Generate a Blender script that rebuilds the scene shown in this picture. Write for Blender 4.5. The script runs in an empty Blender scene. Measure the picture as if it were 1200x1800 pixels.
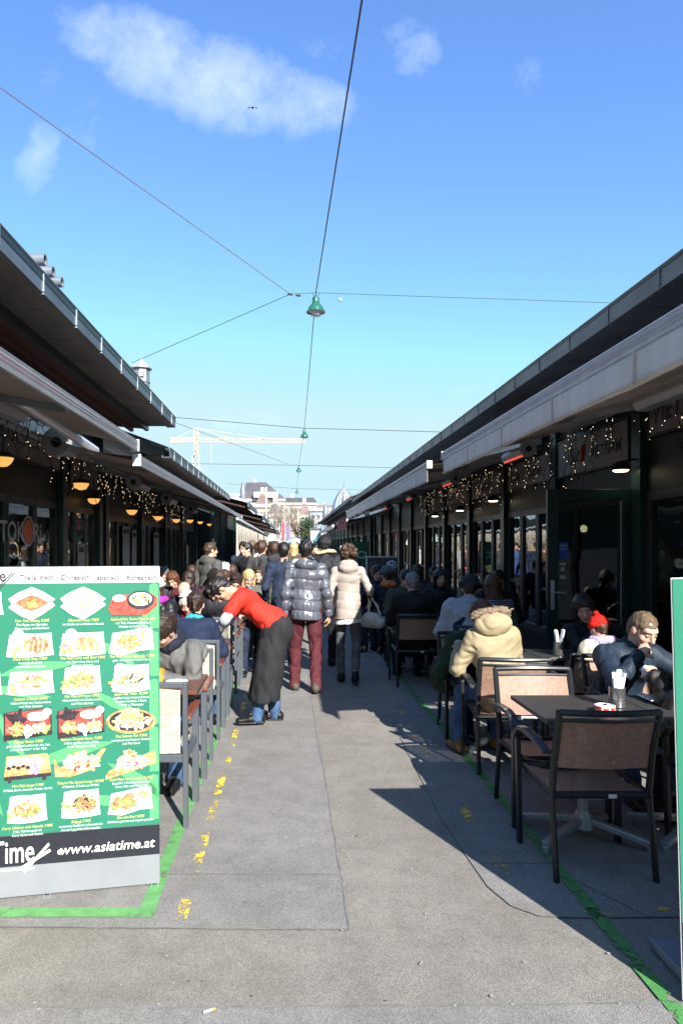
import bpy, bmesh, math, random
import numpy as np
from mathutils import Vector, Matrix, Euler
R = math.radians
sc = bpy.context.scene
col = sc.collection
# ---------------------------------------------------------------- camera
F = 1220.0; VX = 512.0; VY = 958.0; EYE = 1.68
cam = bpy.data.objects.new('camera', bpy.data.cameras.new('camera'))
col.objects.link(cam); sc.camera = cam
cam.location = (0, 0, EYE); cam.rotation_euler = (R(90), 0, 0)
cam.data.sensor_fit = 'VERTICAL'; cam.data.sensor_height = 36
cam.data.lens = 36 * F / 1800
cam.data.shift_x = (600 - VX) / 1800; cam.data.shift_y = (VY - 900) / 1800
cam.data.clip_start = .05; cam.data.clip_end = 3000
# ---------------------------------------------------------------- light
SUN_EL = R(33); SUN_H = Vector((.358, -.934))
sun = bpy.data.objects.new('sun', bpy.data.lights.new('sun', 'SUN'))
col.objects.link(sun)
sun.data.energy = 5.0; sun.data.angle = R(.5); sun.data.color = (1, .955, .88)
sd = Vector((SUN_H.x * math.cos(SUN_EL), SUN_H.y * math.cos(SUN_EL), math.sin(SUN_EL)))
sun.rotation_euler = sd.to_track_quat('Z', 'Y').to_euler()
sun.location = (20, -40, 30)
sc.view_settings.view_transform = 'Standard'; sc.view_settings.look = 'None'
sc.view_settings.exposure = 1.12; sc.view_settings.gamma = 1
world = bpy.data.worlds.new('World'); sc.world = world; world.use_nodes = True
wn = world.node_tree.nodes; wl = world.node_tree.links; wn.clear()
def N(nodes, t, **kw):
    n = nodes.new(t)
    for k, v in kw.items(): setattr(n, k, v)
    return n
def build_world():
    out = N(wn, 'ShaderNodeOutputWorld'); bg = N(wn, 'ShaderNodeBackground')
    bg.inputs[1].default_value = .084
    wl.new(bg.outputs[0], out.inputs[0])
    sky = N(wn, 'ShaderNodeTexSky', sky_type='NISHITA'); sky.sun_disc = False
    sky.sun_elevation = SUN_EL; sky.sun_rotation = math.atan2(SUN_H.x, SUN_H.y)
    sky.altitude = 200; sky.air_density = 1.0; sky.dust_density = .3; sky.ozone_density = 2.0
    gm = N(wn, 'ShaderNodeMix', data_type='RGBA', blend_type='MULTIPLY'); gm.inputs[0].default_value = 1
    gm.inputs[7].default_value = (1.08, 1.40, 1.86, 1)
    wl.new(sky.outputs[0], gm.inputs[6])
    lim = N(wn, 'ShaderNodeMix', data_type='RGBA', blend_type='DARKEN'); lim.inputs[0].default_value = 1; lim.inputs[7].default_value = (3.5, 5.0, 5.6, 1); wl.new(gm.outputs[2], lim.inputs[6])
    tc = N(wn, 'ShaderNodeTexCoord'); sep = N(wn, 'ShaderNodeSeparateXYZ')
    wl.new(tc.outputs['Generated'], sep.inputs[0])
    def m(op, a, b=None, c=None, clamp=False):
        n = N(wn, 'ShaderNodeMath', operation=op, use_clamp=clamp)
        for i, v in enumerate((a, b, c)):
            if v is None: continue
            if isinstance(v, (int, float)): n.inputs[i].default_value = v
            else: wl.new(v, n.inputs[i])
        return n.outputs[0]
    yy = m('MAXIMUM', sep.outputs[1], .02)
    u = m('DIVIDE', sep.outputs[0], yy); v = m('DIVIDE', sep.outputs[2], yy)
    comb = N(wn, 'ShaderNodeCombineXYZ'); wl.new(u, comb.inputs[0]); wl.new(v, comb.inputs[1])
    def noise(scale, detail, rough):
        n = N(wn, 'ShaderNodeTexNoise'); n.inputs['Scale'].default_value = scale
        n.inputs['Detail'].default_value = detail; n.inputs['Roughness'].default_value = rough
        n.inputs['Distortion'].default_value = .25
        wl.new(comb.outputs[0], n.inputs['Vector']); return n.outputs[0]
    n1 = noise(9, 8, .6); n2 = noise(30, 8, .7)
    # cloud banks: centre (u, v), half sizes, tilt, density
    blobs = [(-.27, .735, .085, .045, -.25, .8), (-.19, .70, .10, .07, -.3, 1.05), (-.10, .665, .12, .065, -.2, 1.15), (-.01, .635, .10, .05, -.05, 1.1),
             (.175, .714, .045, .045, -.2, .85), (.052, .715, .05, .03, 0, .35), (.34, .68, .025, .04, .1, .4), (-.365, .56, .035, .05, .5, .8), (-.36, .66, .05, .04, .3, .3),
             (-.30, .605, .06, .05, .3, .35), (.445, .555, .03, .03, 0, .3), (.29, .595, .03, .03, .8, .16), (.23, .225, .16, .016, .09, .3), (-.08, .175, .08, .02, 0, .6), (-.2, .1, .12, .03, 0, .5), (.08, .06, .1, .018, 0, .35)]
    tot = None
    for (cu, cv, su, sv, t, dn) in blobs:
        du = m('SUBTRACT', u, cu); dv = m('SUBTRACT', v, cv)
        dv2 = m('MULTIPLY_ADD', du, -t, dv)
        a = m('DIVIDE', du, su * 1.25); b = m('DIVIDE', dv2, sv * 1.35)
        q = m('ADD', m('MULTIPLY', a, a), m('MULTIPLY', b, b))
        e = m('MULTIPLY', m('SUBTRACT', 1, q, clamp=True), dn)
        tot = e if tot is None else m('MAXIMUM', tot, e)
    nn = m('ADD', m('MULTIPLY', n1, .6), m('MULTIPLY', n2, .4))
    c = m('MULTIPLY_ADD', tot, .95, m('MULTIPLY_ADD', nn, 2.4, -1.5))
    c = m('MULTIPLY', c, m('MULTIPLY', tot, 2.2, clamp=True), clamp=True)
    c = m('MULTIPLY', c, .48)
    mx = N(wn, 'ShaderNodeMix', data_type='RGBA'); wl.new(c, mx.inputs[0])
    wl.new(lim.outputs[2], mx.inputs[6]); mx.inputs[7].default_value = (6.4, 7.2, 7.8, 1)
    wl.new(mx.outputs[2], bg.inputs[0])
build_world()
# ---------------------------------------------------------------- helpers
rnd = random.Random(7)
def P(px, py, Y): return Vector(((px - VX) * Y / F, Y, EYE - (py - VY) * Y / F))
def G(px, py):
    Y = EYE * F / (py - VY); return Vector(((px - VX) * Y / F, Y, 0))
def tag(o, label=None, cat=None, group=None, kind=None):
    if label: o['label'] = label
    if cat: o['category'] = cat
    if group: o['group'] = group
    if kind: o['kind'] = kind
    return o
def root(name, loc, label, cat, group=None, rz=0):
    o = bpy.data.objects.new(name, None); col.objects.link(o)
    o.location = loc; o.rotation_euler = (0, 0, rz); o.empty_display_size = .1
    return tag(o, label, cat, group)
def link(name, me, mats=None, parent=None, world_coords=False, smooth=False):
    o = bpy.data.objects.new(name, me); col.objects.link(o)
    if mats is not None:
        for m in (mats if isinstance(mats, (list, tuple)) else [mats]): me.materials.append(m)
    if parent:
        o.parent = parent
        if world_coords: o.location = -Vector(parent.location)
    if smooth: me.polygons.foreach_set('use_smooth', [True] * len(me.polygons))
    return o
CH = {}
def copy_tree(o, parent=None):
    c = o.copy(); col.objects.link(c)
    if parent: c.parent = parent
    for ch in o.children: copy_tree(ch, c)
    return c
class MB:
    """collects simple solids into one mesh"""
    def __init__(s): s.v = []; s.f = []; s.m = []; s.mi = 0
    def add(s, vs, fs):
        b = len(s.v); s.v += [tuple(v) for v in vs]
        s.f += [tuple(i + b for i in f) for f in fs]; s.m += [s.mi] * len(fs)
    def mat(s, i): s.mi = i; return s
    def box(s, x0, x1, y0, y1, z0, z1):
        if x0 > x1: x0, x1 = x1, x0
        if y0 > y1: y0, y1 = y1, y0
        s.add([(x0,y0,z0),(x1,y0,z0),(x1,y1,z0),(x0,y1,z0),(x0,y0,z1),(x1,y0,z1),(x1,y1,z1),(x0,y1,z1)],
              [(0,3,2,1),(4,5,6,7),(0,1,5,4),(1,2,6,5),(2,3,7,6),(3,0,4,7)]); return s
    def obox(s, c, size, rot):
        M = Euler(rot).to_matrix(); c = Vector(c); hx, hy, hz = [k / 2 for k in size]
        vs = [c + M @ Vector(p) for p in [(-hx,-hy,-hz),(hx,-hy,-hz),(hx,hy,-hz),(-hx,hy,-hz),(-hx,-hy,hz),(hx,-hy,hz),(hx,hy,hz),(-hx,hy,hz)]]
        s.add(vs, [(0,3,2,1),(4,5,6,7),(0,1,5,4),(1,2,6,5),(2,3,7,6),(3,0,4,7)]); return s
    def beam(s, p, q, w, h, side=None):
        p = Vector(p); q = Vector(q); d = (q - p).normalized()
        a = Vector(side) if side else (Vector((0,0,1)) if abs(d.z) < .9 else Vector((0,1,0)))
        b = d.cross(a).normalized(); a = b.cross(d).normalized()
        vs = []
        for e in (p, q):
            for (i, j) in ((-1,-1),(1,-1),(1,1),(-1,1)): vs.append(e + b * (i*w/2) + a * (j*h/2))
        s.add(vs, [(0,1,2,3),(7,6,5,4),(0,4,5,1),(1,5,6,2),(2,6,7,3),(3,7,4,0)]); return s
    def tube(s, pts, r, n=8, r2=None, cap=True):
        pts = [Vector(p) for p in pts]; k = len(pts); ref = None; rings = []
        for i, p in enumerate(pts):
            d = (pts[min(i+1,k-1)] - pts[max(i-1,0)]).normalized()
            if ref is None: ref = Vector((0,0,1)) if abs(d.z) < .9 else Vector((1,0,0))
            b = d.cross(ref).normalized(); a = b.cross(d).normalized(); ref = a
            rr = r if r2 is None else r + (r2 - r) * i / (k - 1)
            if isinstance(r, (list, tuple)): rr = r[i]
            rings.append([p + (b * math.cos(2*math.pi*j/n) + a * math.sin(2*math.pi*j/n)) * rr for j in range(n)])
        vs = [v for rg in rings for v in rg]; fs = []
        for i in range(k - 1):
            for j in range(n):
                fs.append((i*n+j, i*n+(j+1)%n, (i+1)*n+(j+1)%n, (i+1)*n+j))
        if cap: fs.append(tuple(reversed(range(n)))); fs.append(tuple((k-1)*n+j for j in range(n)))
        s.add(vs, fs); return s
    def lathe(s, prof, c=(0,0,0), n=24, axis='Z', a0=0, a1=2*math.pi, close=True):
        c = Vector(c); vs = []; full = abs(a1 - a0 - 2*math.pi) < 1e-6; m = n if full else n + 1
        for (r, z) in prof:
            for j in range(m):
                a = a0 + (a1 - a0) * j / n
                x, y = r * math.cos(a), r * math.sin(a)
                vs.append(c + (Vector((x, y, z)) if axis == 'Z' else Vector((x, z, y)) if axis == 'Y' else Vector((z, x, y))))
        fs = []
        for i in range(len(prof) - 1):
            for j in range(n):
                j2 = (j + 1) % m
                fs.append((i*m+j, i*m+j2, (i+1)*m+j2, (i+1)*m+j))
        s.add(vs, fs); return s
    def poly(s, pts): s.add(pts, [tuple(range(len(pts)))]); return s
    def slab(s, pts, off):
        """polygon given a thickness vector"""
        off = Vector(off); n = len(pts); pts = [Vector(p) for p in pts]
        fs = [tuple(range(n)), tuple(reversed([i + n for i in range(n)]))]
        for i in range(n): j = (i + 1) % n; fs.append((i, i + n, j + n, j))
        s.add(pts + [p + off for p in pts], fs); return s
    def ball(s, c, r, n=8, sq=(1,1,1)):
        c = Vector(c); m = max(3, n // 2); vs = [c + Vector((0,0,-r*sq[2]))]
        for i in range(1, m):
            a = -math.pi/2 + math.pi * i / m
            for j in range(n):
                b = 2*math.pi*j/n
                vs.append(c + Vector((r*math.cos(a)*math.cos(b)*sq[0], r*math.cos(a)*math.sin(b)*sq[1], r*math.sin(a)*sq[2])))
        vs.append(c + Vector((0,0,r*sq[2]))); L = len(vs) - 1; fs = []
        for j in range(n): fs.append((0, 1+(j+1)%n, 1+j)); fs.append((L, L-n+j, L-n+(j+1)%n))
        for i in range(m - 2):
            for j in range(n):
                a = 1 + i*n; fs.append((a+j, a+(j+1)%n, a+n+(j+1)%n, a+n+j))
        s.add(vs, fs); return s
    def mesh(s, name='mesh', fix=True):
        me = bpy.data.meshes.new(name); me.from_pydata(s.v, [], s.f); me.update()
        if any(s.m): me.polygons.foreach_set('material_index', s.m)
        if fix:
            bm = bmesh.new(); bm.from_mesh(me); bmesh.ops.recalc_face_normals(bm, faces=bm.faces[:]); bm.to_mesh(me); bm.free()
        return me
    def build(s, name, mats, parent=None, wc=True, smooth=False, bevel=0):
        o = link(name, s.mesh(name), mats, parent, wc, smooth)
        if smooth:
            try: o.data.set_sharp_from_angle(angle=R(40))
            except Exception: pass
        if bevel:
            b = o.modifiers.new('b', 'BEVEL'); b.width = bevel; b.segments = 2; b.limit_method = 'ANGLE'; b.angle_limit = R(50)
            b.harden_normals = False
        return o
def text_mesh(items, ext=.001):
    """items: (string, size, Matrix world placement, shear, align). returns one mesh holding all the words"""
    vs = []; fs = []
    for (t, size, M, shear, align, sx) in items:
        cu = bpy.data.curves.new('t', 'FONT'); cu.body = t; cu.size = size; cu.shear = shear; cu.align_x = align
        cu.extrude = 0; cu.resolution_u = 3; cu.offset = size * .012 if shear < .2 and size > .03 else 0
        ob = bpy.data.objects.new('t', cu); col.objects.link(ob)
        dg = bpy.context.evaluated_depsgraph_get(); me = bpy.data.meshes.new_from_object(ob.evaluated_get(dg))
        b = len(vs)
        vs += [tuple(M @ Vector((v.co.x * sx, v.co.y, 0))) for v in me.vertices]
        fs += [tuple(i + b for i in p.vertices) for p in me.polygons]
        bpy.data.objects.remove(ob); bpy.data.curves.remove(cu); bpy.data.meshes.remove(me)
    me = bpy.data.meshes.new('lettering'); me.from_pydata(vs, [], fs); me.update(); return me
# ---------------------------------------------------------------- materials
MATS = {}
def mat(name, c, rough=.6, metal=0., spec=.5, var=.12, vs=6., bump=0., bs=120., stretch=(1,1,1), emit=0., coat=0., sheen=0., detail=5, c2=None, alpha=None):
    if name in MATS: return MATS[name]
    m = bpy.data.materials.new(name); m.use_nodes = True; MATS[name] = m
    n = m.node_tree.nodes; l = m.node_tree.links; b = n['Principled BSDF']
    b.inputs['Roughness'].default_value = rough; b.inputs['Metallic'].default_value = metal
    b.inputs['Specular IOR Level'].default_value = spec
    b.inputs['Coat Weight'].default_value = coat; b.inputs['Sheen Weight'].default_value = sheen
    tc = N(n, 'ShaderNodeTexCoord'); mp = N(n, 'ShaderNodeMapping'); mp.inputs['Scale'].default_value = stretch
    l.new(tc.outputs['Object'], mp.inputs[0])
    nt = N(n, 'ShaderNodeTexNoise'); nt.inputs['Scale'].default_value = vs; nt.inputs['Detail'].default_value = detail; nt.inputs['Roughness'].default_value = .6
    l.new(mp.outputs[0], nt.inputs['Vector'])
    rp = N(n, 'ShaderNodeValToRGB'); rp.color_ramp.elements[0].position = .3; rp.color_ramp.elements[1].position = .7
    lo = [max(0, x * (1 - var)) for x in c]; hi = [x * (1 + var) for x in (c2 or c)]
    rp.color_ramp.elements[0].color = (*lo, 1); rp.color_ramp.elements[1].color = (*hi, 1)
    l.new(nt.outputs[0], rp.inputs[0]); l.new(rp.outputs[0], b.inputs['Base Color'])
    if bump:
        nb = N(n, 'ShaderNodeTexNoise'); nb.inputs['Scale'].default_value = bs; nb.inputs['Detail'].default_value = 4
        l.new(mp.outputs[0], nb.inputs['Vector'])
        bp = N(n, 'ShaderNodeBump'); bp.inputs['Strength'].default_value = bump; bp.inputs['Distance'].default_value = .01
        l.new(nb.outputs[0], bp.inputs['Height']); l.new(bp.outputs[0], b.inputs['Normal'])
    if emit:
        b.inputs['Emission Color'].default_value = (*c, 1); b.inputs['Emission Strength'].default_value = emit
    if alpha is not None: b.inputs['Alpha'].default_value = alpha
    return m
def mesh_mat(name, c, scale=(220, 220), hole=.25, rough=.55, c2=None):
    """woven sling fabric with small see-through holes"""
    if name in MATS: return MATS[name]
    m = mat(name, c, rough, var=.15, vs=40, c2=c2); n = m.node_tree.nodes; l = m.node_tree.links; b = n['Principled BSDF']
    tc = N(n, 'ShaderNodeTexCoord'); sp = N(n, 'ShaderNodeSeparateXYZ'); l.new(tc.outputs['Object'], sp.inputs[0])
    def mm(op, a, v):
        k = N(n, 'ShaderNodeMath', operation=op)
        for i, q in enumerate((a, v)):
            if q is None: continue
            if isinstance(q, (int, float)): k.inputs[i].default_value = q
            else: l.new(q, k.inputs[i])
        return k.outputs[0]
    yz = mm('ADD', sp.outputs[1], sp.outputs[2])
    a = mm('SINE', mm('MULTIPLY', mm('ADD', sp.outputs[0], yz), scale[0]), None)
    d = mm('SINE', mm('MULTIPLY', mm('SUBTRACT', sp.outputs[0], yz), scale[1]), None)
    h = mm('GREATER_THAN', mm('MULTIPLY', a, d), 1 - hole * 1.6)
    inv = mm('SUBTRACT', 1, h); l.new(inv, b.inputs['Alpha'])
    return m
def glass_mat(name, tint=(.25,.28,.27), base=.16, rough=.015):
    m = bpy.data.materials.new(name); m.use_nodes = True; n = m.node_tree.nodes; l = m.node_tree.links; n.clear()
    o = N(n, 'ShaderNodeOutputMaterial'); mx = N(n, 'ShaderNodeMixShader'); g = N(n, 'ShaderNodeBsdfGlossy'); t = N(n, 'ShaderNodeBsdfTransparent')
    g.inputs['Roughness'].default_value = rough; g.inputs['Color'].default_value = (.9,.93,.93,1); t.inputs[0].default_value = (*tint, 1)
    lw = N(n, 'ShaderNodeFresnel'); lw.inputs[0].default_value = 1.5
    ad = N(n, 'ShaderNodeMath', operation='ADD', use_clamp=True); ad.inputs[1].default_value = base; l.new(lw.outputs[0], ad.inputs[0])
    tc = N(n, 'ShaderNodeTexCoord'); nt = N(n, 'ShaderNodeTexNoise'); nt.inputs['Scale'].default_value = 1.5; l.new(tc.outputs['Object'], nt.inputs['Vector'])
    bp = N(n, 'ShaderNodeBump'); bp.inputs['Strength'].default_value = .06; bp.inputs['Distance'].default_value = .1; l.new(nt.outputs[0], bp.inputs['Height']); l.new(bp.outputs[0], g.inputs['Normal'])
    l.new(ad.outputs[0], mx.inputs[0]); l.new(t.outputs[0], mx.inputs[1]); l.new(g.outputs[0], mx.inputs[2]); l.new(mx.outputs[0], o.inputs[0])
    return m
def asphalt(name, c, c2):
    m = bpy.data.materials.new(name); m.use_nodes = True; n = m.node_tree.nodes; l = m.node_tree.links; b = n['Principled BSDF']
    b.inputs['Roughness'].default_value = .85; b.inputs['Specular IOR Level'].default_value = .3
    tc = N(n, 'ShaderNodeTexCoord')
    def nz(scale, det, rough=.6):
        k = N(n, 'ShaderNodeTexNoise'); k.inputs['Scale'].default_value = scale; k.inputs['Detail'].default_value = det; k.inputs['Roughness'].default_value = rough
        l.new(tc.outputs['Object'], k.inputs['Vector']); return k.outputs[0]
    def ramp(src, p0, c0, p1, c1):
        r = N(n, 'ShaderNodeValToRGB'); r.color_ramp.elements[0].position = p0; r.color_ramp.elements[1].position = p1
        r.color_ramp.elements[0].color = (*c0, 1); r.color_ramp.elements[1].color = (*c1, 1); l.new(src, r.inputs[0]); return r.outputs[0]
    def mixm(a, b_, fac, mode='MULTIPLY'):
        k = N(n, 'ShaderNodeMix', data_type='RGBA', blend_type=mode); k.inputs[0].default_value = fac; l.new(a, k.inputs[6]); l.new(b_, k.inputs[7]); return k.outputs[2]
    base = ramp(nz(.9, 6), .3, c, .7, c2)
    vo = N(n, 'ShaderNodeTexVoronoi'); vo.inputs['Scale'].default_value = 260; l.new(tc.outputs['Object'], vo.inputs['Vector'])
    bw = N(n, 'ShaderNodeRGBToBW'); l.new(vo.outputs['Color'], bw.inputs[0])
    x = mixm(base, ramp(bw.outputs[0], .2, (.70,)*3, .85, (1.28,1.27,1.25)), 1)
    vo2 = N(n, 'ShaderNodeTexVoronoi'); vo2.inputs['Scale'].default_value = 60; l.new(tc.outputs['Object'], vo2.inputs['Vector'])
    x = mixm(x, ramp(vo2.outputs['Distance'], .03, (1.5,1.48,1.42), .12, (1,1,1)), .55)
    x = mixm(x, ramp(nz(5.5, 8, .7), .36, (.86,.86,.86), .6, (1.05,1.05,1.05)), .9)
    x = mixm(x, ramp(nz(17, 3), .27, (.6,.6,.6), .33, (1,1,1)), .55)
    x = mixm(x, ramp(nz(1.6, 5, .65), .36, (.89,.885,.88), .56, (1.03,1.03,1.03)), .9)
    l.new(x, b.inputs['Base Color'])
    bp = N(n, 'ShaderNodeBump'); bp.inputs['Strength'].default_value = .5; bp.inputs['Distance'].default_value = .004
    l.new(vo.outputs['Distance'], bp.inputs['Height']); l.new(bp.outputs[0], b.inputs['Normal'])
    return m
def worn_paint(name, c, cover, scale=9., fine=60.):
    """painted line whose missing flakes let the asphalt below show"""
    m = mat(name, c, .6, var=.18, vs=14, bump=.3, bs=160); n = m.node_tree.nodes; l = m.node_tree.links; b = n['Principled BSDF']
    tc = N(n, 'ShaderNodeTexCoord')
    def nz(s, d):
        k = N(n, 'ShaderNodeTexNoise'); k.inputs['Scale'].default_value = s; k.inputs['Detail'].default_value = d; k.inputs['Roughness'].default_value = .7
        l.new(tc.outputs['Object'], k.inputs['Vector']); return k.outputs[0]
    a = N(n, 'ShaderNodeMath', operation='MULTIPLY_ADD'); a.inputs[1].default_value = .62; l.new(nz(scale, 5 if scale < 5 else 3), a.inputs[0])
    k2 = N(n, 'ShaderNodeMath', operation='MULTIPLY'); k2.inputs[1].default_value = .38; l.new(nz(fine, 5), k2.inputs[0]); l.new(k2.outputs[0], a.inputs[2])
    r = N(n, 'ShaderNodeValToRGB'); r.color_ramp.elements[0].position = 1 - cover - .02; r.color_ramp.elements[1].position = 1 - cover + .02
    l.new(a.outputs[0], r.inputs[0]); l.new(r.outputs[0], b.inputs['Alpha'])
    return m
FRAME = mat('grey_window_frame', (.045,.048,.048), .4, var=.3)
GREEN = mat('dark_green_paint', (.008,.034,.029), .35, var=.25, vs=5)
GREEN2 = mat('dark_green_board', (.004,.012,.011), .5, var=.3, vs=3)
BLACKISH = mat('dark_frame', (.012,.014,.014), .4, var=.2)
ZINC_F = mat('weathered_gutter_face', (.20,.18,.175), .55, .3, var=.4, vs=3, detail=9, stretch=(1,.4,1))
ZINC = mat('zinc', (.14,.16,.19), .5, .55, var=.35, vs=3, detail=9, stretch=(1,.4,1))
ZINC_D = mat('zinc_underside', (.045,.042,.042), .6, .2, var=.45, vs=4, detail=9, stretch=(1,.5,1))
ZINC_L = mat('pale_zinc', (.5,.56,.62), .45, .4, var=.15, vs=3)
WOOD_D = mat('dark_red_timber', (.045,.013,.009), .6, var=.5, vs=5, stretch=(4,.3,4))
WOOD_B = mat('brown_board', (.11,.055,.03), .6, var=.4, vs=5, stretch=(4,.3,4))
ALU = mat('aluminium', (.62,.64,.67), .35, .6, var=.08)
ALU_W = mat('white_coated_bar', (.55,.58,.64), .35, .2, var=.1)
CANVAS = mat('beige_canvas', (.78,.68,.59), .85, var=.10, vs=2.5, detail=8, bump=.1, bs=400, stretch=(1,3,.6))
CANVAS_G = mat('grey_canvas', (.27,.23,.20), .85, var=.15, vs=2, detail=8)
HEAT_W = mat('heater_shell', (.32,.33,.35), .4, .3, var=.15)
HEAT_R = mat('glowing_heater_tube', (1,.09,.03), .4, emit=.4, var=0)
RED_AW = mat('red_canvas', (.25,.012,.03), .8)
PANE = glass_mat('window_glass', (.3,.33,.32), .22)
PANE_D = glass_mat('dark_window_glass', (.12,.14,.14), .2)
BULB = mat('fairy_bulb', (1,.74,.46), .4, emit=1.4, var=0)
CABLE = mat('dark_cable', (.012,.012,.012), .6, var=0)
LAMP_Y = mat('lit_amber_glass', (1,.46,.11), .4, emit=.5, var=.12, vs=10)
LAMP_W = mat('lit_lamp_lens', (1,.8,.5), .3, emit=3.2, var=0)
WHITE = mat('white_plastic', (.75,.76,.77), .4, var=.04)
BLACK = mat('black_plastic', (.012,.012,.013), .4, var=.1)
SIGNW = mat('grey_signboard', (.22,.20,.19), .6, var=.25, vs=5, detail=8)
SIGNT = mat('black_letter_paint', (.02,.018,.016), .6, var=0)
REDP = mat('red_paint', (.5,.03,.02), .5, var=.1)
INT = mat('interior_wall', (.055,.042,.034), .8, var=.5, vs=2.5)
# ---------------------------------------------------------------- ground
def flat(name, pts, z, m, kind='structure'):
    b = MB(); b.poly([(p[0], p[1], z) for p in pts]); o = b.build(name, m, None, False); return tag(o, kind=kind)
ASP = asphalt('asphalt_lane', (.222,.206,.184), (.268,.248,.222)); ASP2 = asphalt('asphalt_patch', (.218,.211,.20), (.255,.246,.234))
ASP3 = asphalt('asphalt_front', (.228,.219,.206), (.258,.248,.234))
SEAM = mat('seam_tar', (.18,.175,.168), .8, var=.35, vs=9)
o = flat('ground', [(-900,-60),(900,-60),(900,1500),(-900,1500)], 0, ASP)
wob = lambda a, s: .004 * math.sin(a * 3.1 + s) + .003 * math.sin(a * 9.7 + s * 2)
def edge_line(p, q, s, n=24):
    p = Vector(p); q = Vector(q); d = (q - p); nn = Vector((-d.y, d.x)).normalized()
    return [p + d * i / n + nn * wob((p + d * i / n).length, s) for i in range(n + 1)]
def strip(line, w):
    L = []; Rr = []
    for i, p in enumerate(line):
        d = (line[min(i+1, len(line)-1)] - line[max(i-1, 0)]).normalized(); nn = Vector((-d.y, d.x))
        ww = w * .7 * (.6 + .4 * abs(math.sin(i * 1.7 + w * 900)))
        L.append(p + nn * ww); Rr.append(p - nn * ww)
    return L + Rr[::-1]
curve_r = [Vector(p) for p in [(3.6,3.13),(2.4,3.14),(1.35,3.12),(1.12,3.13),(1.02,3.22),(.965,3.4),(.94,3.8),(.92,4.3),(.93,5),(.95,6),(.96,8),(.95,12),(.96,24)]]
pl = edge_line((.25,3.02),(.25,3.52),1,6) + edge_line((.255,3.52),(.22,7),2)[1:] + edge_line((.22,7),(.24,26),3)[1:]
flat('asphalt_patch', [(-3.2,3.06)] + [tuple(p) for p in edge_line((-3.1,3.06),(.25,3.02),4)] + [tuple(p) for p in pl] + [(-3.2,26)], .004, ASP2)
flat('asphalt_patch', [tuple(p) for p in curve_r] + [(3.6,24)], .004, ASP2)
flat('asphalt_patch', [(-4,1.2),(4,1.2)] + [tuple(p) for p in edge_line((4,2.56),(-4,2.49),7)], .004, ASP3)
sb = MB()
for (ln, w) in ((edge_line((-3.1,3.06),(.25,3.02),4), .007), (pl, .008), (edge_line((-3,3.54),(.25,3.53),5), .006), (curve_r, .006),
                (edge_line((.98,3.66),(3.5,3.66),6), .006), (edge_line((4,2.56),(-4,2.49),7), .007), (edge_line((-3,7.2),(.22,7.15),8), .005), (edge_line((1.62,3.1),(1.35,3.6),8,8), .005)):
    pts = strip(ln, w); n = len(pts) // 2
    for i in range(n - 1):
        a, b_, c, d = pts[i], pts[i+1], pts[2*n-2-i], pts[2*n-1-i]
        sb.poly([(q.x, q.y, .007) for q in (a, b_, c, d)])
tag(sb.build('pavement_seam', SEAM, None, False), kind='structure')
GP = worn_paint('green_line_paint', (.12,.33,.11), .60, 9, 60); GP2 = worn_paint('worn_green_line_paint', (.08,.26,.075), .54, 8, 55)
YP = worn_paint('yellow_line_paint', (.78,.55,.06), .468, 7, 85); YP2 = worn_paint('faded_yellow_line_paint', (.72,.5,.06), .43, 3, 70)
def ribbon(name, x0, x1, y0, y1, m, z=.0085):
    b = MB(); n = max(2, int((y1 - y0) / .25))
    for i in range(n):
        a = y0 + (y1 - y0) * i / n; c = y0 + (y1 - y0) * (i + 1) / n
        b.poly([(x0 + wob(a, 1) * .6, a, z), (x1 + wob(a, 4) * .6, a, z), (x1 + wob(c, 4) * .6, c, z), (x0 + wob(c, 1) * .6, c, z)])
    return tag(b.build(name, m, None, False), kind='structure')
ribbon('green_line', -.695, -.625, 3.12, 30, GP); ribbon('green_line', -3.2, -.70, 3.12, 3.20, GP)
ribbon('green_line', 1.35, 1.415, 1.5, 30, GP2)
ribbon('yellow_line', -.52, -.47, 3.1, 16, YP); ribbon('yellow_line', -.70, -.46, 3.035, 3.075, YP2, .0085)
ribbon('yellow_line', 1.055, 1.12, 3.2, 20, YP2); ribbon('yellow_line', 1.12, 2.5, 3.12, 3.2, YP2)
# paint flakes and chewing gum specks
gum = mat('trodden_gum', (.33,.32,.30), .8, var=.2); dirt = mat('dark_grit', (.07,.065,.06), .9, var=.3); gb = MB()
for i in range(150):
    gb.mat(0 if i % 4 else 1)
    x = rnd.uniform(-1.3, 1.5); y = 2.5 + rnd.random() ** 2 * 7; r = rnd.uniform(.002, .008)
    gb.poly([(x + r * math.cos(a) * rnd.uniform(.7, 1.2), y + r * math.sin(a) * rnd.uniform(.7, 1.2), .0095) for a in [k * math.pi / 4 for k in range(8)]])
tag(gb.build('gum_spots', [gum, dirt], None, False), kind='stuff', label='pale trodden gum spots and grit on the asphalt', cat='litter')
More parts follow.
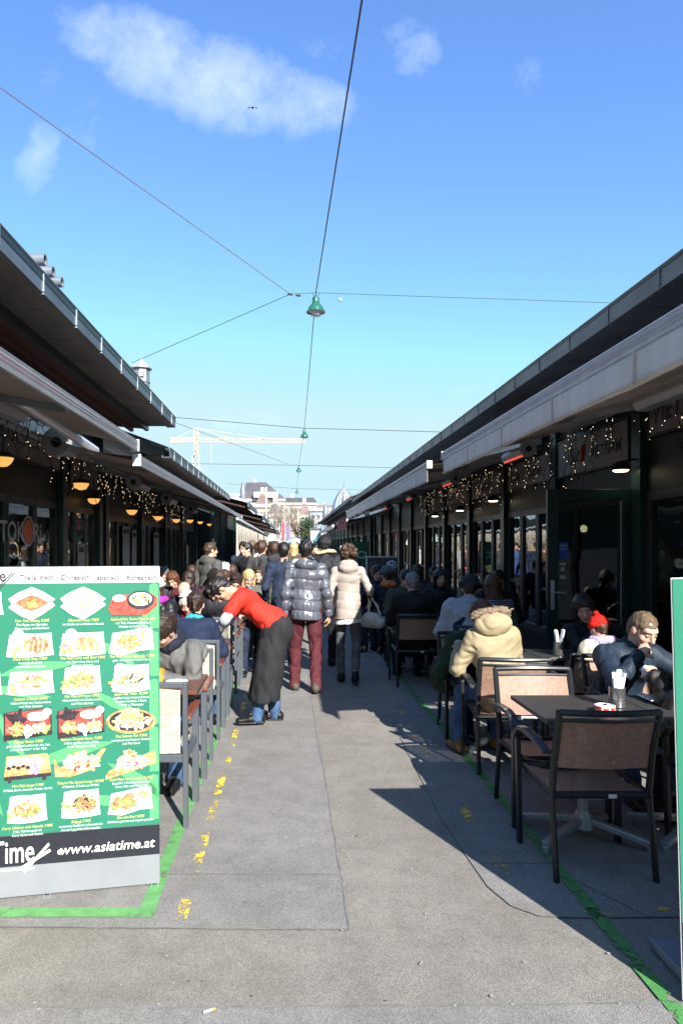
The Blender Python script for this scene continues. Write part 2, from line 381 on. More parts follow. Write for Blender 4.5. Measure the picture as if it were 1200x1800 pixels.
# ---------------------------------------------------------------- market buildings
def facade(B, X, sgn, posts, z_top, sill=.45, head=2.2, board=(2.55,2.95), seed=1, skip=(), panes=3):
    """window bays on the plane x = X; sgn = +1 when the wall lies to the right of the lane"""
    rr = random.Random(seed); out = -sgn
    w = MB()
    for i, y in enumerate(posts):
        p = MB(); p.box(X + out * .06, X + sgn * .12, y - .09, y + .09, 0, z_top); p.build('post', GREEN, B)
    for i in range(len(posts) - 1):
        a, b = posts[i] + .09, posts[i+1] - .09
        w.box(X + sgn * .02, X + sgn * .1, a, b, 0, sill)
        w.box(X + sgn * .01, X + sgn * .1, a, b, head, z_top)
        if i in skip: continue
        n = panes; step = (b - a) / n
        for k in range(n):
            y0 = a + step * k + .01; y1 = a + step * (k + 1) - .01
            f = MB(); t = .05
            f.box(X - out * 0, X + sgn * .06, y0, y0 + t, sill, head); f.box(X, X + sgn * .06, y1 - t, y1, sill, head)
            f.box(X, X + sgn * .06, y0 + t, y1 - t, sill, sill + .08); f.box(X, X + sgn * .06, y0 + t, y1 - t, head - .08, head)
            if rr.random() < .5: f.box(X + sgn * .005, X + sgn * .055, y0 + t, y1 - t, 1.1, 1.14)
            fr = f.build('window', FRAME if rr.random() < .65 else GREEN, B)
            g = MB(); g.box(X + sgn * .028, X + sgn * .036, y0 + t - .002, y1 - t + .002, sill + .078, head - .078)
            o = link('pane', g.mesh(), PANE if rr.random() < .7 else PANE_D, fr)
    w.build('wall', GREEN2, B)
def building(name, label, X, sgn, y0, y1, eave_x, eave_z, posts, ztop, bracket=.75, head=2.2, seed=1, timber=WOOD_D, skip=(), group='market stall buildings', zmat=ZINC, panel=True, gable=True):
    B = root(name, ((X + sgn * 1.5), (y0 + y1) / 2, 0), label, 'market building', group)
    facade(B, X, sgn, posts, ztop, head=head, seed=seed, skip=skip)
    # interior: back wall, floor, ceiling, counter
    it = MB(); D = X + sgn * 3.2
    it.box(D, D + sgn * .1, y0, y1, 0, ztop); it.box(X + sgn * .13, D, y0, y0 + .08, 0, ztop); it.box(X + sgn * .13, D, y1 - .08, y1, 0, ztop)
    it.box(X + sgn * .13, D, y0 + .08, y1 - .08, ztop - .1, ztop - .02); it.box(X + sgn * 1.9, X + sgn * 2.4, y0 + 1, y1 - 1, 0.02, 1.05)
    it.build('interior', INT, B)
    r2 = random.Random(seed + 50)
    for k in range(int((y1 - y0) / 2.2)):
        yy = y0 + 1.2 + k * 2.2; MB().ball((X + sgn * r2.uniform(.8, 1.6), yy + r2.uniform(-.4, .4), r2.uniform(1.75, 2.1)), .06, 8).build('ceiling_lamp', LAMP_W, B)
        m = MB(); m.box(D - sgn * .3, D - sgn * .005, yy - .6, yy + .6, 1.3, 1.33); m.box(D - sgn * .3, D - sgn * .005, yy - .6, yy + .6, 1.7, 1.73); m.build('shelf', WOOD_B, B)
        m = MB()
        for q in range(9):
            for zz in (1.331, 1.731): m.lathe([(.035, 0), (.035, .18), (.012, .23), (.012, .3)], (D - sgn * .15, yy - .5 + q * .12, zz), 6)
        m.build('bottles', (CHINA_B, WOOD_B, GREEN)[k % 3], B)
    # roof
    rx = X + sgn * 2.2; rz = eave_z + 1.15
    r = MB()
    def rp(x0, z0, x1, z1, th=.05):
        r.slab([(x0, y0, z0), (x1, y0, z1), (x1, y1, z1), (x0, y1, z0)], (0, 0, th))
    rp(eave_x + sgn * .06, eave_z - .02, rx, rz); rp(rx, rz, rx + sgn * 3.5, eave_z + .1)
    r.build('roof', zmat, B)
    seam = MB(); k = y0 + .3
    while k < y1:
        seam.beam((eave_x + sgn * .08, k, eave_z + .045), (rx, k, rz + .065), .02, .03); k += .6
    seam.build('roof_seam', zmat, B)
    # box gutter along the eave with its brackets
    g = MB(); ex = eave_x
    g.box(ex, ex + sgn * .012, y0, y1, eave_z - .13, eave_z); g.box(ex, ex + sgn * .13, y0, y1, eave_z - .142, eave_z - .13)
    g.box(ex + sgn * .118, ex + sgn * .13, y0, y1, eave_z - .13, eave_z - .03)
    g.tube([(ex, y0, eave_z + .004), (ex, y1, eave_z + .004)], .011, 8)
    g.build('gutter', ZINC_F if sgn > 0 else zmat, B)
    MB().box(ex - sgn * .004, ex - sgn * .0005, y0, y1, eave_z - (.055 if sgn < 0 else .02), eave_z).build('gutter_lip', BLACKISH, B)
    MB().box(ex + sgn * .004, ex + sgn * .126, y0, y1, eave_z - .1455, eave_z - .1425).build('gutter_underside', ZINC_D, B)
    k = y0 + .35
    while k < y1:
        bk = MB(); bk.box(ex - sgn * .008, ex - sgn * .0005, k - .007, k + .007, eave_z - .13, eave_z + .012); bk.box(ex - sgn * .008, ex + sgn * .02, k - .007, k + .007, eave_z - .151, eave_z - .1425)
        bk.build('gutter_bracket', ZINC_L if sgn < 0 else zmat, B); k += bracket
    # soffit: zinc panels, beam, timber
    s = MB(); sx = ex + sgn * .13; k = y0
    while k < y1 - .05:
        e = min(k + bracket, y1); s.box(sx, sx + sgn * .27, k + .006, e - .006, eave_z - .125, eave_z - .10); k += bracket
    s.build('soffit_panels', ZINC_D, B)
    bm_ = MB(); bx = sx + sgn * .27
    bm_.box(bx, bx + sgn * .05, y0 + .02, y1 - .02, eave_z - .20, eave_z - .06); bm_.build('eave_beam', BLACKISH, B)
    t = MB(); t.slab([(bx + sgn * .05, y0 + .02, eave_z - .17), (X + sgn * .1, y0 + .02, eave_z - .10), (X + sgn * .1, y1 - .02, eave_z - .10), (bx + sgn * .05, y1 - .02, eave_z - .17)], (0, 0, .04))
    t.box(X - sgn * .02, X + sgn * .0, y0 + .02, y1 - .02, ztop - .02, eave_z - .15)
    for q in (.3, .62): xx = bx + (X - bx) * q; t.box(xx, xx + sgn * .05, y0 + .03, y1 - .03, eave_z - .21, eave_z - .14)
    t.build('soffit_timber', timber, B)
    if gable:
        gw = MB(); gw.slab([(X + sgn * .1, y0 + .02, 0), (D, y0 + .02, 0), (D, y0 + .02, eave_z + .6), (rx, y0 + .02, rz - .03), (X + sgn * .1, y0 + .02, eave_z + .1)], (0, .05, 0)); gw.build('gable_wall', GREEN2, B)
    return B
CHINA_B = mat('pale_bottle_glass', (.5,.5,.45), .3)
postsL = [.9, 3.5, 6.2, 8.75, 11.3]
LB1 = building('market_building', 'dark green market hall at left with grey zinc gutter and red timber eave', -2.9, -1, .8, 10.5, -1.75, 3.6, postsL[:4] + [10.4], 3.3, seed=3)
LB2 = building('market_building', 'lower left market hall with long zinc gutter above lit amber lamps', -2.9, -1, 10.62, 21, -1.85, 3.16, [10.75, 13.3, 15.8, 18.3, 20.9], 2.95, .72, head=2.15, seed=4, timber=WOOD_B)
postsR = [3.0] + [6.95 + 2.2 * i for i in range(11)]
RB1 = building('market_building', 'long dark green market hall at right with folding glass doors and fairy lights', 3.5, 1, 2.9, 29.2, 2.55, 3.6, postsR, 3.35, .78, seed=9, skip=(1,))
RB2 = building('market_building', 'far right market hall beyond the red awning, small in the distance', 3.4, 1, 29.4, 66, 2.5, 3.75, [29.6 + 3.03 * i for i in range(13)], 3.4, 1.2, seed=12)
# small stalls beyond, left: roofs step out into the lane
for (x, y0, y1, z, lab) in ((-1.35, 21.6, 27, 3.0, 'small left stall with pale flat zinc roof past the amber lamps'), (-1.15, 28, 35, 2.85, 'small left stall with dark roof above the striped canvas'),
                            (-1.1, 36, 47, 2.8, 'distant left stall with sloping grey roof'), (-1.05, 48, 62, 2.75, 'farthest low stall roof on the left of the lane')):
    B = root('market_stall', (x - 1, (y0 + y1) / 2, 0), lab, 'market stall', 'small stalls in the distance')
    b = MB(); b.slab([(x, y0, z), (x - 3, y0, z + .75), (x - 3, y1, z + .75), (x, y1, z)], (0, 0, .07)); b.build('roof', ZINC_L, B)
    b = MB(); b.box(x - .01, x + .03, y0, y1, z - .13, z + .01); b.build('gutter', ZINC, B)
    b = MB(); b.slab([(x - .1, y0 + .1, z - .16), (x - 2.9, y0 + .1, z + .55), (x - 2.9, y1, z + .55), (x - .1, y1, z - .16)], (0, 0, .05)); b.build('soffit', WOOD_D, B)
    b = MB(); b.box(x - 1.2, x - 3, y0 + .3, y1 - .1, 0, z - .05); b.build('wall', GREEN2, B)
    for k in (y0 + .4, (y0 + y1) / 2, y1 - .4): MB().box(x - 1.16, x - 1.2 + .1, k - .06, k + .06, 0, z - .1).build('post', GREEN, B)
# ---------------------------------------------------------------- open door on the right
D = root('glass_door', (3.45, 7.08, 0), 'open dark green glass door with blue sticker, standing out from the right facade', 'door')
y = 7.08; b = MB()
x0, x1, z0, z1 = 2.61, 3.48, .06, 2.25
b.box(x0, x0 + .11, y, y + .05, z0, z1); b.box(x1 - .1, x1, y, y + .05, z0, z1); b.box(x0 + .11, x1 - .1, y, y + .05, z1 - .1, z1); b.box(x0 + .11, x1 - .1, y, y + .05, z0, z0 + .5)
b.build('door_frame', GREEN, D, bevel=.004)
MB().box(x0 + .108, x1 - .098, y + .02, y + .028, z0 + .498, z1 - .098).build('pane', PANE, D)
MB().box(x1 - .13, x1 - .12, y - .006, y - .001, z0 + .52, z1 - .12).build('edge_strip', ALU, D)
h = MB(); h.box(x0 + .03, x0 + .065, y - .012, y - .001, 1.02, 1.32); h.tube([(x0 + .048, y - .012, 1.2), (x0 + .048, y - .055, 1.2), (x0 + .17, y - .055, 1.195)], .009); h.build('handle', ALU, D)
BLUE = mat('blue_sticker', (.02,.08,.35), .4, var=.2); PALE = mat('pale_sticker', (.4,.45,.4), .5, var=.2)
b = MB(); b.box(x0 + .125, x0 + .215, y + .012, y + .018, 1.54, 1.71); b.build('sticker', BLUE, D)
b = MB(); b.box(x0 + .13, x0 + .19, y + .012, y + .018, 1.33, 1.37); b.box(x0 + .13, x0 + .185, y + .012, y + .018, 1.47, 1.50); b.box(x0 + .14, x0 + .175, y + .012, y + .018, 1.41, 1.455); b.build('sticker', PALE, D)
def face_m(X, y, z, sgn, rz=0):
    """placement for lettering on a facade: sgn=+1 facing the lane from the right"""
    return Matrix.Translation((X, y, z)) @ Euler((R(90), 0, R(-90) if sgn > 0 else R(90))).to_matrix().to_4x4()
tm = Matrix.Translation((x0 + .132, y + .010, 1.665)) @ Euler((R(90), 0, 0)).to_matrix().to_4x4()
link('lettering', text_mesh([('OFFEN', .026, tm, 0, 'LEFT', 1), ('TÄGLICH', .02, Matrix.Translation((0,0,-.03)) @ tm, 0, 'LEFT', 1)]), WHITE, D, True)
# ---------------------------------------------------------------- sign boards above the windows
def signboard(X, sgn, y0, y1, z0, z1, words, label, chili=False, size=.2, italic=.1):
    S = root('sign_board', (X, (y0 + y1) / 2, z0), label, 'sign', 'painted boards above the windows')
    MB().box(X, X + sgn * .04, y0, y1, z0, z1).build('board', SIGNW, S, bevel=.004)
    f = MB(); t = .025
    f.box(X - sgn * .008, X + sgn * .03, y0 - t, y0 - .001, z0 - t, z1 + t); f.box(X - sgn * .008, X + sgn * .03, y1 + .001, y1 + t, z0 - t, z1 + t)
    f.box(X - sgn * .008, X + sgn * .03, y0, y1, z1 + .001, z1 + t); f.box(X - sgn * .008, X + sgn * .03, y0, y1, z0 - t, z0 - .001); f.build('frame', BLACKISH, S)
    its = []
    for (t, ff, s) in words:      # ff: position 0..1 along the board as read
        yy = (y1 + (y0 - y1) * ff) if sgn > 0 else (y0 + (y1 - y0) * ff)
        its.append((t, s, face_m(X - sgn * .004, yy, z0 + (z1 - z0) * .28, sgn), italic, 'LEFT', .95))
    if its: link('lettering', text_mesh(its), SIGNT, S, True)
    if chili:
        yy = y1 + (y0 - y1) * .42; zz = (z0 + z1) / 2
        MB().tube([(X - .012, yy, zz + .09), (X - .014, yy - .01, zz + .02), (X - .014, yy + .02, zz - .05), (X - .012, yy + .06, zz - .11)], [.022, .03, .022, .004], 8).build('chilli_pepper', REDP, S)
    return S
signboard(3.46, 1, 5.2, 6.72, 2.74, 3.12, [('VIETNAM', .04, .27)], 'grey board reading VIETNAM at the right edge, above the nearest window', italic=0)
signboard(3.46, 1, 7.15, 9.0, 2.56, 2.98, [('Bio', .18, .3), ('VIETNAM', .52, .19)], 'grey board with Bio Vietnam lettering and red chilli above the open door', True)
signboard(3.46, 1, 9.3, 11.1, 2.56, 2.92, [('Asia', .1, .24), ('Küche', .5, .24)], 'grey lettered board behind fairy lights, beyond the open door')
signboard(3.46, 1, 11.5, 13.3, 2.56, 2.92, [('Restaurant', .1, .24)], 'smaller grey lettered board over the second row of folding doors')
signboard(3.46, 1, 13.7, 15.5, 2.56, 2.9, [('Café', .3, .24)], 'grey board over the third row of folding doors, far along the right facade')
signboard(-2.86, -1, 6.4, 8.6, 2.6, 3.12, [('asiatischen', -.02, .36), ('Art', .72, .36)], 'big grey board with handwritten black lettering above the left window', italic=.2, size=.3)
signboard(-2.86, -1, 9.0, 10.3, 2.5, 2.85, [], 'plain grey board behind dense fairy lights on the left facade')
# window lettering on the left
T = root('window_lettering', (-2.88, 7.4, 1.8), 'white window lettering TOKORI with an orange disc', 'sign')
link('letters', text_mesh([('TOK', .3, face_m(-2.885, 6.88, 1.72, -1), 0, 'LEFT', 1.0), ('Ri', .3, face_m(-2.885, 7.78, 1.72, -1), 0, 'LEFT', 1.0)]), mat('white_vinyl', (.5,.52,.53), .5, var=0), T, True)
MB().lathe([(0, 0), (.13, 0), (.13, .004), (0, .004)], (-2.887, 7.62, 1.83), 28, 'X').build('disc', mat('orange_vinyl', (.75,.16,.03), .5, var=.1), T)
MB().lathe([(.145, 0), (.17, 0), (.17, .004), (.145, .004)], (-2.887, 7.62, 1.83), 28, 'X').build('ring', mat('pale_ring_vinyl', (.5,.52,.53), .5, var=0), T)
POST = mat('menu_poster', (.32,.33,.34), .4, var=.6, vs=26); POST2 = mat('blue_poster', (.03,.06,.2), .4, var=.6, vs=18)
for (y, z0, z1, w_, m_, lab) in ((11.9, 1.05, 2.0, .5, POST, 'grey menu poster on the left glass doors below the amber lamps'), (12.6, 1.3, 1.95, .35, POST, 'narrow grey menu poster beside the larger one, left facade'), (14.6, 1.1, 1.95, .55, POST, 'pale poster on the farther left doors'), (18.6, 1.75, 2.05, .4, POST2, 'small blue poster high on the far left glass'), (9.4, 1.2, 1.7, .3, POST, 'small menu card on the first left glass door')):
    S = root('poster', (-2.9, y, z0), lab, 'poster', 'posters on the left facade'); MB().box(-2.893, -2.885, y, y + w_, z0, z1).build('sheet', m_, S); MB().box(-2.8845, -2.883, y + .04, y + w_ - .04, z1 - .12, z1 - .05).build('heading', SIGNT, S)
# ---------------------------------------------------------------- awnings
SEAMC = mat('canvas_seam', (.66,.57,.49), .85)
def awning(label, sgn, y0, y1, xb, zb, xw, zw, fabric, bar, valance=.2, group='retractable awnings over the terraces', nseg=None, box=True):
    A = root('awning', (xw, (y0 + y1) / 2, zw), label, 'awning', group)
    n = nseg or max(6, int((y1 - y0) / .25)); th = .006
    g = MB(); rows = 6; top = []
    for j in range(rows + 1):
        f = j / rows
        for i in range(n + 1):
            yy = y0 + (y1 - y0) * i / n
            top.append((xw + (xb - xw) * f, yy, zw + (zb - zw) * f - .05 * math.sin(math.pi * f) + .006 * math.sin(i * 1.3)))
    b = len(top); bot = [(x, y, z - th) for (x, y, z) in top]; fs = []
    for j in range(rows):
        for i in range(n):
            q = (j*(n+1)+i, j*(n+1)+i+1, (j+1)*(n+1)+i+1, (j+1)*(n+1)+i)
            fs.append(q); fs.append(tuple(k + b for k in reversed(q)))
    g.add(top + bot, fs); g.build('canvas', fabric, A, smooth=True)
    bb = MB(); s = -sgn   # ribbed front bar
    prof = [(0, -.045), (.03, -.05), (.035, -.03), (.026, -.022), (.038, -.01), (.028, 0), (.04, .012), (.03, .022), (.036, .038), (.02, .05), (0, .045), (-.03, .03), (-.03, -.03)]
    ring0 = [(xb + s * p[0], y0 - .03, zb + p[1]) for p in prof]; ring1 = [(xb + s * p[0], y1 + .03, zb + p[1]) for p in prof]; m = len(prof)
    bb.add(ring0 + ring1, [(i, (i+1) % m, (i+1) % m + m, i + m) for i in range(m)] + [tuple(range(m)), tuple(reversed(range(m, 2*m)))])
    bb.build('front_bar', bar, A)
    for yy in (y0 - .034, y1 + .03): MB().box(xb - .04, xb + .04, yy - .012, yy + .012, zb - .055, zb + .055).build('end_cap', WHITE, A, bevel=.006)
    if valance:
        v = MB(); N2 = n * 3; a = []
        for j in range(5):
            f = j / 4
            for i in range(N2 + 1):
                yy = y0 + (y1 - y0) * i / N2
                w = (.006 * math.sin(yy * 5.3) + .004 * math.sin(yy * 11.7 + 1)) * f
                dz = valance * (1 + .025 * math.sin(yy * 2.1)) * f
                a.append((xb + s * .02 + w, yy, zb - .04 - dz))
        q = []
        for j in range(4):
            for i in range(N2): q.append((j*(N2+1)+i, j*(N2+1)+i+1, (j+1)*(N2+1)+i+1, (j+1)*(N2+1)+i))
        v.add(a, q); vo = v.build('valance', fabric, A, smooth=True)
        sm = vo.modifiers.new('s', 'SOLIDIFY'); sm.thickness = .004
        st = MB(); k = y0 + .8
        while k < y1 - .3: st.box(xb + s * .024, xb + s * .034, k - .006, k + .006, zb - .04 - valance * .97, zb - .05); k += 1.2
        st.box(xb + s * .024, xb + s * .034, y0, y1, zb - .04 - valance * .93, zb - .04 - valance * .9); st.build('hem_seam', SEAMC, A)
    k = y0 + .6
    while k < y1:       # folding arms
        ar = MB(); mx = (xw + xb) / 2; mz = (zw + zb) / 2 - .1
        ar.beam((xw + s * .05, k, zw - .14), (mx, k + .32, mz), .04, .05); ar.beam((mx, k + .32, mz), (xb - s * .03, k + .1, zb - .03), .035, .045)
        ar.ball((mx, k + .32, mz), .035, 8)
        ar.build('folding_arm', HEAT_W, A); k += 2.6
    if box: MB().box(xw - s * .05, xw + s * .14, y0, y1, zw - .05, zw + .09).build('cassette', ALU_W, A, bevel=.02)
    return A
awning('near right beige awning with white front bar and hanging valance', 1, 3.0, 8.6, 1.9, 2.79, 3.42, 3.12, CANVAS, ALU_W)
awning('second right beige awning past the gap, paler and smaller', 1, 9.6, 23.6, 1.9, 2.79, 3.42, 3.12, CANVAS, ALU_W)
awning('short red awning far down the right side', 1, 24.2, 29, 1.95, 2.55, 3.4, 2.95, RED_AW, RED_AW, .25)
awning('pale distant awning beyond the red one on the right', 1, 30, 44, 1.8, 2.5, 3.3, 2.95, CANVAS, ALU_W, .1)
awning('near left grey canvas awning with bright ribbed metal bar', -1, 1.2, 6.28, -1.42, 2.585, -2.8, 3.02, CANVAS_G, ALU, 0)
awning('long left awning running past the amber lamps to the striped canvas', -1, 6.42, 19.6, -1.42, 2.46, -2.8, 2.9, CANVAS_G, ALU, 0)
# striped canvas wall, left
def striped_mat():
    m = bpy.data.materials.new('striped_canvas'); m.use_nodes = True; n = m.node_tree.nodes; l = m.node_tree.links; b = n['Principled BSDF']; b.inputs['Roughness'].default_value = .85
    tc = N(n, 'ShaderNodeTexCoord'); sp = N(n, 'ShaderNodeSeparateXYZ'); l.new(tc.outputs['Object'], sp.inputs[0])
    k = N(n, 'ShaderNodeMath', operation='MULTIPLY'); k.inputs[1].default_value = 3.1; l.new(sp.outputs[1], k.inputs[0])
    f = N(n, 'ShaderNodeMath', operation='FRACT'); l.new(k.outputs[0], f.inputs[0])
    r = N(n, 'ShaderNodeValToRGB'); r.color_ramp.interpolation = 'CONSTANT'; e = r.color_ramp.elements
    e[0].color = (.36,.25,.16,1); e[1].position = .4; e[1].color = (.62,.57,.48,1)
    x = e.new(.55); x.color = (.45,.36,.26,1); x = e.new(.62); x.color = (.64,.6,.52,1)
    l.new(f.outputs[0], r.inputs[0]); l.new(r.outputs[0], b.inputs['Base Color']); return m
S = root('striped_canvas_wall', (-1.3, 25, 0), 'beige and white striped canvas side wall at the end of the left awning', 'canvas screen')
b = MB(); vs = []; fs = []; n = 120
for j, (z, bul) in enumerate(((2.28, 0), (1.9, .02), (1.4, .05), (.9, .05), (.15, .02))):
    for i in range(n + 1):
        yy = 17.2 + 22 * i / n; vs.append((-1.36 + bul * math.sin(yy * 6.2), yy, z - .004 * (yy - 17)))
for j in range(4):
    for i in range(n): fs.append((j*(n+1)+i, j*(n+1)+i+1, (j+1)*(n+1)+i+1, (j+1)*(n+1)+i))
b.add(vs, fs); o = b.build('canvas', striped_mat(), S, smooth=True); o.modifiers.new('s', 'SOLIDIFY').thickness = .006
b = MB(); b.beam((-1.33, 17.1, 2.33), (-1.33, 39, 2.24), .05, .06); b.build('top_rail', WHITE, S)
# ---------------------------------------------------------------- heaters
def heater(X, y, z, sgn, L, label, glow=True, big=1.):
    H = root('patio_heater', (X, y, z), label, 'patio heater', 'infrared heaters under the awnings')
    b = MB(); s = -sgn; r = .075 * big
    prof = [(.0, r), (s*.05, r*.8), (s*.08, r*.1), (s*.05, -r*.7), (-s*.03, -r*.75), (-s*.06, 0), (-s*.045, r*.8)]; m = len(prof)
    ra = [(X + p[0] * big, y - L/2, z + p[1]) for p in prof]; rb = [(X + p[0] * big, y + L/2, z + p[1]) for p in prof]
    b.add(ra + rb, [(i, (i+1) % m, (i+1) % m + m, i + m) for i in range(m)] + [tuple(range(m)), tuple(range(m, 2*m))]); b.build('housing', HEAT_W, H, bevel=.01)
    d = MB(); d.lathe([(0, -.02), (.085*big, -.02), (.1*big, 0), (.085*big, .02), (0, .02)], (X + s*.02, y - L/2 - .03, z + .01), 20, 'X' if False else 'Y'); d.build('bracket_disc', HEAT_W, H, smooth=True)
    MB().lathe([(0, -.026), (.035*big, -.026), (.035*big, .026), (0, .026)], (X + s*.02, y - L/2 - .03, z + .01), 14, 'Y').build('bolt', BLACK, H)
    MB().beam((X + s*.02, y - L/2 - .03, z + .05), (X + s*.0, y - L/2 - .03, z + .3), .03, .03).build('bracket', HEAT_W, H)
    if glow: MB().tube([(X + s*.045*big, y - L/2 + .05, z - r*.72), (X + s*.045*big, y + L/2 - .05, z - r*.72)], .013, 8).build('heating_tube', HEAT_R, H)
for i, (y, lab, gl) in enumerate(((4.95, 'nearest right heater under the awning edge by the Vietnam board', False), (8.3, 'heater glowing red above the open door', True), (11.8, 'second glowing heater along the right awning, past the gap', True),
                              (15.6, 'third heater along the right awning with dull red tube', True), (19.5, 'farthest heater visible under the right awning', True))):
    heater(2.7, y, 2.76, 1, .8, lab, gl)
for (x, y, z, L, lab, bg) in ((-2.35, 5.6, 2.8, .75, 'big pale heater at the left edge under the near awning', 1.3), (-2.3, 7.0, 2.67, .42, 'stubby heater with round end beside the left post', 1.5),
                          (-2.1, 9.6, 2.5, .8, 'heater under the long left awning above the third amber lamp', 1.1), (-2.1, 12.0, 2.45, .8, 'dark heater farther along the long left awning', 1.), (-2.1, 14.8, 2.42, .8, 'farthest heater under the left awning', 1.)):
    heater(x, y, z, -1, L, lab, False, bg)
MB().tube([(-1.95, 5.0, 2.72), (-1.95, 6.9, 2.62)], .045, 10).build('tmp', ALU_W)
bpy.data.objects['tmp'].name = 'awning_roller'; tag(bpy.data.objects['awning_roller'], 'thin pale metal roller tube hanging under the near left awning', 'roller tube')
# ---------------------------------------------------------------- fairy lights
def fairy(X, y0, y1, z0, z1, n, label, seed, sgn):
    r = random.Random(seed); Fy = root('fairy_lights', (X, (y0 + y1) / 2, z1), label, 'fairy lights', 'strings of fairy lights')
    c = MB(); bl = MB(); k = 0; ns = int((y1 - y0) / .13)
    c.tube([(X, y0 + (y1 - y0) * i / 12, z1 - .04 * math.sin(i * 1.9) ** 2) for i in range(13)], .006, 5)
    for i in range(ns):
        yy = y0 + (i + r.random()) * (y1 - y0) / ns; L = (z1 - z0) * r.uniform(.35, 1); pts = []; xx = X + r.uniform(-.05, .05)
        for j in range(7):
            pts.append((xx + r.uniform(-.03, .03), yy + r.uniform(-.07, .07), z1 - L * j / 6))
        c.tube(pts, .004, 4)
        for q in range(max(1, int(.62 * n / ns + r.random()))):
            t = r.random() * 6; a = int(t); p = Vector(pts[a]).lerp(Vector(pts[min(6, a + 1)]), t - a)
            bl.ball(p + Vector((-sgn * .012, 0, 0)), r.choice((.0025, .0035, .0045)), 5)
    c.build('cable', CABLE, Fy); tag(bl.build('bulbs', BULB, Fy), kind='stuff')
fy = [(3.33, 5.3, 6.8, 2.5, 3.05, 40, 'sparse fairy lights over the Vietnam board at the right edge'), (3.30, 7.0, 9.1, 2.3, 3.02, 100, 'fairy lights hanging over the chilli board above the open door'),
      (3.32, 9.2, 11.2, 2.25, 2.98, 110, 'dense fairy lights above the first folding doors past the open door'), (3.32, 11.4, 13.4, 2.25, 2.95, 130, 'dense fairy lights above the second folding doors'),
      (3.32, 13.6, 15.6, 2.25, 2.95, 120, 'fairy lights above the third folding doors'), (3.32, 15.8, 18, 2.3, 2.95, 100, 'farthest fairy lights on the right facade')]
for i, a in enumerate(fy): fairy(*a[:6], a[6], 40 + i, 1)
fy = [(-2.6, 5.6, 7.3, 2.35, 2.95, 46, 'loose fairy lights over the handwritten left board'), (-2.62, 7.4, 9.1, 2.15, 2.85, 90, 'fairy lights around the left post by the first amber lamp'),
      (-2.6, 9.2, 11.4, 2.15, 2.75, 150, 'dense fairy light curtain above the left glass doors'), (-2.6, 11.5, 13.6, 2.1, 2.65, 130, 'dense fairy lights past the left glass doors'), (-2.6, 13.8, 17, 2.1, 2.6, 130, 'farthest cluster of fairy lights on the left')]
for i, a in enumerate(fy): fairy(*a[:6], a[6], 60 + i, -1)
# ---------------------------------------------------------------- lamps under the awnings
def bowl_lamp(px, py, X, label, s=1.):
    Y = X * F / (px - VX); p = P(px, py, Y)
    L = root('wall_lamp', p, label, 'lamp', 'amber bowl lamps under the left awning')
    r = .088 * s
    MB().lathe([(0, -r * .85), (r*.4, -r*.78), (r*.75, -r*.5), (r*.95, -r*.15), (r, 0), (0, .002)], p, 20).build('glass_bowl', LAMP_Y, L, smooth=True)
    MB().lathe([(0, .003), (r*1.12, .003), (r*1.12, .02), (r*.7, .05), (0, .06)], p, 20).build('cap', BLACK, L, smooth=True)
    MB().tube([(p.x, p.y, p.z + .05), (p.x, p.y, p.z + .3)], .008, 6).build('rod', BLACK, L)
for a in ((5, 805, -2.5, 'amber bowl lamp cut off at the left edge', 1.05), (143, 850, -2.5, 'largest whole amber bowl lamp, right of the left post', 1.05), (165, 877, -2.75, 'amber bowl lamp just behind and below the first whole one', 1.),
          (232, 897, -2.5, 'amber bowl lamp above the dark left doors', 1.), (278, 908, -2.5, 'amber bowl lamp at the edge of the fairy lights', 1.), (310, 913, -2.5, 'small amber bowl lamp beyond the fairy lights', 1.),
          (334, 914, -2.5, 'second smallest amber bowl lamp near the green wall', 1.), (352, 917, -2.5, 'tiny amber bowl lamp beside the green wall', .9), (368, 921, -2.5, 'farthest tiny amber bowl lamp at the left', .85)):
    bowl_lamp(*a)
for (px, py, lab) in ((1090, 826, 'lit oval lamp under the chilli board'), (866, 880, 'lit lamp above the first folding doors'), (808, 897, 'lit lamp above the second folding doors'), (764, 907, 'small lit lamp above the third folding doors')):
    Y = 3.3 * F / (px - VX); p = P(px, py, Y); L = root('wall_lamp', p, lab, 'lamp', 'lit lamps on the right facade')
    MB().lathe([(0, -.02), (.06, -.018), (.08, 0), (0, 0)], p, 20).build('lens', LAMP_W, L, smooth=True)
    MB().lathe([(.08, -.004), (.1, -.004), (.09, .04), (.03, .09), (0, .09)], p, 20).build('shade', BLACK, L, smooth=True)
    MB().tube([(p.x, p.y, p.z + .08), (p.x + .15, p.y, p.z + .11)], .012, 6).build('arm', BLACK, L)
# roof fittings
RZ = mat('galvanised_duct', (.26,.29,.33), .4, .5, var=.2)
for (px, py, Y, lab) in ((51, 447, 6.2, 'nearest of three curved vent hoods on the left roof'), (67, 468, 6.6, 'middle of three curved vent hoods on the left roof'), (84, 486, 7.0, 'farthest of three curved vent hoods on the left roof')):
    p = P(px, py + 10, Y); o = MB(); r = .052
    o.lathe([(r, -.0), (r, .5), (r*.82, .5), (r*.82, 0), (r, 0)], (p.x - .35, p.y, p.z), 18, 'X'); o.box(p.x - .2, p.x - .1, p.y - .03, p.y + .03, p.z - .6, p.z - r * .9)
    tag(o.build('roof_vent', RZ, None, False, smooth=True), lab, 'vent hood', 'three curved vent hoods')
p = P(249, 675, 12.6); L = root('roof_lantern', p, 'pale octagonal roof lantern with a round latticed opening above the left eave', 'roof lantern')
b = MB(); b.lathe([(.15, -.6), (.15, .0), (.165, .02), (.15, .04), (.15, .27)], p, 8); b.build('drum', RZ, L)
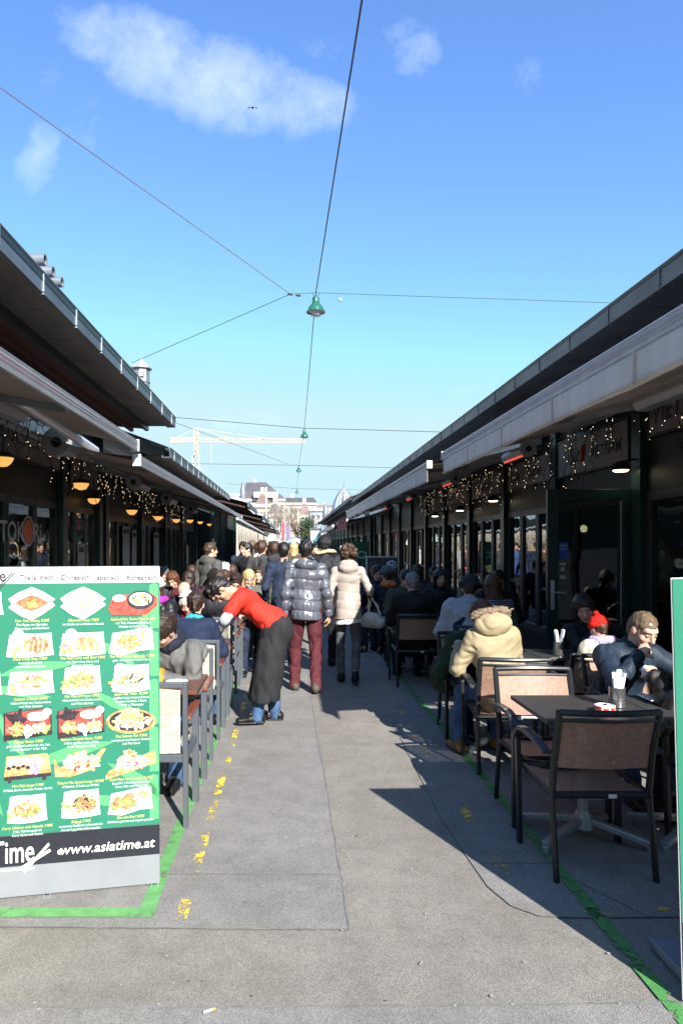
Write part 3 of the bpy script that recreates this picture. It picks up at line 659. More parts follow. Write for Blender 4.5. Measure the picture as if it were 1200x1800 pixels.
b = MB(); b.lathe([(.2, .27), (.2, .3), (.1, .38), (.03, .42), (.02, .45), (0, .45)], p, 8); b.lathe([(0, .262), (.2, .27)], p, 8); b.build('cap', ZINC_L, L)
b = MB(); b.lathe([(0, 0), (.055, 0), (.055, .012), (0, .012)], (p.x + .03, p.y - .16, p.z + .15), 16, 'Y'); b.build('opening', BLACK, L)
b = MB()
for k in (-.03, 0, .03): b.box(p.x + .03 + k - .004, p.x + .03 + k + .004, p.y - .168, p.y - .160, p.z + .1, p.z + .2); b.box(p.x - .02, p.x + .08, p.y - .173, p.y - .168, p.z + .15 + k - .004, p.z + .15 + k + .004)
b.build('lattice', WHITE, L)
# ---------------------------------------------------------------- overhead lamps and wires
LG = mat('green_enamel', (.02,.13,.09), .3, var=.1, coat=.4); WIRE = mat('steel_wire', (.05,.05,.05), .5, var=0); WIRE_R = mat('red_brown_wire', (.22,.09,.08), .5, var=0)
GL = mat('frosted_lamp_glass', (.75,.8,.85), .2, var=0, alpha=.55)
lamps = []
names = ['nearest and largest green hanging street lamp', 'second green hanging lamp down the lane', 'third green hanging lamp, small over the rooftops', 'fourth tiny green hanging lamp', 'farthest tiny green hanging lamp by the skyline']
for i, (px, py, Y) in enumerate(((555, 537, 10.9), (535, 763, 23.5), (525, 825, 34.5), (522, 864, 48.5), (521, 880, 60))):
    p = P(px, py, Y); lamps.append(p); k = 1.
    L = root('street_lamp', p, names[i], 'street lamp', 'green lamps hung on the centre wire')
    MB().lathe([(0, .13), (.045, .13), (.055, .115), (.055, .05), (.062, .045), (.06, .03), (.09, 0), (.118, -.04), (.128, -.085), (.15, -.1), (.15, -.108), (.125, -.1)], p, 28).build('shade', LG, L, smooth=True)
    MB().lathe([(0, -.055), (.122, -.095)], p, 24).build('reflector', WHITE, L, smooth=True)
    MB().lathe([(.075, -.09), (.078, -.16), (.07, -.165), (0, -.165)], p, 20).build('glass', GL, L, smooth=True)
    b = MB(); b.tube([(p.x, p.y, p.z + .13), (p.x, p.y, p.z + .21)], .008, 6); b.tube([(p.x - .07, p.y, p.z + .2), (p.x, p.y, p.z + .13), (p.x + .07, p.y, p.z + .2)], .005, 5); b.build('hanger', WIRE, L)
def wire(pts, r, label, m=WIRE, sag=0.):
    out = []
    for a, b_ in zip(pts[:-1], pts[1:]):
        a = Vector(a); b_ = Vector(b_)
        for i in range(8): t = i / 8; q = a.lerp(b_, t); q.z -= sag * 4 * t * (1 - t); out.append(q)
    out.append(Vector(pts[-1]))
    return tag(MB().tube(out, r, 5).build('overhead_wire', m, None, False), label, 'wire', 'overhead wires')
up = lambda p: Vector((p.x, p.y, p.z + .2))
wire([P(650, -90, 4.3)] + [up(q) for q in lamps], .008, 'black centre wire running down the lane through the hanging lamps')
j1 = P(510, 517, 10.9)
wire([j1, up(lamps[0]), P(1120, 534, 10.9)], .004, 'cross wire at the nearest lamp running right to the roof')
wire([P(-40, 125, 6.0), j1], .0042, 'thin red-brown wire rising to the upper left corner', WIRE_R)
wire([j1, P(232, 638, 12.5)], .005, 'wire from the junction down to the roof lantern')
wire([P(300, 733, 23.5), up(lamps[1]), P(800, 760, 23.5)], .011, 'cross wire at the second lamp')
wire([P(335, 815, 34.5), up(lamps[2]), P(720, 823, 34.5)], .012, 'cross wire at the third lamp')
wire([P(300, 740, 23), P(507, 816, 34.5)], .008, 'thin slanting wire left of the third lamp')
wire([P(400, 850, 48.5), up(lamps[3]), P(680, 862, 48.5)], .012, 'cross wire at the fourth lamp')
b = MB()
for q in (j1, P(524, 519, 10.9)): b.tube([q + Vector((-.04, 0, 0)), q + Vector((.04, 0, -.005))], .018, 8)
tag(b.build('wire_clamp', WIRE, None, False), 'dark clamp joining the wires left of the nearest lamp', 'wire clamp')
o = MB().ball(P(598, 527, 10.88), .028, 12).build('light_bulb', WHITE, None, False, smooth=True); tag(o, 'small white bulb on the cross wire right of the nearest lamp', 'bulb')
# bird
p = P(444, 190, 22); b = MB()
def wing(s): b.slab([p + Vector(q) for q in ((0, .04, .01), (s*.05, .04, .05), (s*.13, .02, .04), (s*.17, -.02, -.05), (s*.1, -.03, .0), (s*.04, -.04, 0), (0, -.03, 0))], (0, .008, .012))
wing(1); wing(-1); b.ball(p, .03, 8, (.8, 2.4, .8)); b.slab([p + Vector(q) for q in ((-.02, -.05, 0), (.02, -.05, 0), (.03, -.12, -.03), (-.03, -.12, -.03))], (0, 0, .008))
tag(b.build('bird', BLACK, None, False), 'dark bird flying in front of the big cloud', 'bird')
# ---------------------------------------------------------------- far background
PALEW = mat('pale_render_wall', (.44,.42,.39), .85, var=.1, vs=.3); CREAM = mat('cream_render_wall', (.40,.35,.28), .85, var=.1, vs=.3)
SLATE = mat('grey_violet_roof', (.10,.09,.10), .7, var=.15, vs=.3); WIN = mat('far_window', (.10,.11,.13), .3, var=.4, vs=.2); REDROOF = mat('far_red_roof', (.22,.15,.13), .8, var=.2, vs=.3)
def house(px0, px1, pyt, Y, label, wall, roof, roof_h=0., rows=5, cols=8, depth=14, flat_top=.45, bottom=-3, li=.6, ri=1.4):
    a = P(px0, pyt, Y); b_ = P(px1, pyt, Y); w = b_.x - a.x; zt = a.z; ze = zt - roof_h
    H = root('building', ((a.x + b_.x) / 2, Y, 0), label, 'building', 'city buildings on the skyline')
    MB().box(a.x, b_.x, Y, Y + depth, bottom, ze).build('wall', wall, H)
    c = MB(); c.box(a.x - .3, b_.x + .3, Y - .4, Y - .003, ze - .7, ze + .02); c.build('cornice', PALEW, H)
    if roof_h:
        i = w * (1 - flat_top) / 2
        r = MB(); vs = [(a.x - .3, Y - .3, ze + .02), (b_.x + .3, Y - .3, ze + .02), (b_.x + .3, Y + depth, ze + .02), (a.x - .3, Y + depth, ze + .02), (a.x + i * li, Y + depth * .35, zt), (b_.x - i * ri, Y + depth * .35, zt), (b_.x - i * ri, Y + depth * .65, zt), (a.x + i * li, Y + depth * .65, zt)]
        r.add(vs, [(0,1,5,4),(1,2,6,5),(2,3,7,6),(3,0,4,7),(4,5,6,7),(0,3,2,1)]); r.build('roof', roof, H)
        k = a.x + w * .2; MB().box(k, k + .9, Y + depth * .5, Y + depth * .5 + 1.2, ze, zt + 1.5).build('chimney', PALEW, H)
    fl = (ze - 1.5) / rows
    for r_ in range(rows):
        for c_ in range(cols):
            x = a.x + w * (c_ + .5) / cols; z = ze - 1.2 - fl * r_ - fl * .5; ww = w / cols * .24; hh = fl * .28
            if z - hh < 1.5: continue
            f = MB(); f.box(x - ww - .12, x + ww + .12, Y - .12, Y - .003, z - hh - .15, z + hh + .15); fo = f.build('window', PALEW, H)
            link('pane', MB().box(x - ww, x + ww, Y - .16, Y - .121, z - hh, z + hh).mesh(), WIN, fo, False).location = (0,0,0)
    return H
house(428, 500, 844, 200, 'large pale building with dark hipped roof behind the bare trees', PALEW, SLATE, 5.4, 6, 8, 20, .5, -3, .12, 1.9)
house(500, 556, 872, 206, 'lower wing beside the dark hipped roof, pale with many windows', PALEW, SLATE, 2, 6, 7, 20, .9)
house(385, 432, 868, 210, 'pale building with stepped top left of the dark hipped roof', CREAM, SLATE, 0, 5, 4)
house(352, 388, 858, 230, 'bright building just behind the left gutter line', PALEW, SLATE, 0, 6, 3)
house(548, 660, 886, 260, 'long low distant building with reddish roof below the lamps', PALEW, REDROOF, 5, 5, 12, 20, .9)
house(545, 585, 893, 150, 'blue-grey glass fronted building right of the evergreen', mat('blue_grey_wall', (.34,.42,.52), .6, var=.2, vs=.4), SLATE, 0, 6, 4)
house(618, 672, 880, 210, 'white block showing above the right roofs behind the domed tower', PALEW, SLATE, 0, 6, 5)
house(566, 592, 912, 110, 'small pale house with curved blue roof near the domed tower', PALEW, mat('blue_roof', (.2,.28,.4), .5, var=.15), 2.2, 3, 2, 8)
# unseen town houses added round the market to block low sky and cut fill
def block(x0, x1, y0, y1, h, label, wall, n):
    H = root('building', ((x0 + x1) / 2, (y0 + y1) / 2, 0), label, 'building', 'unseen town houses added round the market')
    MB().box(x0, x1, y0, y1, -1, h).build('wall', wall, H); MB().box(x0 - .5, x1 + .5, y0 - .5, y1 + .5, h + .003, h + .6).build('cornice', PALEW, H)
    w = MB()
    for r_ in range(5):
        for c_ in range(n):
            z = 2.5 + r_ * h / 5.6
            if x1 - x0 > y1 - y0: x = x0 + (x1 - x0) * (c_ + .5) / n; yy = y1 if y0 < 0 else y0; w.box(x - .6, x + .6, yy - .03, yy + .03, z, z + 2)
            else: y = y0 + (y1 - y0) * (c_ + .5) / n; xx = x0 if x0 > 0 else x1; w.box(xx - .03, xx + .03, y - .6, y + .6, z, z + 2)
    w.build('windows', WIN, H)
block(-60, 60, -60, -44, 19, 'unseen town house row added behind the viewer to block low sky', CREAM, 30); block(46, 60, -40, 70, 19, 'unseen town house row added beyond the right market hall to block low sky', CREAM, 26); block(-58, -44, -40, 70, 19, 'unseen town house row added beyond the left market hall to block low sky', CREAM, 26)
B = root('market_building', (0, -10, 0), 'unseen dark green hall added behind the viewer to darken glass reflections', 'market building', 'market stall buildings'); MB().box(-9, 7, -14, -9, 0, 3.3).build('wall', GREEN, B); MB().slab([(-9.5, -8.4, 3.3), (7.5, -8.4, 3.3), (7.5, -11.5, 4.4), (-9.5, -11.5, 4.4)], (0, 0, .06)).build('roof', ZINC, B)  # unseen hall added so the door and window glass reflects something dark
for (px0, px1, pt, Y, rh, lab, wl_, rf) in ((452, 474, 866, 150, 2.5, 'small gabled pale house in front of the big building, left', CREAM, REDROOF), (474, 498, 884, 140, 2.2, 'low house with grey pitched roof behind the bare trees', PALEW, SLATE), (586, 612, 896, 135, 2.6, 'steep grey roofed house left of the domed tower', CREAM, SLATE), (528, 548, 884, 170, 3, 'narrow house with red pitched roof above the evergreen', PALEW, REDROOF), (404, 430, 880, 150, 2., 'cream house with a low red roof above the left gutter end', CREAM, REDROOF)):
    house(px0, px1, pt, Y, lab, wl_, rf, rh, 4, 4, 9, .3)
a_ = P(446, 865, 199); b2 = P(489, 875, 199); tag(MB().box(a_.x, b2.x, 198, 203, b2.z, a_.z).build('dormer_band', PALEW, None, False), 'white dormer storey across the dark hipped roof', 'dormer')
# domed tower
c = P(604, 905, 120); T = root('domed_tower', (c.x, c.y, 0), 'tower with glazed silver dome and a spike above the right gutter', 'tower')
DOME = mat('silver_dome', (.55,.62,.68), .35, .3, var=.12, vs=2)
b = MB(); r = 2.15; b.lathe([(r, 0), (r*.99, .5), (r*.9, 1.5), (r*.68, 2.8), (r*.38, 3.9), (r*.12, 4.5), (0, 4.6)], c, 16); b.build('dome', DOME, T, smooth=True)
b = MB()
for k in range(12):
    a = k * math.pi / 6; b.tube([(c.x + q * math.cos(a), c.y + q * math.sin(a), c.z + z) for (q, z) in ((r*1.01, 0), (r*.91, 1.5), (r*.69, 2.82), (r*.39, 3.93), (.05, 4.6))], .05, 4)
b.build('dome_ribs', ZINC, T)
MB().tube([c + Vector((0, 0, 4.5)), c + Vector((0, 0, 6))], .09, 5, .02).build('spike', ZINC, T)
b = MB(); b.lathe([(r*1.12, -.5), (r*1.12, 0), (0, .05)], c, 16); b.build('cornice', SLATE, T)
for k in range(8):
    a = k * math.pi / 4 + .3; MB().tube([(c.x + r * math.cos(a), c.y + r * math.sin(a), -1), (c.x + r * math.cos(a), c.y + r * math.sin(a), c.z - .5)], .22, 6).build('column', SLATE, T)
MB().lathe([(r*.7, -9), (r*.7, -.5)], c, 12).build('drum', PALEW, T)
# ventilators
for (px, py, Y, s, lab) in ((427, 872, 60, 1.2, 'bulging galvanised roof ventilator left of the dark hipped roof'), (605, 888, 62, 1.3, 'galvanised roof ventilator in front of the domed tower'), (572, 905, 75, 1.6, 'pale round ventilator beside the blue roof')):
    c = P(px, py, Y); s *= .28
    tag(MB().lathe([(.35*s, -2.6), (.35*s, -1.0), (.75*s, -.2), (.75*s, .4), (.4*s, 1.0), (.4*s, 1.15), (0, 1.2)], c, 12).build('roof_ventilator', RZ, None, False, smooth=True), lab, 'ventilator')
# crane
CR = mat('pale_orange_steel', (.60,.42,.31), .6, var=.1); CRW = mat('white_steel', (.45,.42,.38), .6, var=.05); CRY = mat('yellow_steel', (.7,.55,.3), .6, var=.05)
K = root('tower_crane', P(345, 958, 250), 'pale tower crane with a long horizontal jib over the left roofs', 'crane')
def lattice(b, p, q, w, n, t):
    p = Vector(p); q = Vector(q); d = (q - p) / n; ax = d.normalized(); s1 = Vector((0, 1, 0)); s2 = ax.cross(s1).normalized()
    cs = [(s1 * i + s2 * j) * w / 2 for (i, j) in ((-1,-1),(1,-1),(1,1),(-1,1))]
    for c_ in cs: b.beam(p + c_, q + c_, t, t)
    for i in range(n):
        a = p + d * i
        for k in range(4): b.beam(a + cs[k], a + d + cs[(k + 1) % 4], t * .6, t * .6)
b = MB(); lattice(b, P(345, 960, 250), P(345, 800, 250), 2.2, 16, .26); b.build('mast', CRW, K)
b = MB(); lattice(b, P(345, 800, 250), P(345, 752, 250), 1.2, 6, .35); b.build('mast_head', CR, K)
b = MB(); lattice(b, P(300, 773, 250), P(536, 775, 250), 1.2, 46, .16); b.build('jib', CR, K)
b = MB(); a = P(345, 753, 250)
for q in (P(305, 772, 250), P(420, 774, 250), P(500, 775, 250)): b.beam(a, q, .14, .14)
b.build('tie_bars', CRW, K)
MB().box(*[v for pr in zip(P(340, 792, 249), P(349, 786, 251)) for v in pr]).build('cab', CRY, K)
q = P(303, 776, 250); MB().box(q.x - .5, q.x + 4, 249.4, 250.6, q.z - .6, q.z + .9).build('counterweight', CRY, K)
b = MB(); q = P(371, 776, 250); b.tube([q, q - Vector((0, 0, 8))], .12, 4); b.build('hoist_rope', CRW, K)
# trees
BARK = mat('pale_bark', (.30,.25,.20), .8, var=.3); DBARK = mat('brown_bark', (.16,.11,.08), .8, var=.3)
def bare_tree(px, Y, h, label, seed, m=BARK, spread=.5):
    r = random.Random(seed); x = (px - VX) * Y / F; T = root('bare_tree', (x, Y, 0), label, 'tree', 'bare winter trees')
    tr = MB(); cr = MB(); hh = h * .32; tr.tube([(x, Y, -1), (x + .1, Y, hh * .5), (x, Y, hh)], .2, 7, .14); tr.build('trunk', m, T)
    def br(p, d, L, rad, dep):
        q = p; pts = [p]
        for i in range(3):
            d = (d + Vector((r.uniform(-.2,.2), r.uniform(-.2,.2), r.uniform(-.05,.22)))).normalized(); q = q + d * L / 3; pts.append(q)
        cr.tube(pts, rad, 4 if dep else 5, rad * .55, cap=False)
        if dep < 4:
            for i in range(3 if dep < 3 else 4):
                a = pts[r.choice((1, 2, 3))]
                nd = (d + Vector((r.uniform(-1,1), r.uniform(-1,1), r.uniform(-.35,.7))) * .85).normalized(); br(a, nd, L * r.uniform(.5, .8), rad * .55, dep + 1)
    for k in range(5):
        a = k * 2 * math.pi / 5 + r.random(); br(Vector((x, Y, hh)), Vector((math.cos(a) * spread, math.sin(a) * spread, 1)).normalized(), h * .3, .1, 0)
    cr.build('crown', m, T)
bare_tree(488, 84, 7.6, 'leftmost bare tree with pale branches before the big building', 1)
bare_tree(507, 92, 7.8, 'middle bare tree under the small lamps', 2)
bare_tree(526, 78, 6.0, 'bare tree directly behind the evergreen', 3, DBARK)
bare_tree(470, 110, 8, 'faint bare tree farthest left, against the pale facade', 5)
def leafy(px, Y, w, h, z0, label, seed, m):
    r = random.Random(seed); x = (px - VX) * Y / F; T = root('evergreen_tree', (x, Y, 0), label, 'tree')
    MB().tube([(x, Y, -1), (x, Y, h * .8)], .2, 6, .06).build('trunk', DBARK, T); b = MB()
    cl = [(r.gauss(0, .3), r.gauss(0, .3), r.random()) for _ in range(70)]
    for (a, c_, t) in cl:
        wr = w * (1.05 - t * .75); cx = x + a * wr; cy = Y + c_ * wr; cz = z0 + (h - z0) * t
        for _ in range(38):
            p = Vector((cx + r.gauss(0, .22), cy + r.gauss(0, .22), cz + r.gauss(0, .2))); u = Vector((r.gauss(0,1), r.gauss(0,1), r.gauss(0,1))).normalized(); v = u.orthogonal().normalized(); s = r.uniform(.06, .13)
            b.add([p - u*s, p + v*s*.6, p + u*s, p - v*s*.6], [(0,1,2,3)])
    o = link('crown', b.mesh(fix=False), m, T, True)
leafy(540, 64, 1.9, 3.9, 1.3, 'dense dark evergreen tree at the end of the lane', 4, mat('evergreen_leaf', (.035,.06,.025), .7, var=.6, vs=.9))
# distant clutter: flags, poles, parasols, van-like kiosks
pole = lambda px, y0, y1, Y, r, m: MB().tube([P(px, y0, Y), P(px, y1, Y)], r, 6)
Fg = root('banner_flag', P(498, 990, 50), 'tall narrow red flag on a pole between the bare trees', 'flag')
pole(500, 995, 915, 50, .03, ALU).build('pole', ALU, Fg); a = P(496, 918, 50); MB().slab([(a.x, 50, a.z), (a.x + .2, 50, a.z), (a.x + .18, 50, a.z - 1.3), (a.x - .02, 50, a.z - 1.3)], (0, .02, 0)).build('cloth', mat('red_flag', (.5,.04,.08), .7), Fg)
Fg = root('banner_flag', P(508, 990, 55), 'violet-grey flag beside the narrow red flag', 'flag')
pole(509, 995, 915, 55, .03, ALU).build('pole', ALU, Fg); a = P(503, 922, 55); MB().slab([(a.x, 55, a.z), (a.x + .3, 55, a.z - .15), (a.x + .25, 55, a.z - 1.2), (a.x, 55, a.z - 1.3)], (0, .02, 0)).build('cloth', mat('violet_flag', (.18,.14,.26), .7), Fg)
o = tag(pole(468, 960, 856, 90, .09, WHITE).build('flag_pole', WHITE, None, False), 'slim white pole standing before the big pale building', 'pole')
def parasol(px, py, Y, w, h, m, label):
    c = P(px, py, Y); U = root('parasol', (c.x, Y, 0), label, 'parasol', 'parasols and canopies at the end of the lane')
    b = MB(); b.lathe([(w, 0), (w * .5, h * .62), (0, h)], c, 8, a0=.4, a1=.4 + 2*math.pi); b.lathe([(w * .98, -.01), (0, h * .9)], c, 8, a0=.4, a1=.4 + 2*math.pi); b.build('canopy', m, U)
    MB().tube([(c.x, Y, 0), (c.x, Y, c.z + h)], .03, 6).build('pole', ALU, U)
TEAL = mat('teal_canvas', (.05,.22,.22), .8); LTEAL = mat('pale_teal_canvas', (.32,.45,.45), .8); NAVYC = mat('navy_canvas', (.03,.06,.16), .8)
for a in ((468, 952, 40, .9, .5, LTEAL, 'pale teal parasol above the crowd on the left'), (486, 958, 48, .8, .4, CANVAS, 'cream parasol next to the pale teal one'), (562, 952, 38, .5, .3, TEAL, 'teal parasol right of the lane above the heads'),
          (520, 955, 60, 1.2, .5, LTEAL, 'grey-teal parasol below the evergreen'), (446, 938, 34, .8, .4, mat('dark_canvas', (.05,.05,.055), .8), 'dark parasol below the distant stall roofs')): parasol(*a)
B = root('kiosk', P(558, 950, 46), 'pale grey boxy kiosk in front of the evergreen', 'kiosk'); c = P(555, 926, 46)
MB().box(c.x - .35, c.x + .35, 46, 48, 0, 2.7).build('wall', mat('pale_grey_panel', (.5,.56,.6), .5, var=.1), B); MB().box(c.x - .38, c.x + .38, 45.9, 48.1, 2.703, 2.78).build('roof', ZINC, B)
# green board sign with pale oval down the right
S = root('hanging_sign', (2.6, 19, 1.2), 'dark green notice board with a pale oval ring, behind the beige-jacket woman', 'sign'); c = P(634, 975, 18.5)
MB().box(c.x - .22, c.x + .22, 18.5, 18.53, c.z - .28, c.z + .35).build('board', mat('green_board', (.01,.09,.05), .5), S)
b = MB(); n = 20; ring = []
for k in range(n): a = 2 * math.pi * k / n; ring.append((math.cos(a), math.sin(a)))
for k in range(n):
    (x0, z0), (x1, z1) = ring[k], ring[(k + 1) % n]; b.poly([(c.x + .02 + x0*.14, 18.49, c.z + z0*.1), (c.x + .02 + x1*.14, 18.49, c.z + z1*.1), (c.x + .02 + x1*.1, 18.49, c.z + z1*.065), (c.x + .02 + x0*.1, 18.49, c.z + z0*.065)])
b.build('ring', mat('pale_green_paint', (.3,.55,.35), .5), S); MB().tube([(c.x, 18.515, 0), (c.x, 18.515, c.z - .28)], .02).build('pole', BLACK, S)
S = root('menu_stand', (2.0, 11, 0), 'framed dark menu stand on legs behind the right-hand diners', 'menu stand'); c = P(672, 1003, 13)
MB().box(c.x - .28, c.x + .28, 13, 13.03, c.z - .22, c.z + .24).build('board', mat('brown_menu', (.07,.055,.05), .4, var=.5, vs=14), S)
b = MB(); b.box(c.x - .31, c.x - .283, 12.99, 13.04, c.z - .25, c.z + .27); b.box(c.x + .283, c.x + .31, 12.99, 13.04, c.z - .25, c.z + .27); b.box(c.x - .283, c.x + .283, 12.99, 13.04, c.z + .243, c.z + .27); b.build('frame', ALU, S)
for s in (-.27, .27): MB().tube([(c.x + s, 13.05, 0), (c.x + s, 13.05, c.z)], .012).build('leg', BLACK, S)
# ---------------------------------------------------------------- chairs
GREYM = mat('grey_powder_metal', (.10,.115,.135), .4, .2, var=.08); WEAVE = mesh_mat('cream_weave', (.56,.53,.45), (400, 400), .5); ARMW = mat('red_brown_arm_wood', (.20,.06,.03), .35, var=.3, vs=14, stretch=(5,.6,5), coat=.3)
DARKM = mat('anthracite_metal', (.018,.02,.024), .35, .2, var=.08); SLING = mesh_mat('brown_sling', (.28,.165,.12), (620, 620), .2, c2=(.34,.20,.145)); ARMD = mat('dark_moulded_arm', (.035,.04,.05), .35)
TAGW = mat('white_tag', (.7,.7,.7), .5)
def make_woven():
    C = root('woven_chair', (0, 0, 0), 'x', 'chair', 'woven cream chairs on the left terrace'); w = .26
    for s in (-1, 1):
        b = MB(); b.beam((s*w, -.22, 0), (s*w, -.25, .87), .028, .042, (0, 1, 0)); b.build('leg', GREYM, C, bevel=.003)
        b = MB(); b.beam((s*w, .2, 0), (s*w, .2, .635), .04, .048, (0, 1, 0)); b.build('leg', GREYM, C, bevel=.003)
        b = MB(); b.beam((s*w, -.22, .65), (s*w, .24, .65), .055, .022); b.build('armrest', ARMW, C, bevel=.005)
    f = MB()
    f.beam((-w + .014, -.25, .855), (w - .014, -.25, .855), .034, .03); f.beam((-w + .015, -.235, .42), (w - .015, -.235, .42), .028, .045)
    f.beam((-w + .02, .2, .42), (w - .02, .2, .42), .028, .04)
    for s in (-1, 1): f.beam((s*(w - .001), -.2, .42), (s*(w - .001), .176, .42), .026, .045); f.beam((s*w, -.222, .632), (s*w, .178, .632), .026, .014)
    f.build('frame', GREYM, C, bevel=.003)
    n = 10; b = MB(); vs = []; fs = []
    for j in range(n + 1):
        for i in range(n + 1): x = -w + .03 + (2*w - .06) * i / n; vs.append((x, -.24 - .02 * math.sin(math.pi * i / n), .45 + .385 * j / n))
    for j in range(n):
        for i in range(n): fs.append((j*(n+1)+i, j*(n+1)+i+1, (j+1)*(n+1)+i+1, (j+1)*(n+1)+i))
    b.add(vs, fs); b.build('backrest', WEAVE, C, smooth=True)
    b = MB(); vs = [(x, y, z - .02 * math.sin(math.pi * (i / n))) for j in range(n + 1) for i in range(n + 1) for (x, y, z) in [(-w + .025 + (2*w - .05) * i / n, -.225 + .43 * j / n, .445)]]
    b.add(vs, fs); b.build('seat', WEAVE, C, smooth=True); return C
def make_sling():
    C = root('sling_chair', (0, 0, 0), 'x', 'chair', 'dark sling chairs on the right terrace'); w = .255
    for s in (-1, 1):
        b = MB(); b.tube([(s*w*.97, -.27, 0), (s*w*.97, -.2, .42), (s*w*.97, -.23, .62), (s*w*.97, -.30, .86)], .016, 8); b.build('leg', DARKM, C, smooth=True)
        b = MB(); b.beam((s*(w+.022), .2, 0), (s*(w+.03), .215, .6), .026, .042, (0, 1, 0)); b.build('leg', DARKM, C, bevel=.004)
        b = MB(); pts = [(-.225, .635), (-.1, .66), (.08, .668), (.18, .655), (.225, .61), (.235, .575)]
        for (p, q) in zip(pts[:-1], pts[1:]): b.beam((s*(w+.025), p[0], p[1]), (s*(w+.028), q[0], q[1]), .05, .024)
        b.build('armrest', ARMD, C, bevel=.006)
    f = MB(); tp = [(-w*.97 + 2*w*.97 * i / 8, -.30 - .035 * math.sin(math.pi * i / 8), .855) for i in range(9)]; f.tube(tp, .017, 8)
    tp = [(-w*.97 + 2*w*.97 * i / 8, -.292 - .03 * math.sin(math.pi * i / 8), .815) for i in range(9)]; f.tube(tp, .009, 6)
    f.tube([(-w*.97, -.205, .415), (w*.97, -.205, .415)], .02, 8); f.tube([(-w, .2, .41), (w, .2, .41)], .018, 8)
    for s in (-1, 1): f.tube([(s*w*.97, -.2, .415), (s*w*.97, .2, .43)], .015, 8); f.tube([(s*w*.93, -.2, .43), (s*w*.93, -.235, .62), (s*w*.93, -.295, .83)], .011, 8)
    f.build('frame', DARKM, C, smooth=True)
    n = 12; prof = [(-.292, .81), (-.27, .74), (-.25, .68), (-.235, .62), (-.225, .56)]; vs = []; fs = []
    for (y, z) in prof:
        for i in range(n + 1): x = -w*.9 + 2*w*.9 * i / n; vs.append((x, y - .028 * math.sin(math.pi * i / n), z))
    for j in range(len(prof) - 1):
        for i in range(n): fs.append((j*(n+1)+i, j*(n+1)+i+1, (j+1)*(n+1)+i+1, (j+1)*(n+1)+i))
    b = MB(); b.add(vs, fs); b.build('backrest', SLING, C, smooth=True)
    prof = [(-.2, .43), (-.1, .415), (.02, .41), (.12, .42), (.2, .435), (.225, .415)]; vs = []; fs = []
    for (y, z) in prof:
        for i in range(n + 1): x = -w*.9 + 2*w*.9 * i / n; vs.append((x, y, z - .02 * math.sin(math.pi * i / n)))
    for j in range(len(prof) - 1):
        for i in range(n): fs.append((j*(n+1)+i, j*(n+1)+i+1, (j+1)*(n+1)+i+1, (j+1)*(n+1)+i))
    b = MB(); b.add(vs, fs); b.build('seat', SLING, C, smooth=True)
    MB().box(.03, .07, -.2285, -.2255, .405, .425).build('tag', TAGW, C); return C
def place(proto, spots):
    for i, (x, y, rz, lab) in enumerate(spots):
        o = proto if i == 0 else copy_tree(proto); o.location = (x, y, 0); o.rotation_euler = (0, 0, R(rz)); o['label'] = lab
XL = -.885
L1 = [(XL, 4.34, 0, 'nearest cream woven chair, its back to the viewer beside the green menu banner'), (XL, 5.18, 180, 'woven chair under the man in the grey jacket'),
      (XL, 6.18, 0, 'woven chair holding the dark-haired woman in the navy coat'), (XL, 7.02, 180, 'woven chair facing the viewer just left of the bending waiter'),
      (XL, 8.05, 0, 'woven chair directly behind the waiter, back to the viewer'), (XL, 8.9, 180, 'woven chair facing the viewer past the waiter on the lane edge'),
      (XL, 9.9, 0, 'woven chair at the lane edge under the man in the blue jacket'), (XL, 10.75, 180, 'woven chair of the blonde woman'), (XL, 11.8, 0, 'woven chair at the fifth lane-side table, back to the viewer'),
      (XL, 12.6, 180, 'woven chair at the fifth lane-side table, facing the viewer'), (XL, 13.7, 0, 'farthest woven chair on the lane edge'),
      (-1.48, 6.18, 0, 'woven chair left of the navy coat woman, half behind the banner'), (-1.48, 7.02, 180, 'woven chair under the white-haired woman'), (-1.48, 8.05, 0, 'inner woven chair behind the white-haired woman'),
      (-1.48, 8.9, 180, 'inner woven chair of the bald man'), (-1.48, 9.9, 0, 'inner woven chair near the woman in sunglasses'), (-1.48, 10.75, 180, 'inner woven chair of the man in the blue collar'), (-1.48, 11.8, 0, 'inner woven chair by the hooded standing man'),
      (-2.15, 8.05, 0, 'woven chair of the white beanie woman'), (-2.15, 8.9, 180, 'woven chair close to the left glass doors'), (-2.15, 10.7, 180, 'woven chair of the woman in sunglasses')]
place(make_woven(), L1)
place(make_sling(), [(1.565, 3.72, 0, 'nearest brown sling chair, back to the viewer, with white tag'), (1.60, 4.32, 180, 'empty sling chair facing the viewer, its backrest sunlit'), (1.63, 5.3, -4, 'sling chair under the woman in the tan fur-hooded coat'),
      (1.62, 6.2, 180, 'sling chair of the man in the green jacket'), (1.5, 8.45, 0, 'sling chair carrying the grey-haired man in the black jacket'), (1.95, 7.3, -6, 'sling chair of the man in the pale grey jacket'),
      (1.6, 9.75, 180, 'sling chair facing the viewer beyond the black jacket man'), (1.6, 10.8, 0, 'sling chair at the green line, third group along the right'), (1.6, 11.7, 180, 'sling chair beneath the man eating with chopsticks'),
      (1.6, 13, 0, 'far sling chair by the framed menu stand'), (2.42, 3.75, 0, 'sling chair of the dark-jacketed person beside the right green sign'), (2.4, 4.85, 180, 'sling chair of the man resting chin on fist'),
      (2.35, 5.5, 0, 'sling chair under the child in the red hat'), (2.9, 6.35, 180, 'sling chair of the smiling woman by the glass door'), (2.4, 8.5, 0, 'inner sling chair near the striped jumper woman'), (2.35, 9.8, 180, 'inner sling chair of the dark-haired smiling woman')])
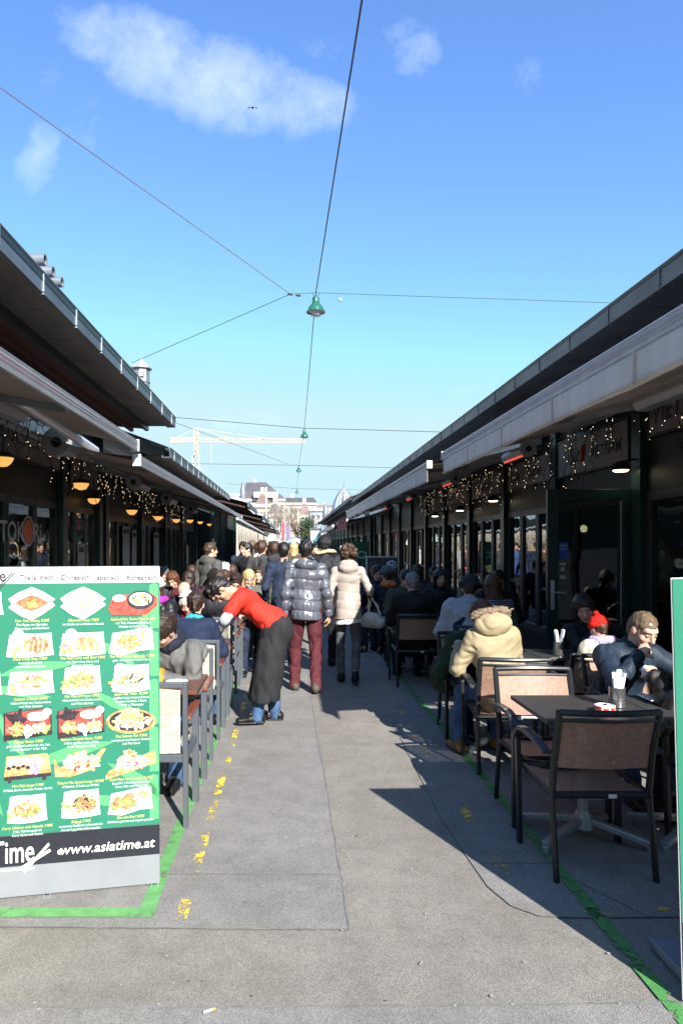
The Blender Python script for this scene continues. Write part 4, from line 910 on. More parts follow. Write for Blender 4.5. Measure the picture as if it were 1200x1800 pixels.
# ---------------------------------------------------------------- tables
TOPB = mat('red_brown_tabletop', (.13,.05,.032), .35, var=.3, vs=9, stretch=(.6,5,1)); TOPD = mat('dark_laminate_top', (.045,.043,.042), .42, var=.15, vs=20); LEGM = mat('cast_aluminium', (.38,.40,.44), .4, .5, var=.15)
def table(proto, x0, x1, y0, y1, top, label, group):
    cx, cy = (x0 + x1) / 2, (y0 + y1) / 2; T = root('cafe_table', (cx, cy, 0), label, 'table', group); hx, hy = (x1 - x0) / 2, (y1 - y0) / 2
    MB().box(-hx, hx, -hy, hy, .725, .75).build('tabletop', top, T, wc=False, bevel=.003)
    MB().tube([(0, 0, .08), (0, 0, .724)], .032, 12).build('column', LEGM, T, wc=False, smooth=True)
    b = MB(); b.lathe([(0, .06), (.06, .06), (.05, .13), (.033, .16), (0, .16)], (0, 0, 0), 14); b.build('hub', LEGM, T, wc=False, smooth=True)
    for a in (35, 145, 215, 325):
        d = Vector((math.cos(R(a)), math.sin(R(a)), 0)); k = MB(); k.beam(d * .04 + Vector((0,0,.105)), d * .36 + Vector((0,0,.045)), .045, .035); k.tube([d * .35 + Vector((0,0,.0)), d * .35 + Vector((0,0,.04))], .022, 8); k.build('foot', LEGM, T, wc=False, bevel=.006)
    return T
GL_ = 'brown tables on the left terrace'; GR_ = 'dark tables on the right terrace'
for (x0, x1, y0, y1, lab) in ((-1.75, -.6, 4.42, 5.0, 'nearest brown table with orange mug, cut off by the green banner'), (-1.75, -.6, 6.32, 6.92, 'brown table the waiter is reaching over'), (-1.75, -.6, 8.2, 8.8, 'brown table behind the waiter'),
                           (-1.75, -.6, 10.05, 10.65, 'brown table of the blonde woman'), (-1.75, -.6, 11.9, 12.5, 'brown table before the man looking back, far left terrace'), (-2.75, -1.95, 8.2, 8.8, 'inner brown table by the white beanie woman')):
    table(None, x0, x1, y0, y1, TOPB, lab, GL_)
for (x0, x1, y0, y1, lab) in ((1.355, 1.995, 3.68, 4.3, 'dark half-sunlit table with red and white ashtray'), (2.0, 2.65, 3.68, 4.3, 'dark table with the plates of food'), (1.4, 2.05, 5.5, 6.05, 'dark table between the tan coat woman and green jacket man'),
                           (2.06, 2.7, 5.72, 6.2, 'dark table with the second napkin holder'), (1.35, 2.0, 8.75, 9.4, 'dark table before the black jacket man'), (2.05, 2.7, 8.75, 9.4, 'inner dark table with white cups and folded card'), (1.35, 2.0, 11.0, 11.5, 'dark table of the chopsticks man, right terrace')):
    table(None, x0, x1, y0, y1, TOPD, lab, GR_)
# ---------------------------------------------------------------- tableware
CHINA = mat('white_china', (.8,.8,.78), .2, var=.02, coat=.3); ORANGE = mat('orange_glaze', (.85,.28,.03), .25, var=.08, coat=.4); STEEL = mat('brushed_steel', (.42,.43,.44), .25, .9, var=.15); PAPER = mat('napkin_paper', (.82,.83,.85), .8, var=.04)
HOLE = mat('perforation', (.01,.01,.01), .6, var=0); FOOD = mat('green_brown_noodles', (.14,.13,.04), .5, var=.7, vs=60, c2=(.3,.22,.08))
def mug(x, y, label, m):
    M = root('mug', (x, y, .752), label, 'mug')
    MB().lathe([(0, .002), (.032, .002), (.04, .05), (.043, .105), (.039, .105), (.034, .02), (0, .02)], (x, y, .75), 24).build('cup', m, M, smooth=True)
    b = MB(); b.lathe([(.0415, .03), (.0440, .085)], (x, y, .75), 6, a0=-1.9, a1=-1.1); b.build('white_band', CHINA, M, smooth=True)
    MB().tube([(x - .04, y, .83), (x - .07, y, .825), (x - .075, y, .80), (x - .06, y, .78), (x - .037, y, .775)], .006, 8).build('handle', m, M, smooth=True)
mug(-.885, 4.62, 'orange and white mug at the left table edge by the banner', ORANGE); 
def plate(x, y, label, r=.1, food=False, square=False, z=.752):
    T = root('plate', (x, y, z), label, 'plate', 'white plates')
    if square:
        b = MB(); b.add([(x-.13,y-.08,z+.02),(x+.13,y-.08,z+.02),(x+.13,y+.08,z+.02),(x-.13,y+.08,z+.02),(x-.1,y-.055,z+.003),(x+.1,y-.055,z+.003),(x+.1,y+.055,z+.003),(x-.1,y+.055,z+.003)], [(0,1,5,4),(1,2,6,5),(2,3,7,6),(3,0,4,7),(4,5,6,7)])
        o = b.build('dish', CHINA, T); o.modifiers.new('s', 'SOLIDIFY').thickness = .005
    else: MB().lathe([(0, .003), (r*.6, .003), (r*.7, .008), (r, .018), (r*1.0, .022), (r*.7, .013), (0, .008)], (x, y, z), 28).build('dish', CHINA, T, smooth=True)
    if food:
        b = MB(); rr = random.Random(3)
        for _ in range(70):
            a = Vector((x + rr.gauss(0, .04), y + rr.gauss(0, .025), z + .012 + rr.random() * .02)); d = Vector((rr.gauss(0,1), rr.gauss(0,1), rr.gauss(0,.3))).normalized() * .02
            b.tube([a - d, a + Vector((0,0,.006)), a + d], .0035, 4)
        b.build('food', FOOD, T)
plate(-.76, 4.62, 'white saucer beside the orange mug', .075); plate(2.22, 4.12, 'square plate of green noodles in front of the chin-on-fist man', square=True, food=True); plate(2.42, 3.86, 'second square plate nearer the dark-jacketed person', square=True, food=True)
plate(-1.2, 6.6, 'white plate on the table under the waiter', .1, True)
def holder(x, y, label, n=4, z=.752, seed=1):
    T = root('napkin_holder', (x, y, z), label, 'napkin holder', 'perforated steel napkin holders'); r = .045; h = .115; rr = random.Random(seed)
    MB().lathe([(0, .003), (r, .003), (r, h), (r - .003, h), (r - .003, .008), (0, .008)], (x, y, z), 28).build('cup', STEEL, T, smooth=True)
    b = MB()
    for k in range(14):
        for j in range(5):
            a = 2 * math.pi * (k + .5 * (j % 2)) / 14; c = Vector((x + math.cos(a) * (r + .0006), y + math.sin(a) * (r + .0006), z + .025 + j * .019)); t = Vector((-math.sin(a), math.cos(a), 0)) * .0032; u = Vector((0, 0, .0032))
            b.poly([c - t - u*.5, c - u, c + t - u*.5, c + t + u*.5, c + u, c - t + u*.5])
    b.build('perforations', HOLE, T)
    for k in range(7):
        a = rr.uniform(0, 6.28); d = Vector((math.cos(a) * .022, math.sin(a) * .022, 0)); p0 = Vector((x, y, z + .02)) + d * .5; p1 = Vector((x, y, z + .02)) + d * rr.uniform(1.2, 2.3) + Vector((0, 0, rr.uniform(.15, .2)))
        q = MB(); q.beam(p0, p1, .026, .012, (math.cos(a), math.sin(a), 0)); q.build('napkin', PAPER, T, bevel=.004)
holder(1.865, 3.98, 'nearest perforated steel napkin holder, on the half-sunlit table'); holder(2.25, 5.85, 'farther napkin holder in front of the child in the red hat', seed=5)
T = root('ashtray', (1.745, 3.87, .752), 'red and white printed ashtray on the half-sunlit table', 'ashtray')
MB().lathe([(0, .004), (.05, .004), (.055, .012), (.055, .038), (.046, .04), (.044, .014), (0, .012)], (1.745, 3.87, .75), 28).build('bowl', CHINA, T, smooth=True)
b = MB()
for k in range(9):
    a0 = 2 * math.pi * k / 9; b.lathe([(.0556, .012 + .004 * (k % 2)), (.0556, .028 + .004 * (k % 3))], (1.745, 3.87, .75), 4, a0=a0, a1=a0 + .5)
b.lathe([(.0556, .006), (.0556, .012)], (1.745, 3.87, .75), 28); b.build('red_print', REDP, T)
MB().tube([(1.73, 3.86, .79), (1.742, 3.84, .8)], .005, 6).build('cigarette', BLACK, T)
def cup(x, y, z, label): tag(MB().lathe([(0, .0), (.025, .0), (.036, .06), (.033, .06), (.023, .005), (0, .005)], (x, y, z), 16).build('cup', CHINA, None, False, smooth=True), label, 'cup', 'white cups')
cup(2.12, 9.0, .752, 'white cup before the dark-haired smiling woman'); cup(2.22, 9.05, .752, 'white cup right of another on the inner table')
S = root('table_card', (2.3, 8.85, .752), 'folded white card on a stem on the inner right table', 'table card'); MB().box(2.24, 2.36, 8.85, 8.856, .84, .9).build('card', PAPER, S); MB().tube([(2.3, 8.853, .752), (2.3, 8.853, .84)], .012).build('stem', WHITE, S)
T = root('cigarette_butt', (-.29, 2.49, .01), 'white cigarette butt with orange filter lying on the front asphalt', 'cigarette butt'); c = G(368, 1784)
MB().tube([(c.x - .02, c.y - .008, .015), (c.x + .008, c.y + .006, .015)], .0042, 8).build('paper', PAPER, T); MB().tube([(c.x + .008, c.y + .006, .015), (c.x + .02, c.y + .012, .015)], .0043, 8).build('filter', mat('orange_filter', (.6,.3,.1), .7), T)
# ---------------------------------------------------------------- menu banners
BG = mat('banner_green', (.022,.185,.115), .4, var=.08, vs=2); BGL = mat('banner_leaf_green', (.09,.40,.15), .4, var=.05); BW = mat('banner_white', (.62,.62,.62), .4, var=.02); BK = mat('banner_black', (.018,.02,.028), .4, var=.15, vs=30)
BSIL = mat('banner_silver_base', (.25,.265,.29), .45, .1, var=.12, vs=3); TY = mat('yellow_print', (.75,.68,.2), .5, var=0); TW = mat('white_print', (.8,.82,.8), .5, var=0); TK = mat('grey_print', (.05,.05,.055), .5, var=0)
FC = [mat('print_' + n, c, .45, var=.35, vs=55, c2=c2) for n, c, c2 in (('tomato', (.55,.09,.04), (.7,.2,.1)), ('salad', (.14,.32,.05), (.4,.5,.15)), ('meat', (.25,.09,.04), (.5,.25,.12)), ('noodle', (.6,.42,.15), (.75,.6,.35)), ('lacquer_red', (.45,.05,.04), (.5,.08,.06)), ('lacquer_black', (.02,.015,.02), (.04,.03,.04)), ('wood', (.45,.22,.08), (.6,.35,.16)), ('orchid', (.5,.1,.42), (.7,.4,.6)), ('salmon', (.75,.28,.14), (.8,.45,.3)), ('rice', (.76,.76,.72), (.82,.82,.8)))]
TOM, SAL, MEA, NOO, LRE, LBL, WOO, ORC, SLM, RIC = range(10)
TITLES = [[('Tom Yam Goong 5.80€', 'Thai Suppe mit Garnelen,', 'Zitronengras und Basilikum'), ('Glasnudel Soup 7.80€', 'mit Rindfleisch und frischem Gemüse'), ('Seafood Hot Stone Plate 10.90€', 'mit Tofu, Meeresfrüchte und', 'Gemüse im heißen Topf')],
 [('Duck Chop Suey 7.80€', 'knusprige Ente mit', 'verschiedenem Gemüse'), ('Thai Red Curry with Beef 7,80€', 'mit Thai rotem Curry und', 'frischem Gemüse'), ('Thai Red Curry Vegetable 7,90€', 'gebr. Gemüse mit rotem Curry')],
 [('Cashew Chicken 8.90€', 'Hühnerfleisch mit Cashewnüsse', 'und Wok Gemüse'), ('Pad Thai of Prawn 9,90€', 'Hühnerfleisch mit Cashewnüsse', 'und Wok Gemüse'), ('Japan Asia Teller 15,90€', 'gegrillter Lachs mit special Sauce,', 'frischem Gemüse, 3 Sushi,', '3 Maki u. Misosuppe')],
 [('Bulgogi Bento 7,80€', 'gebr. Rindfleisch auf korean. Art, Reis,', '2 Stück Sashimi + 6 Stk. Maki'), ('Salmon-Teriyaki Bento 7,80€', '3 Stück gegrillter Lachs, 6 Maki,', 'Lachs-Teriyaki mit Reis'), ('Thai Salmon Fish 9.90€', 'Lachssteak mit frischem Gemüse', 'und Thai Sauce')],
 [('Mix Maki Large 9.90€', '24 Stück (Lachs, Avocado, Krabbe, Gurke)'), ('Takumi Mix Special Large 18,90€', '12 Sashimi, 5 Sushi und 8 Maki'), ('Sushi Plate for 2 People 36,90€', 'Spezial für 2 Personen mit Sashimi,', 'Sushi, Maki und Misosuppe')],
 [('Curry Chicken with Noodle 7.90€', '2 Stk. Hühnerspieß mit', 'Curry Sauce und Nudeln'), ('Bulgogi 7.90€', 'mariniertes Rindfleisch auf koreanische', 'Art mit 3 gegrillten Hühnerspießen'), ('Dan-dan Beef 9,80€', 'Rindfleisch gebraten und doppelt gebacken')]]
CTR = [[(57,1061),(147,1060),(234,1058)],[(54,1134),(146,1132),(232,1127)],[(55,1200),(145,1195),(231,1192)],[(51,1272),(144,1268),(231,1265)],[(50,1345),(142,1341),(231,1340)],[(49,1421),(143,1412),(230,1407)]]
TYY = [[1090,1089,1087],[1157,1155,1152],[1227,1222,1218],[1302,1297,1292],[1379,1373,1367],[1452,1442,1434]]
KIND = [['soup','clear','stone'],['duck','oval2','wave'],['rect','sq','sq2'],['bento','bento2','hot'],['maki','boat','boat2'],['sq3','sq4','wave2']]
class Banner:
    """flat board standing upright; local u runs left to right along the face, v up"""
    def __init__(s, name, origin, rz, w, h, label, lean=0):
        s.o = root(name, origin, label, 'menu banner', 'green restaurant menu banners', rz); s.w = w; s.h = h; s.lean = lean; s.k = 0
    def m(s, u, v, d): return Matrix.Translation((u, -d, v)) @ Euler((R(90), 0, 0)).to_matrix().to_4x4()
    def shape(s, b, pts, d): b.poly([(u, -d, v) for (u, v) in pts])
def blob(cx, cy, w, h, n, seed, e=2.0, rag=.0, rot=0):
    r = random.Random(seed); out = []
    for k in range(n):
        a = 2 * math.pi * k / n; c, s_ = math.cos(a), math.sin(a); q = (abs(c)**e + abs(s_)**e) ** (-1/e) * (1 + r.uniform(-rag, rag))
        x, y = q * c * w, q * s_ * h; out.append((cx + x * math.cos(rot) - y * math.sin(rot), cy + x * math.sin(rot) + y * math.cos(rot)))
    return out
def bits(b, Bn, cx, cy, w, h, n, seed, mats, d, size=.006):
    r = random.Random(seed)
    for k in range(n):
        a = r.random() * 6.28; q = math.sqrt(r.random()); x = cx + w * q * math.cos(a); y = cy + h * q * math.sin(a); b.mat(r.choice(mats)); s = size * r.uniform(.6, 1.5); t = r.random() * 3.14; ln = r.uniform(1, 2.8)
        c, s_ = math.cos(t), math.sin(t)
        Bn.shape(b, [(x + (i * ln * c - j * s_) * s, y + (i * ln * s_ + j * c) * s) for (i, j) in ((-1,-.5),(0,-.8),(1,-.5),(1,.4),(0,.8),(-1,.5))], d + .0002 + k * .00001)
def dish(Bn, kind, cx, cy, s=1., seed=0):
    """flat printed food picture"""
    b = MB(); d = .008; W = .106 * s; H = .064 * s; r = RIC + 0
    pl = lambda pts, m, dd: (b.mat(m), Bn.shape(b, pts, dd))
    if kind in ('soup', 'clear'):
        pl([(cx + x * W, cy + y * H * 1.25) for x, y in ((-1,.3),(-.6,.65),(0,1),(.5,.7),(1,.25),(.85,.1),(1,-.12),(.5,-.6),(0,-1),(-.5,-.7),(-1,-.2),(-.85,.0))], RIC, d)
        if kind == 'soup': pl([(cx + x * W * .74, cy + y * H * .62 + .003) for x, y in ((-1,.1),(-.3,.8),(0,.95),(.4,.7),(1,0),(.4,-.7),(0,-.95),(-.4,-.7))], TOM, d + .0004); bits(b, Bn, cx, cy, W*.15, H*.25, 14, seed, (SAL,), d + .0006, .005)
        else: bits(b, Bn, cx + W*.15, cy, W*.5, H*.35, 40, seed, (SAL, NOO, RIC), d + .0004, .005)
    elif kind == 'stone':
        pl([(cx + x * W * 1.1, cy + y * H) for x, y in ((-1,-.5),(-.85,-.95),(.55,-1),(1,-.3),(1,.35),(.7,.7),(-.8,.5))], LRE, d)
        pl(blob(cx + W*.35, cy + H*.15, W*.62, H*.72, 22, 1), LBL, d + .0004); pl(blob(cx + W*.35, cy + H*.22, W*.52, H*.52, 22, 1), RIC, d + .0006); bits(b, Bn, cx + W*.35, cy + H*.2, W*.4, H*.35, 40, seed, (SAL, MEA, RIC, LBL), d + .0008, .005)
        pl(blob(cx - W*.62, cy + H*.05, W*.32, H*.4, 18, 1), LRE, d + .0008); pl(blob(cx - W*.62, cy + H*.3, W*.3, H*.28, 18, 1), RIC, d + .001)
    elif kind.startswith('bento'):
        pl([(cx + x * W * 1.05, cy + y * H * 1.2) for x, y in ((-1,.75),(.92,1),(.97,-.7),(-1,-1))], LBL, d); pl([(cx + x * W * .98, cy + y * H * 1.08 + .004) for x, y in ((-1,.75),(.93,.95),(.96,-.55),(-1,-.75))], LRE, d + .0004)
        bits(b, Bn, cx - W*.55, cy + H*.5, W*.28, H*.28, 16, seed, (LBL,), d + .0008, .01); bits(b, Bn, cx - W*.5, cy - H*.4, W*.35, H*.4, 40, seed + 1, (SAL, MEA, NOO), d + .0008, .006); bits(b, Bn, cx + W*.5, cy - H*.35, W*.35, H*.35, 40, seed + 2, (NOO, SAL, SLM, RIC), d + .0008, .006)
        pl(blob(cx + W*.4, cy + H*.55, W*.45, H*.32, 14, 3, 3), RIC, d + .001); pl(blob(cx + W*.8, cy + H*.85, W*.2, H*.3, 12, 3), RIC, d + .0012); bits(b, Bn, cx, cy - H*.45, W*.12, H*.4, 12, seed + 3, (ORC, RIC), d + .001, .008)
    elif kind == 'hot':
        pl(blob(cx, cy - H*.1, W*1.12, H*.95, 28, 1, rot=-.05), WOO, d); pl(blob(cx, cy - H*.05, W*.98, H*.78, 28, 1, rot=-.05), LBL, d + .0004); bits(b, Bn, cx, cy - H*.1, W*.85, H*.55, 60, seed, (RIC, NOO, SLM, SAL), d + .0008, .007); pl(blob(cx, cy + H*.2, W*.5, H*.6, 14, 4, rag=.12), SLM, d + .0014); bits(b, Bn, cx, cy + H*.3, W*.5, H*.55, 40, seed, (SLM, NOO, SAL), d + .0016, .007)
    elif kind == 'maki':
        pl([(cx + x * W, cy + y * H) for x, y in ((-.9,.75),(.85,.85),(1,-.6),(-1,-.75))], WOO, d); pl([(cx + x * W, cy + y * H) for x, y in ((-1,-.75),(1,-.6),(1,-.85),(.8,-.85),(.8,-1.1),(.6,-1.1),(.6,-.87),(-.7,-1),(-.7,-1.2),(-.85,-1.2),(-.85,-1),(-1,-1))], LBL, d + .0002)
        for k in range(7): pl(blob(cx - W*.75 + k*W*.22, cy + H*.3 + (k%2)*H*.12, W*.14, H*.3, 12, k), RIC, d + .0006 + k*.00005); pl(blob(cx - W*.8 + k*W*.2, cy - H*.12 + (k%2)*H*.1, W*.1, H*.12, 10, k), LBL, d + .0012)
        bits(b, Bn, cx + W*.3, cy - H*.1, W*.22, H*.4, 18, seed, (ORC,), d + .0016, .008)
    elif kind.startswith('boat'):
        k = 1 if kind == 'boat' else -1
        pl([(cx + x * W * 1.15, cy + y * H) for x, y in ((-1,.5),(-.8,-.2),(.4,.2),(.8,1),(1,1.05),(.7,.1),(.5,-.5),(-.4,-1),(-.95,-.9))] if k > 0 else [(cx + x * W * 1.15, cy + y * H) for x, y in ((-1,-.9),(-.85,-.5),(.8,.8),(.95,.8),(1.0,-.1),(-1,-1.2))], WOO, d)
        bits(b, Bn, cx, cy + H*.1, W*.75, H*.45, 60, seed, (RIC, RIC, SLM, NOO, SAL), d + .0008, .009); bits(b, Bn, cx + W*.1, cy - H*.05, W*.35, H*.3, 14, seed + 1, (LRE, ORC), d + .0012, .008); bits(b, Bn, cx - W*.1, cy + H*.6, W*.35, H*.3, 26, seed + 2, (SAL, NOO, MEA), d + .001, .006)
    else:
        sq = kind.startswith('sq'); wv = kind.startswith('wave'); pts = []
        for (x, y) in ((-1,-.85),(-.92,0),(-.85,.85),(-.4,.95),(.2,.9),(.9,.95),(.93,0),(1,-.8),(.4,-.9),(-.4,-.95)):
            yy = y + (.18 * math.sin(x * 2.6) if wv else 0); xx = x * (.86 if sq else 1.02); pts.append((cx + xx * W, cy + yy * H * (1.12 if sq else .95)))
        pl(pts, RIC, d); m_ = {'duck': (MEA, TOM, SLM), 'rect': (NOO, SAL, RIC, MEA), 'oval2': (MEA, SAL, NOO), 'wave': (SAL, NOO, MEA), 'sq': (MEA, SLM, SAL), 'sq2': (SLM, SAL, RIC, LBL), 'sq3': (NOO, SAL, TOM), 'sq4': (MEA, MEA, SAL, LBL), 'wave2': (MEA, MEA, SAL)}[kind]
        ox = {'duck': .25, 'oval2': .2, 'wave': -.15, 'sq4': .15, 'wave2': -.25, 'rect': .1}.get(kind, 0)
        pl(blob(cx + W*ox, cy - H*.05, W*.42, H*.42, 16, seed, rag=.1), m_[0], d + .0004); bits(b, Bn, cx + W*ox, cy, W*.52, H*.52, 85, seed, m_, d + .0006, .0062)
        if kind == 'duck':
            for q in range(8): pl(blob(cx - W*.05 + q*W*.1, cy - H*.05, W*.04, H*.5, 10, q, rot=-.15), TOM if q % 2 else SLM, d + .0016 + q*.00004)
        bits(b, Bn, cx - W*.68, cy - H*.3, W*.16, H*.35, 12, seed + 5, (SAL, NOO, ORC), d + .0008, .008)
        if kind in ('duck', 'oval2', 'sq2'): pl(blob(cx - W*.5, cy + H*.8, W*.26, H*.4, 14, 2), RIC, d + .0012)
        if kind in ('wave2', 'wave'): pl(blob(cx + W*.55, cy + H*.25, W*.25, H*.5, 12, 2, rag=.08), RIC, d + .0012); bits(b, Bn, cx + W*.55, cy + H*.4, W*.22, H*.3, 12, seed, (ORC, RIC, SAL), d + .0014, .006)
    return b.build('dish_picture', FC, Bn.o, False)
C_, S_ = math.cos(R(11.5)), math.sin(R(11.5)); OX, OY = -.65, 3.43
def buv(px, py):
    t = (px - VX) / F; q = (t * OY - OX) / (-C_ + t * S_); Y = OY - q * S_; return (-q, EYE - (py - VY) * Y / F)
def banner_body(Bn, w, h, side=0):
    o = Bn.o; z1 = .155; z2 = .30; z3 = 1.495
    MB().box(-w, 0, .0, .03, .012, h).build('frame', BSIL, o, False, bevel=.003)
    b = MB(); b.box(-w, 0, -.004, -.001, .012, z1); b.build('base_panel', BSIL, o, False)
    b = MB(); b.box(-w, 0, -.004, -.001, z1 + .001, z2); b.build('footer_strip', BK, o, False)
    b = MB(); b.box(-w, 0, -.004, -.001, z2 + .003, z3); b.build('green_panel', BG, o, False)
    b = MB(); b.box(-w, 0, -.004, -.001, z3 + .001, h - .002); b.build('header_strip', BW, o, False)
    # bamboo stalk and leaves printed in lighter green
    b = MB(); d = .006
    for k in range(5):
        v0 = .33 + k * .235; Bn.shape(b, [(-.048, v0), (-.004, v0), (-.007, v0 + .215), (-.03, v0 + .222), (-.05, v0 + .212)], d)
    for (u, v, L, a) in ((-.06, 1.12, .3, 160), (-.1, 1.06, .2, 130), (-.75, 1.06, .36, 8), (-.8, 1.0, .3, -10), (-.6, .62, .4, 15), (-.62, .66, .3, 120), (-.25, .62, .35, -35), (-.1, .42, .32, 170), (-.9, .7, .35, -60), (-.12, .86, .25, 150), (-.05, 1.4, .2, 250), (-1.1, .9, .3, 20), (-1.2, .5, .3, 40)):
        c, s_ = math.cos(R(a)), math.sin(R(a)); pts = [(t * L, w_ * L) for (t, w_) in ((0,0),(.25,.09),(.5,.11),(.8,.06),(1,0),(.8,-.03),(.5,-.05),(.25,-.04))]
        pts = [(u + x * c - y * s_, v + x * s_ + y * c) for (x, y) in pts]
        pts = [(min(-.002, max(-w + .002, x)), min(z3 - .004, max(z2 + .006, y))) for (x, y) in pts]; Bn.shape(b, pts, d + .0001 * (a % 7))
    b.build('bamboo_print', BGL, o, False)
    for u in (-.02, -.52, -1.05):
        if u > -w: b = MB(); b.box(u - .022, u + .012, -.03, .045, .0, .006); b.box(u - .022, u - .018, -.034, -.03, .0, .03); b.box(u + .008, u + .012, -.034, -.03, .0, .03); b.box(u - .018, u + .008, -.034, -.03, .026, .03); b.build('foot', BSIL, o, False)
BN = Banner('menu_banner', (OX, OY, 0), R(11.5), 1.3, 1.576, 'big green menu banner with dish pictures at the left foreground'); banner_body(BN, 1.3, 1.576)
ty = []; tw = []
for r_ in range(6):
    cols_ = [buv(*CTR[r_][c]) + (TYY[r_][c], CTR[r_][c][0], KIND[r_][c], TITLES[r_][c], 3) for c in range(3)]
    du = cols_[1][0] - cols_[0][0]
    ex = (cols_[0][0] - du, cols_[0][1], None, None, ('rect', 'sq', 'duck', 'wave', 'oval2', 'sq4')[r_], None, 2)
    for i, c in enumerate(cols_ + [ex]):
        dish(BN, c[4], c[0], c[1], 1., r_ * 10 + i)
        if c[5] is None: continue
        u, v = buv(c[3], c[2]); t = c[5]; ty.append((t[0], .0185, BN.m(u, v - .008, .007), .25, 'CENTER', .88))
        for k, ln in enumerate(t[1:]): tw.append((ln, .016, BN.m(u, v - .026 - .0175 * k, .007), .15, 'CENTER', .8 if len(ln) > 32 else .88))
link('dish_names', text_mesh(ty), TY, BN.o); link('dish_descriptions', text_mesh(tw), TW, BN.o)
hd = []
for (px, t) in ((36, 'Thailändisch'), (107, 'Chinesisch'), (168, 'Japanisch'), (223, 'Koreanisch')):
    u, v = buv(px, 1019); hd.append((t, .034, BN.m(u, v, .007), 0, 'LEFT', .93 if t[0] != 'T' else .9))
u, v = buv(12, 1021); hd.append(('Asia Time', .075, BN.m(u, v, .007), 0, 'RIGHT', .9)); link('header_lettering', text_mesh(hd), TK, BN.o)
b = MB(); u, v = buv(26, 1006)
for q in (-.012, .0): b.poly([(u + q, -.007, v), (u + q + .006, -.007, v), (u + q - .06, -.007, v - .075), (u + q - .066, -.007, v - .075)])
b.build('chopsticks_logo', TK, BN.o, False)
ft = []; u, v = buv(105, 1500); ft.append(('www.asiatime.at', .066, BN.m(u, v - .004, .007), .18, 'LEFT', 1.02)); u, v = buv(62, 1512); ft.append(('Asia Time', .15, BN.m(u, v, .007), 0, 'RIGHT', .62))
link('footer_lettering', text_mesh(ft), TW, BN.o)
b = MB(); u, v = buv(86, 1480)
for (x0, y0, x1, y1) in ((0, 0, -.115, -.125), (.006, -.03, -.135, -.11)): b.poly([(u + x0, -.0075, v + y0), (u + x0 + .006, -.0075, v + y0 - .012), (u + x1 + .006, -.0075, v + y1 - .012), (u + x1, -.0075, v + y1)])
b.poly([(u - .36, -.007, v - .112), (u - .065, -.007, v - .112), (u - .065, -.007, v - .119), (u - .36, -.007, v - .119)])
q = blob(u + .052, v - .05, .011, .012, 14, 1); b.poly([(x, -.007, y) for x, y in q]); b.build('footer_logo', TW, BN.o, False)
# the right-hand banner: only its left rim is in view
BR = Banner('menu_banner', (1.43, 2.54, 0), 0, 1.35, 1.56, 'green menu banner at the right frame edge, slightly tilted'); BR.o.rotation_euler = (0, R(-1.6), 0)
o = BR.o; w = 1.35
MB().box(0, w, 0, .006, .012, 1.56).build('frame', BW, o, False, bevel=.003); MB().box(0.004, w, -.004, -.001, .3, 1.556).build('green_panel', BG, o, False); MB().box(0.004, w, -.004, -.001, .14, .299).build('footer_strip', BK, o, False); MB().box(0.004, w, -.004, -.001, .012, .139).build('base_panel', BSIL, o, False)
for r_ in range(6):
    for c in range(4): dish(BR, ('soup', 'sq', 'rect', 'duck', 'bento', 'boat')[(r_ * 3 + c) % 6] if c else ('soup', 'sq3', 'sq', 'rect', 'duck', 'wave')[r_], .145 + c * .3, 1.40 - r_ * .195, 1., 90 + r_ * 5 + c)
link('dish_names', text_mesh([('Tom Kha Gai 5.80€', .024, BR.m(.14 + .3 * c, 1.31 - .195 * k, .007), .25, 'CENTER', .9) for k in range(6) for c in range(4)]), TY, o)
B = root('base_plate', (1.9, 2.75, 0), 'flat grey-blue base plate on the ground behind the right green banner', 'base plate'); MB().box(1.485, 2.6, 2.6, 2.89, .012, .05).build('plate', mat('grey_blue_plate', (.22,.25,.3), .45, .2), B, bevel=.006)
MB().box(1.6, 1.62, 2.61, 2.88, 0, .0115).build('rubber_strip', BLACK, B)
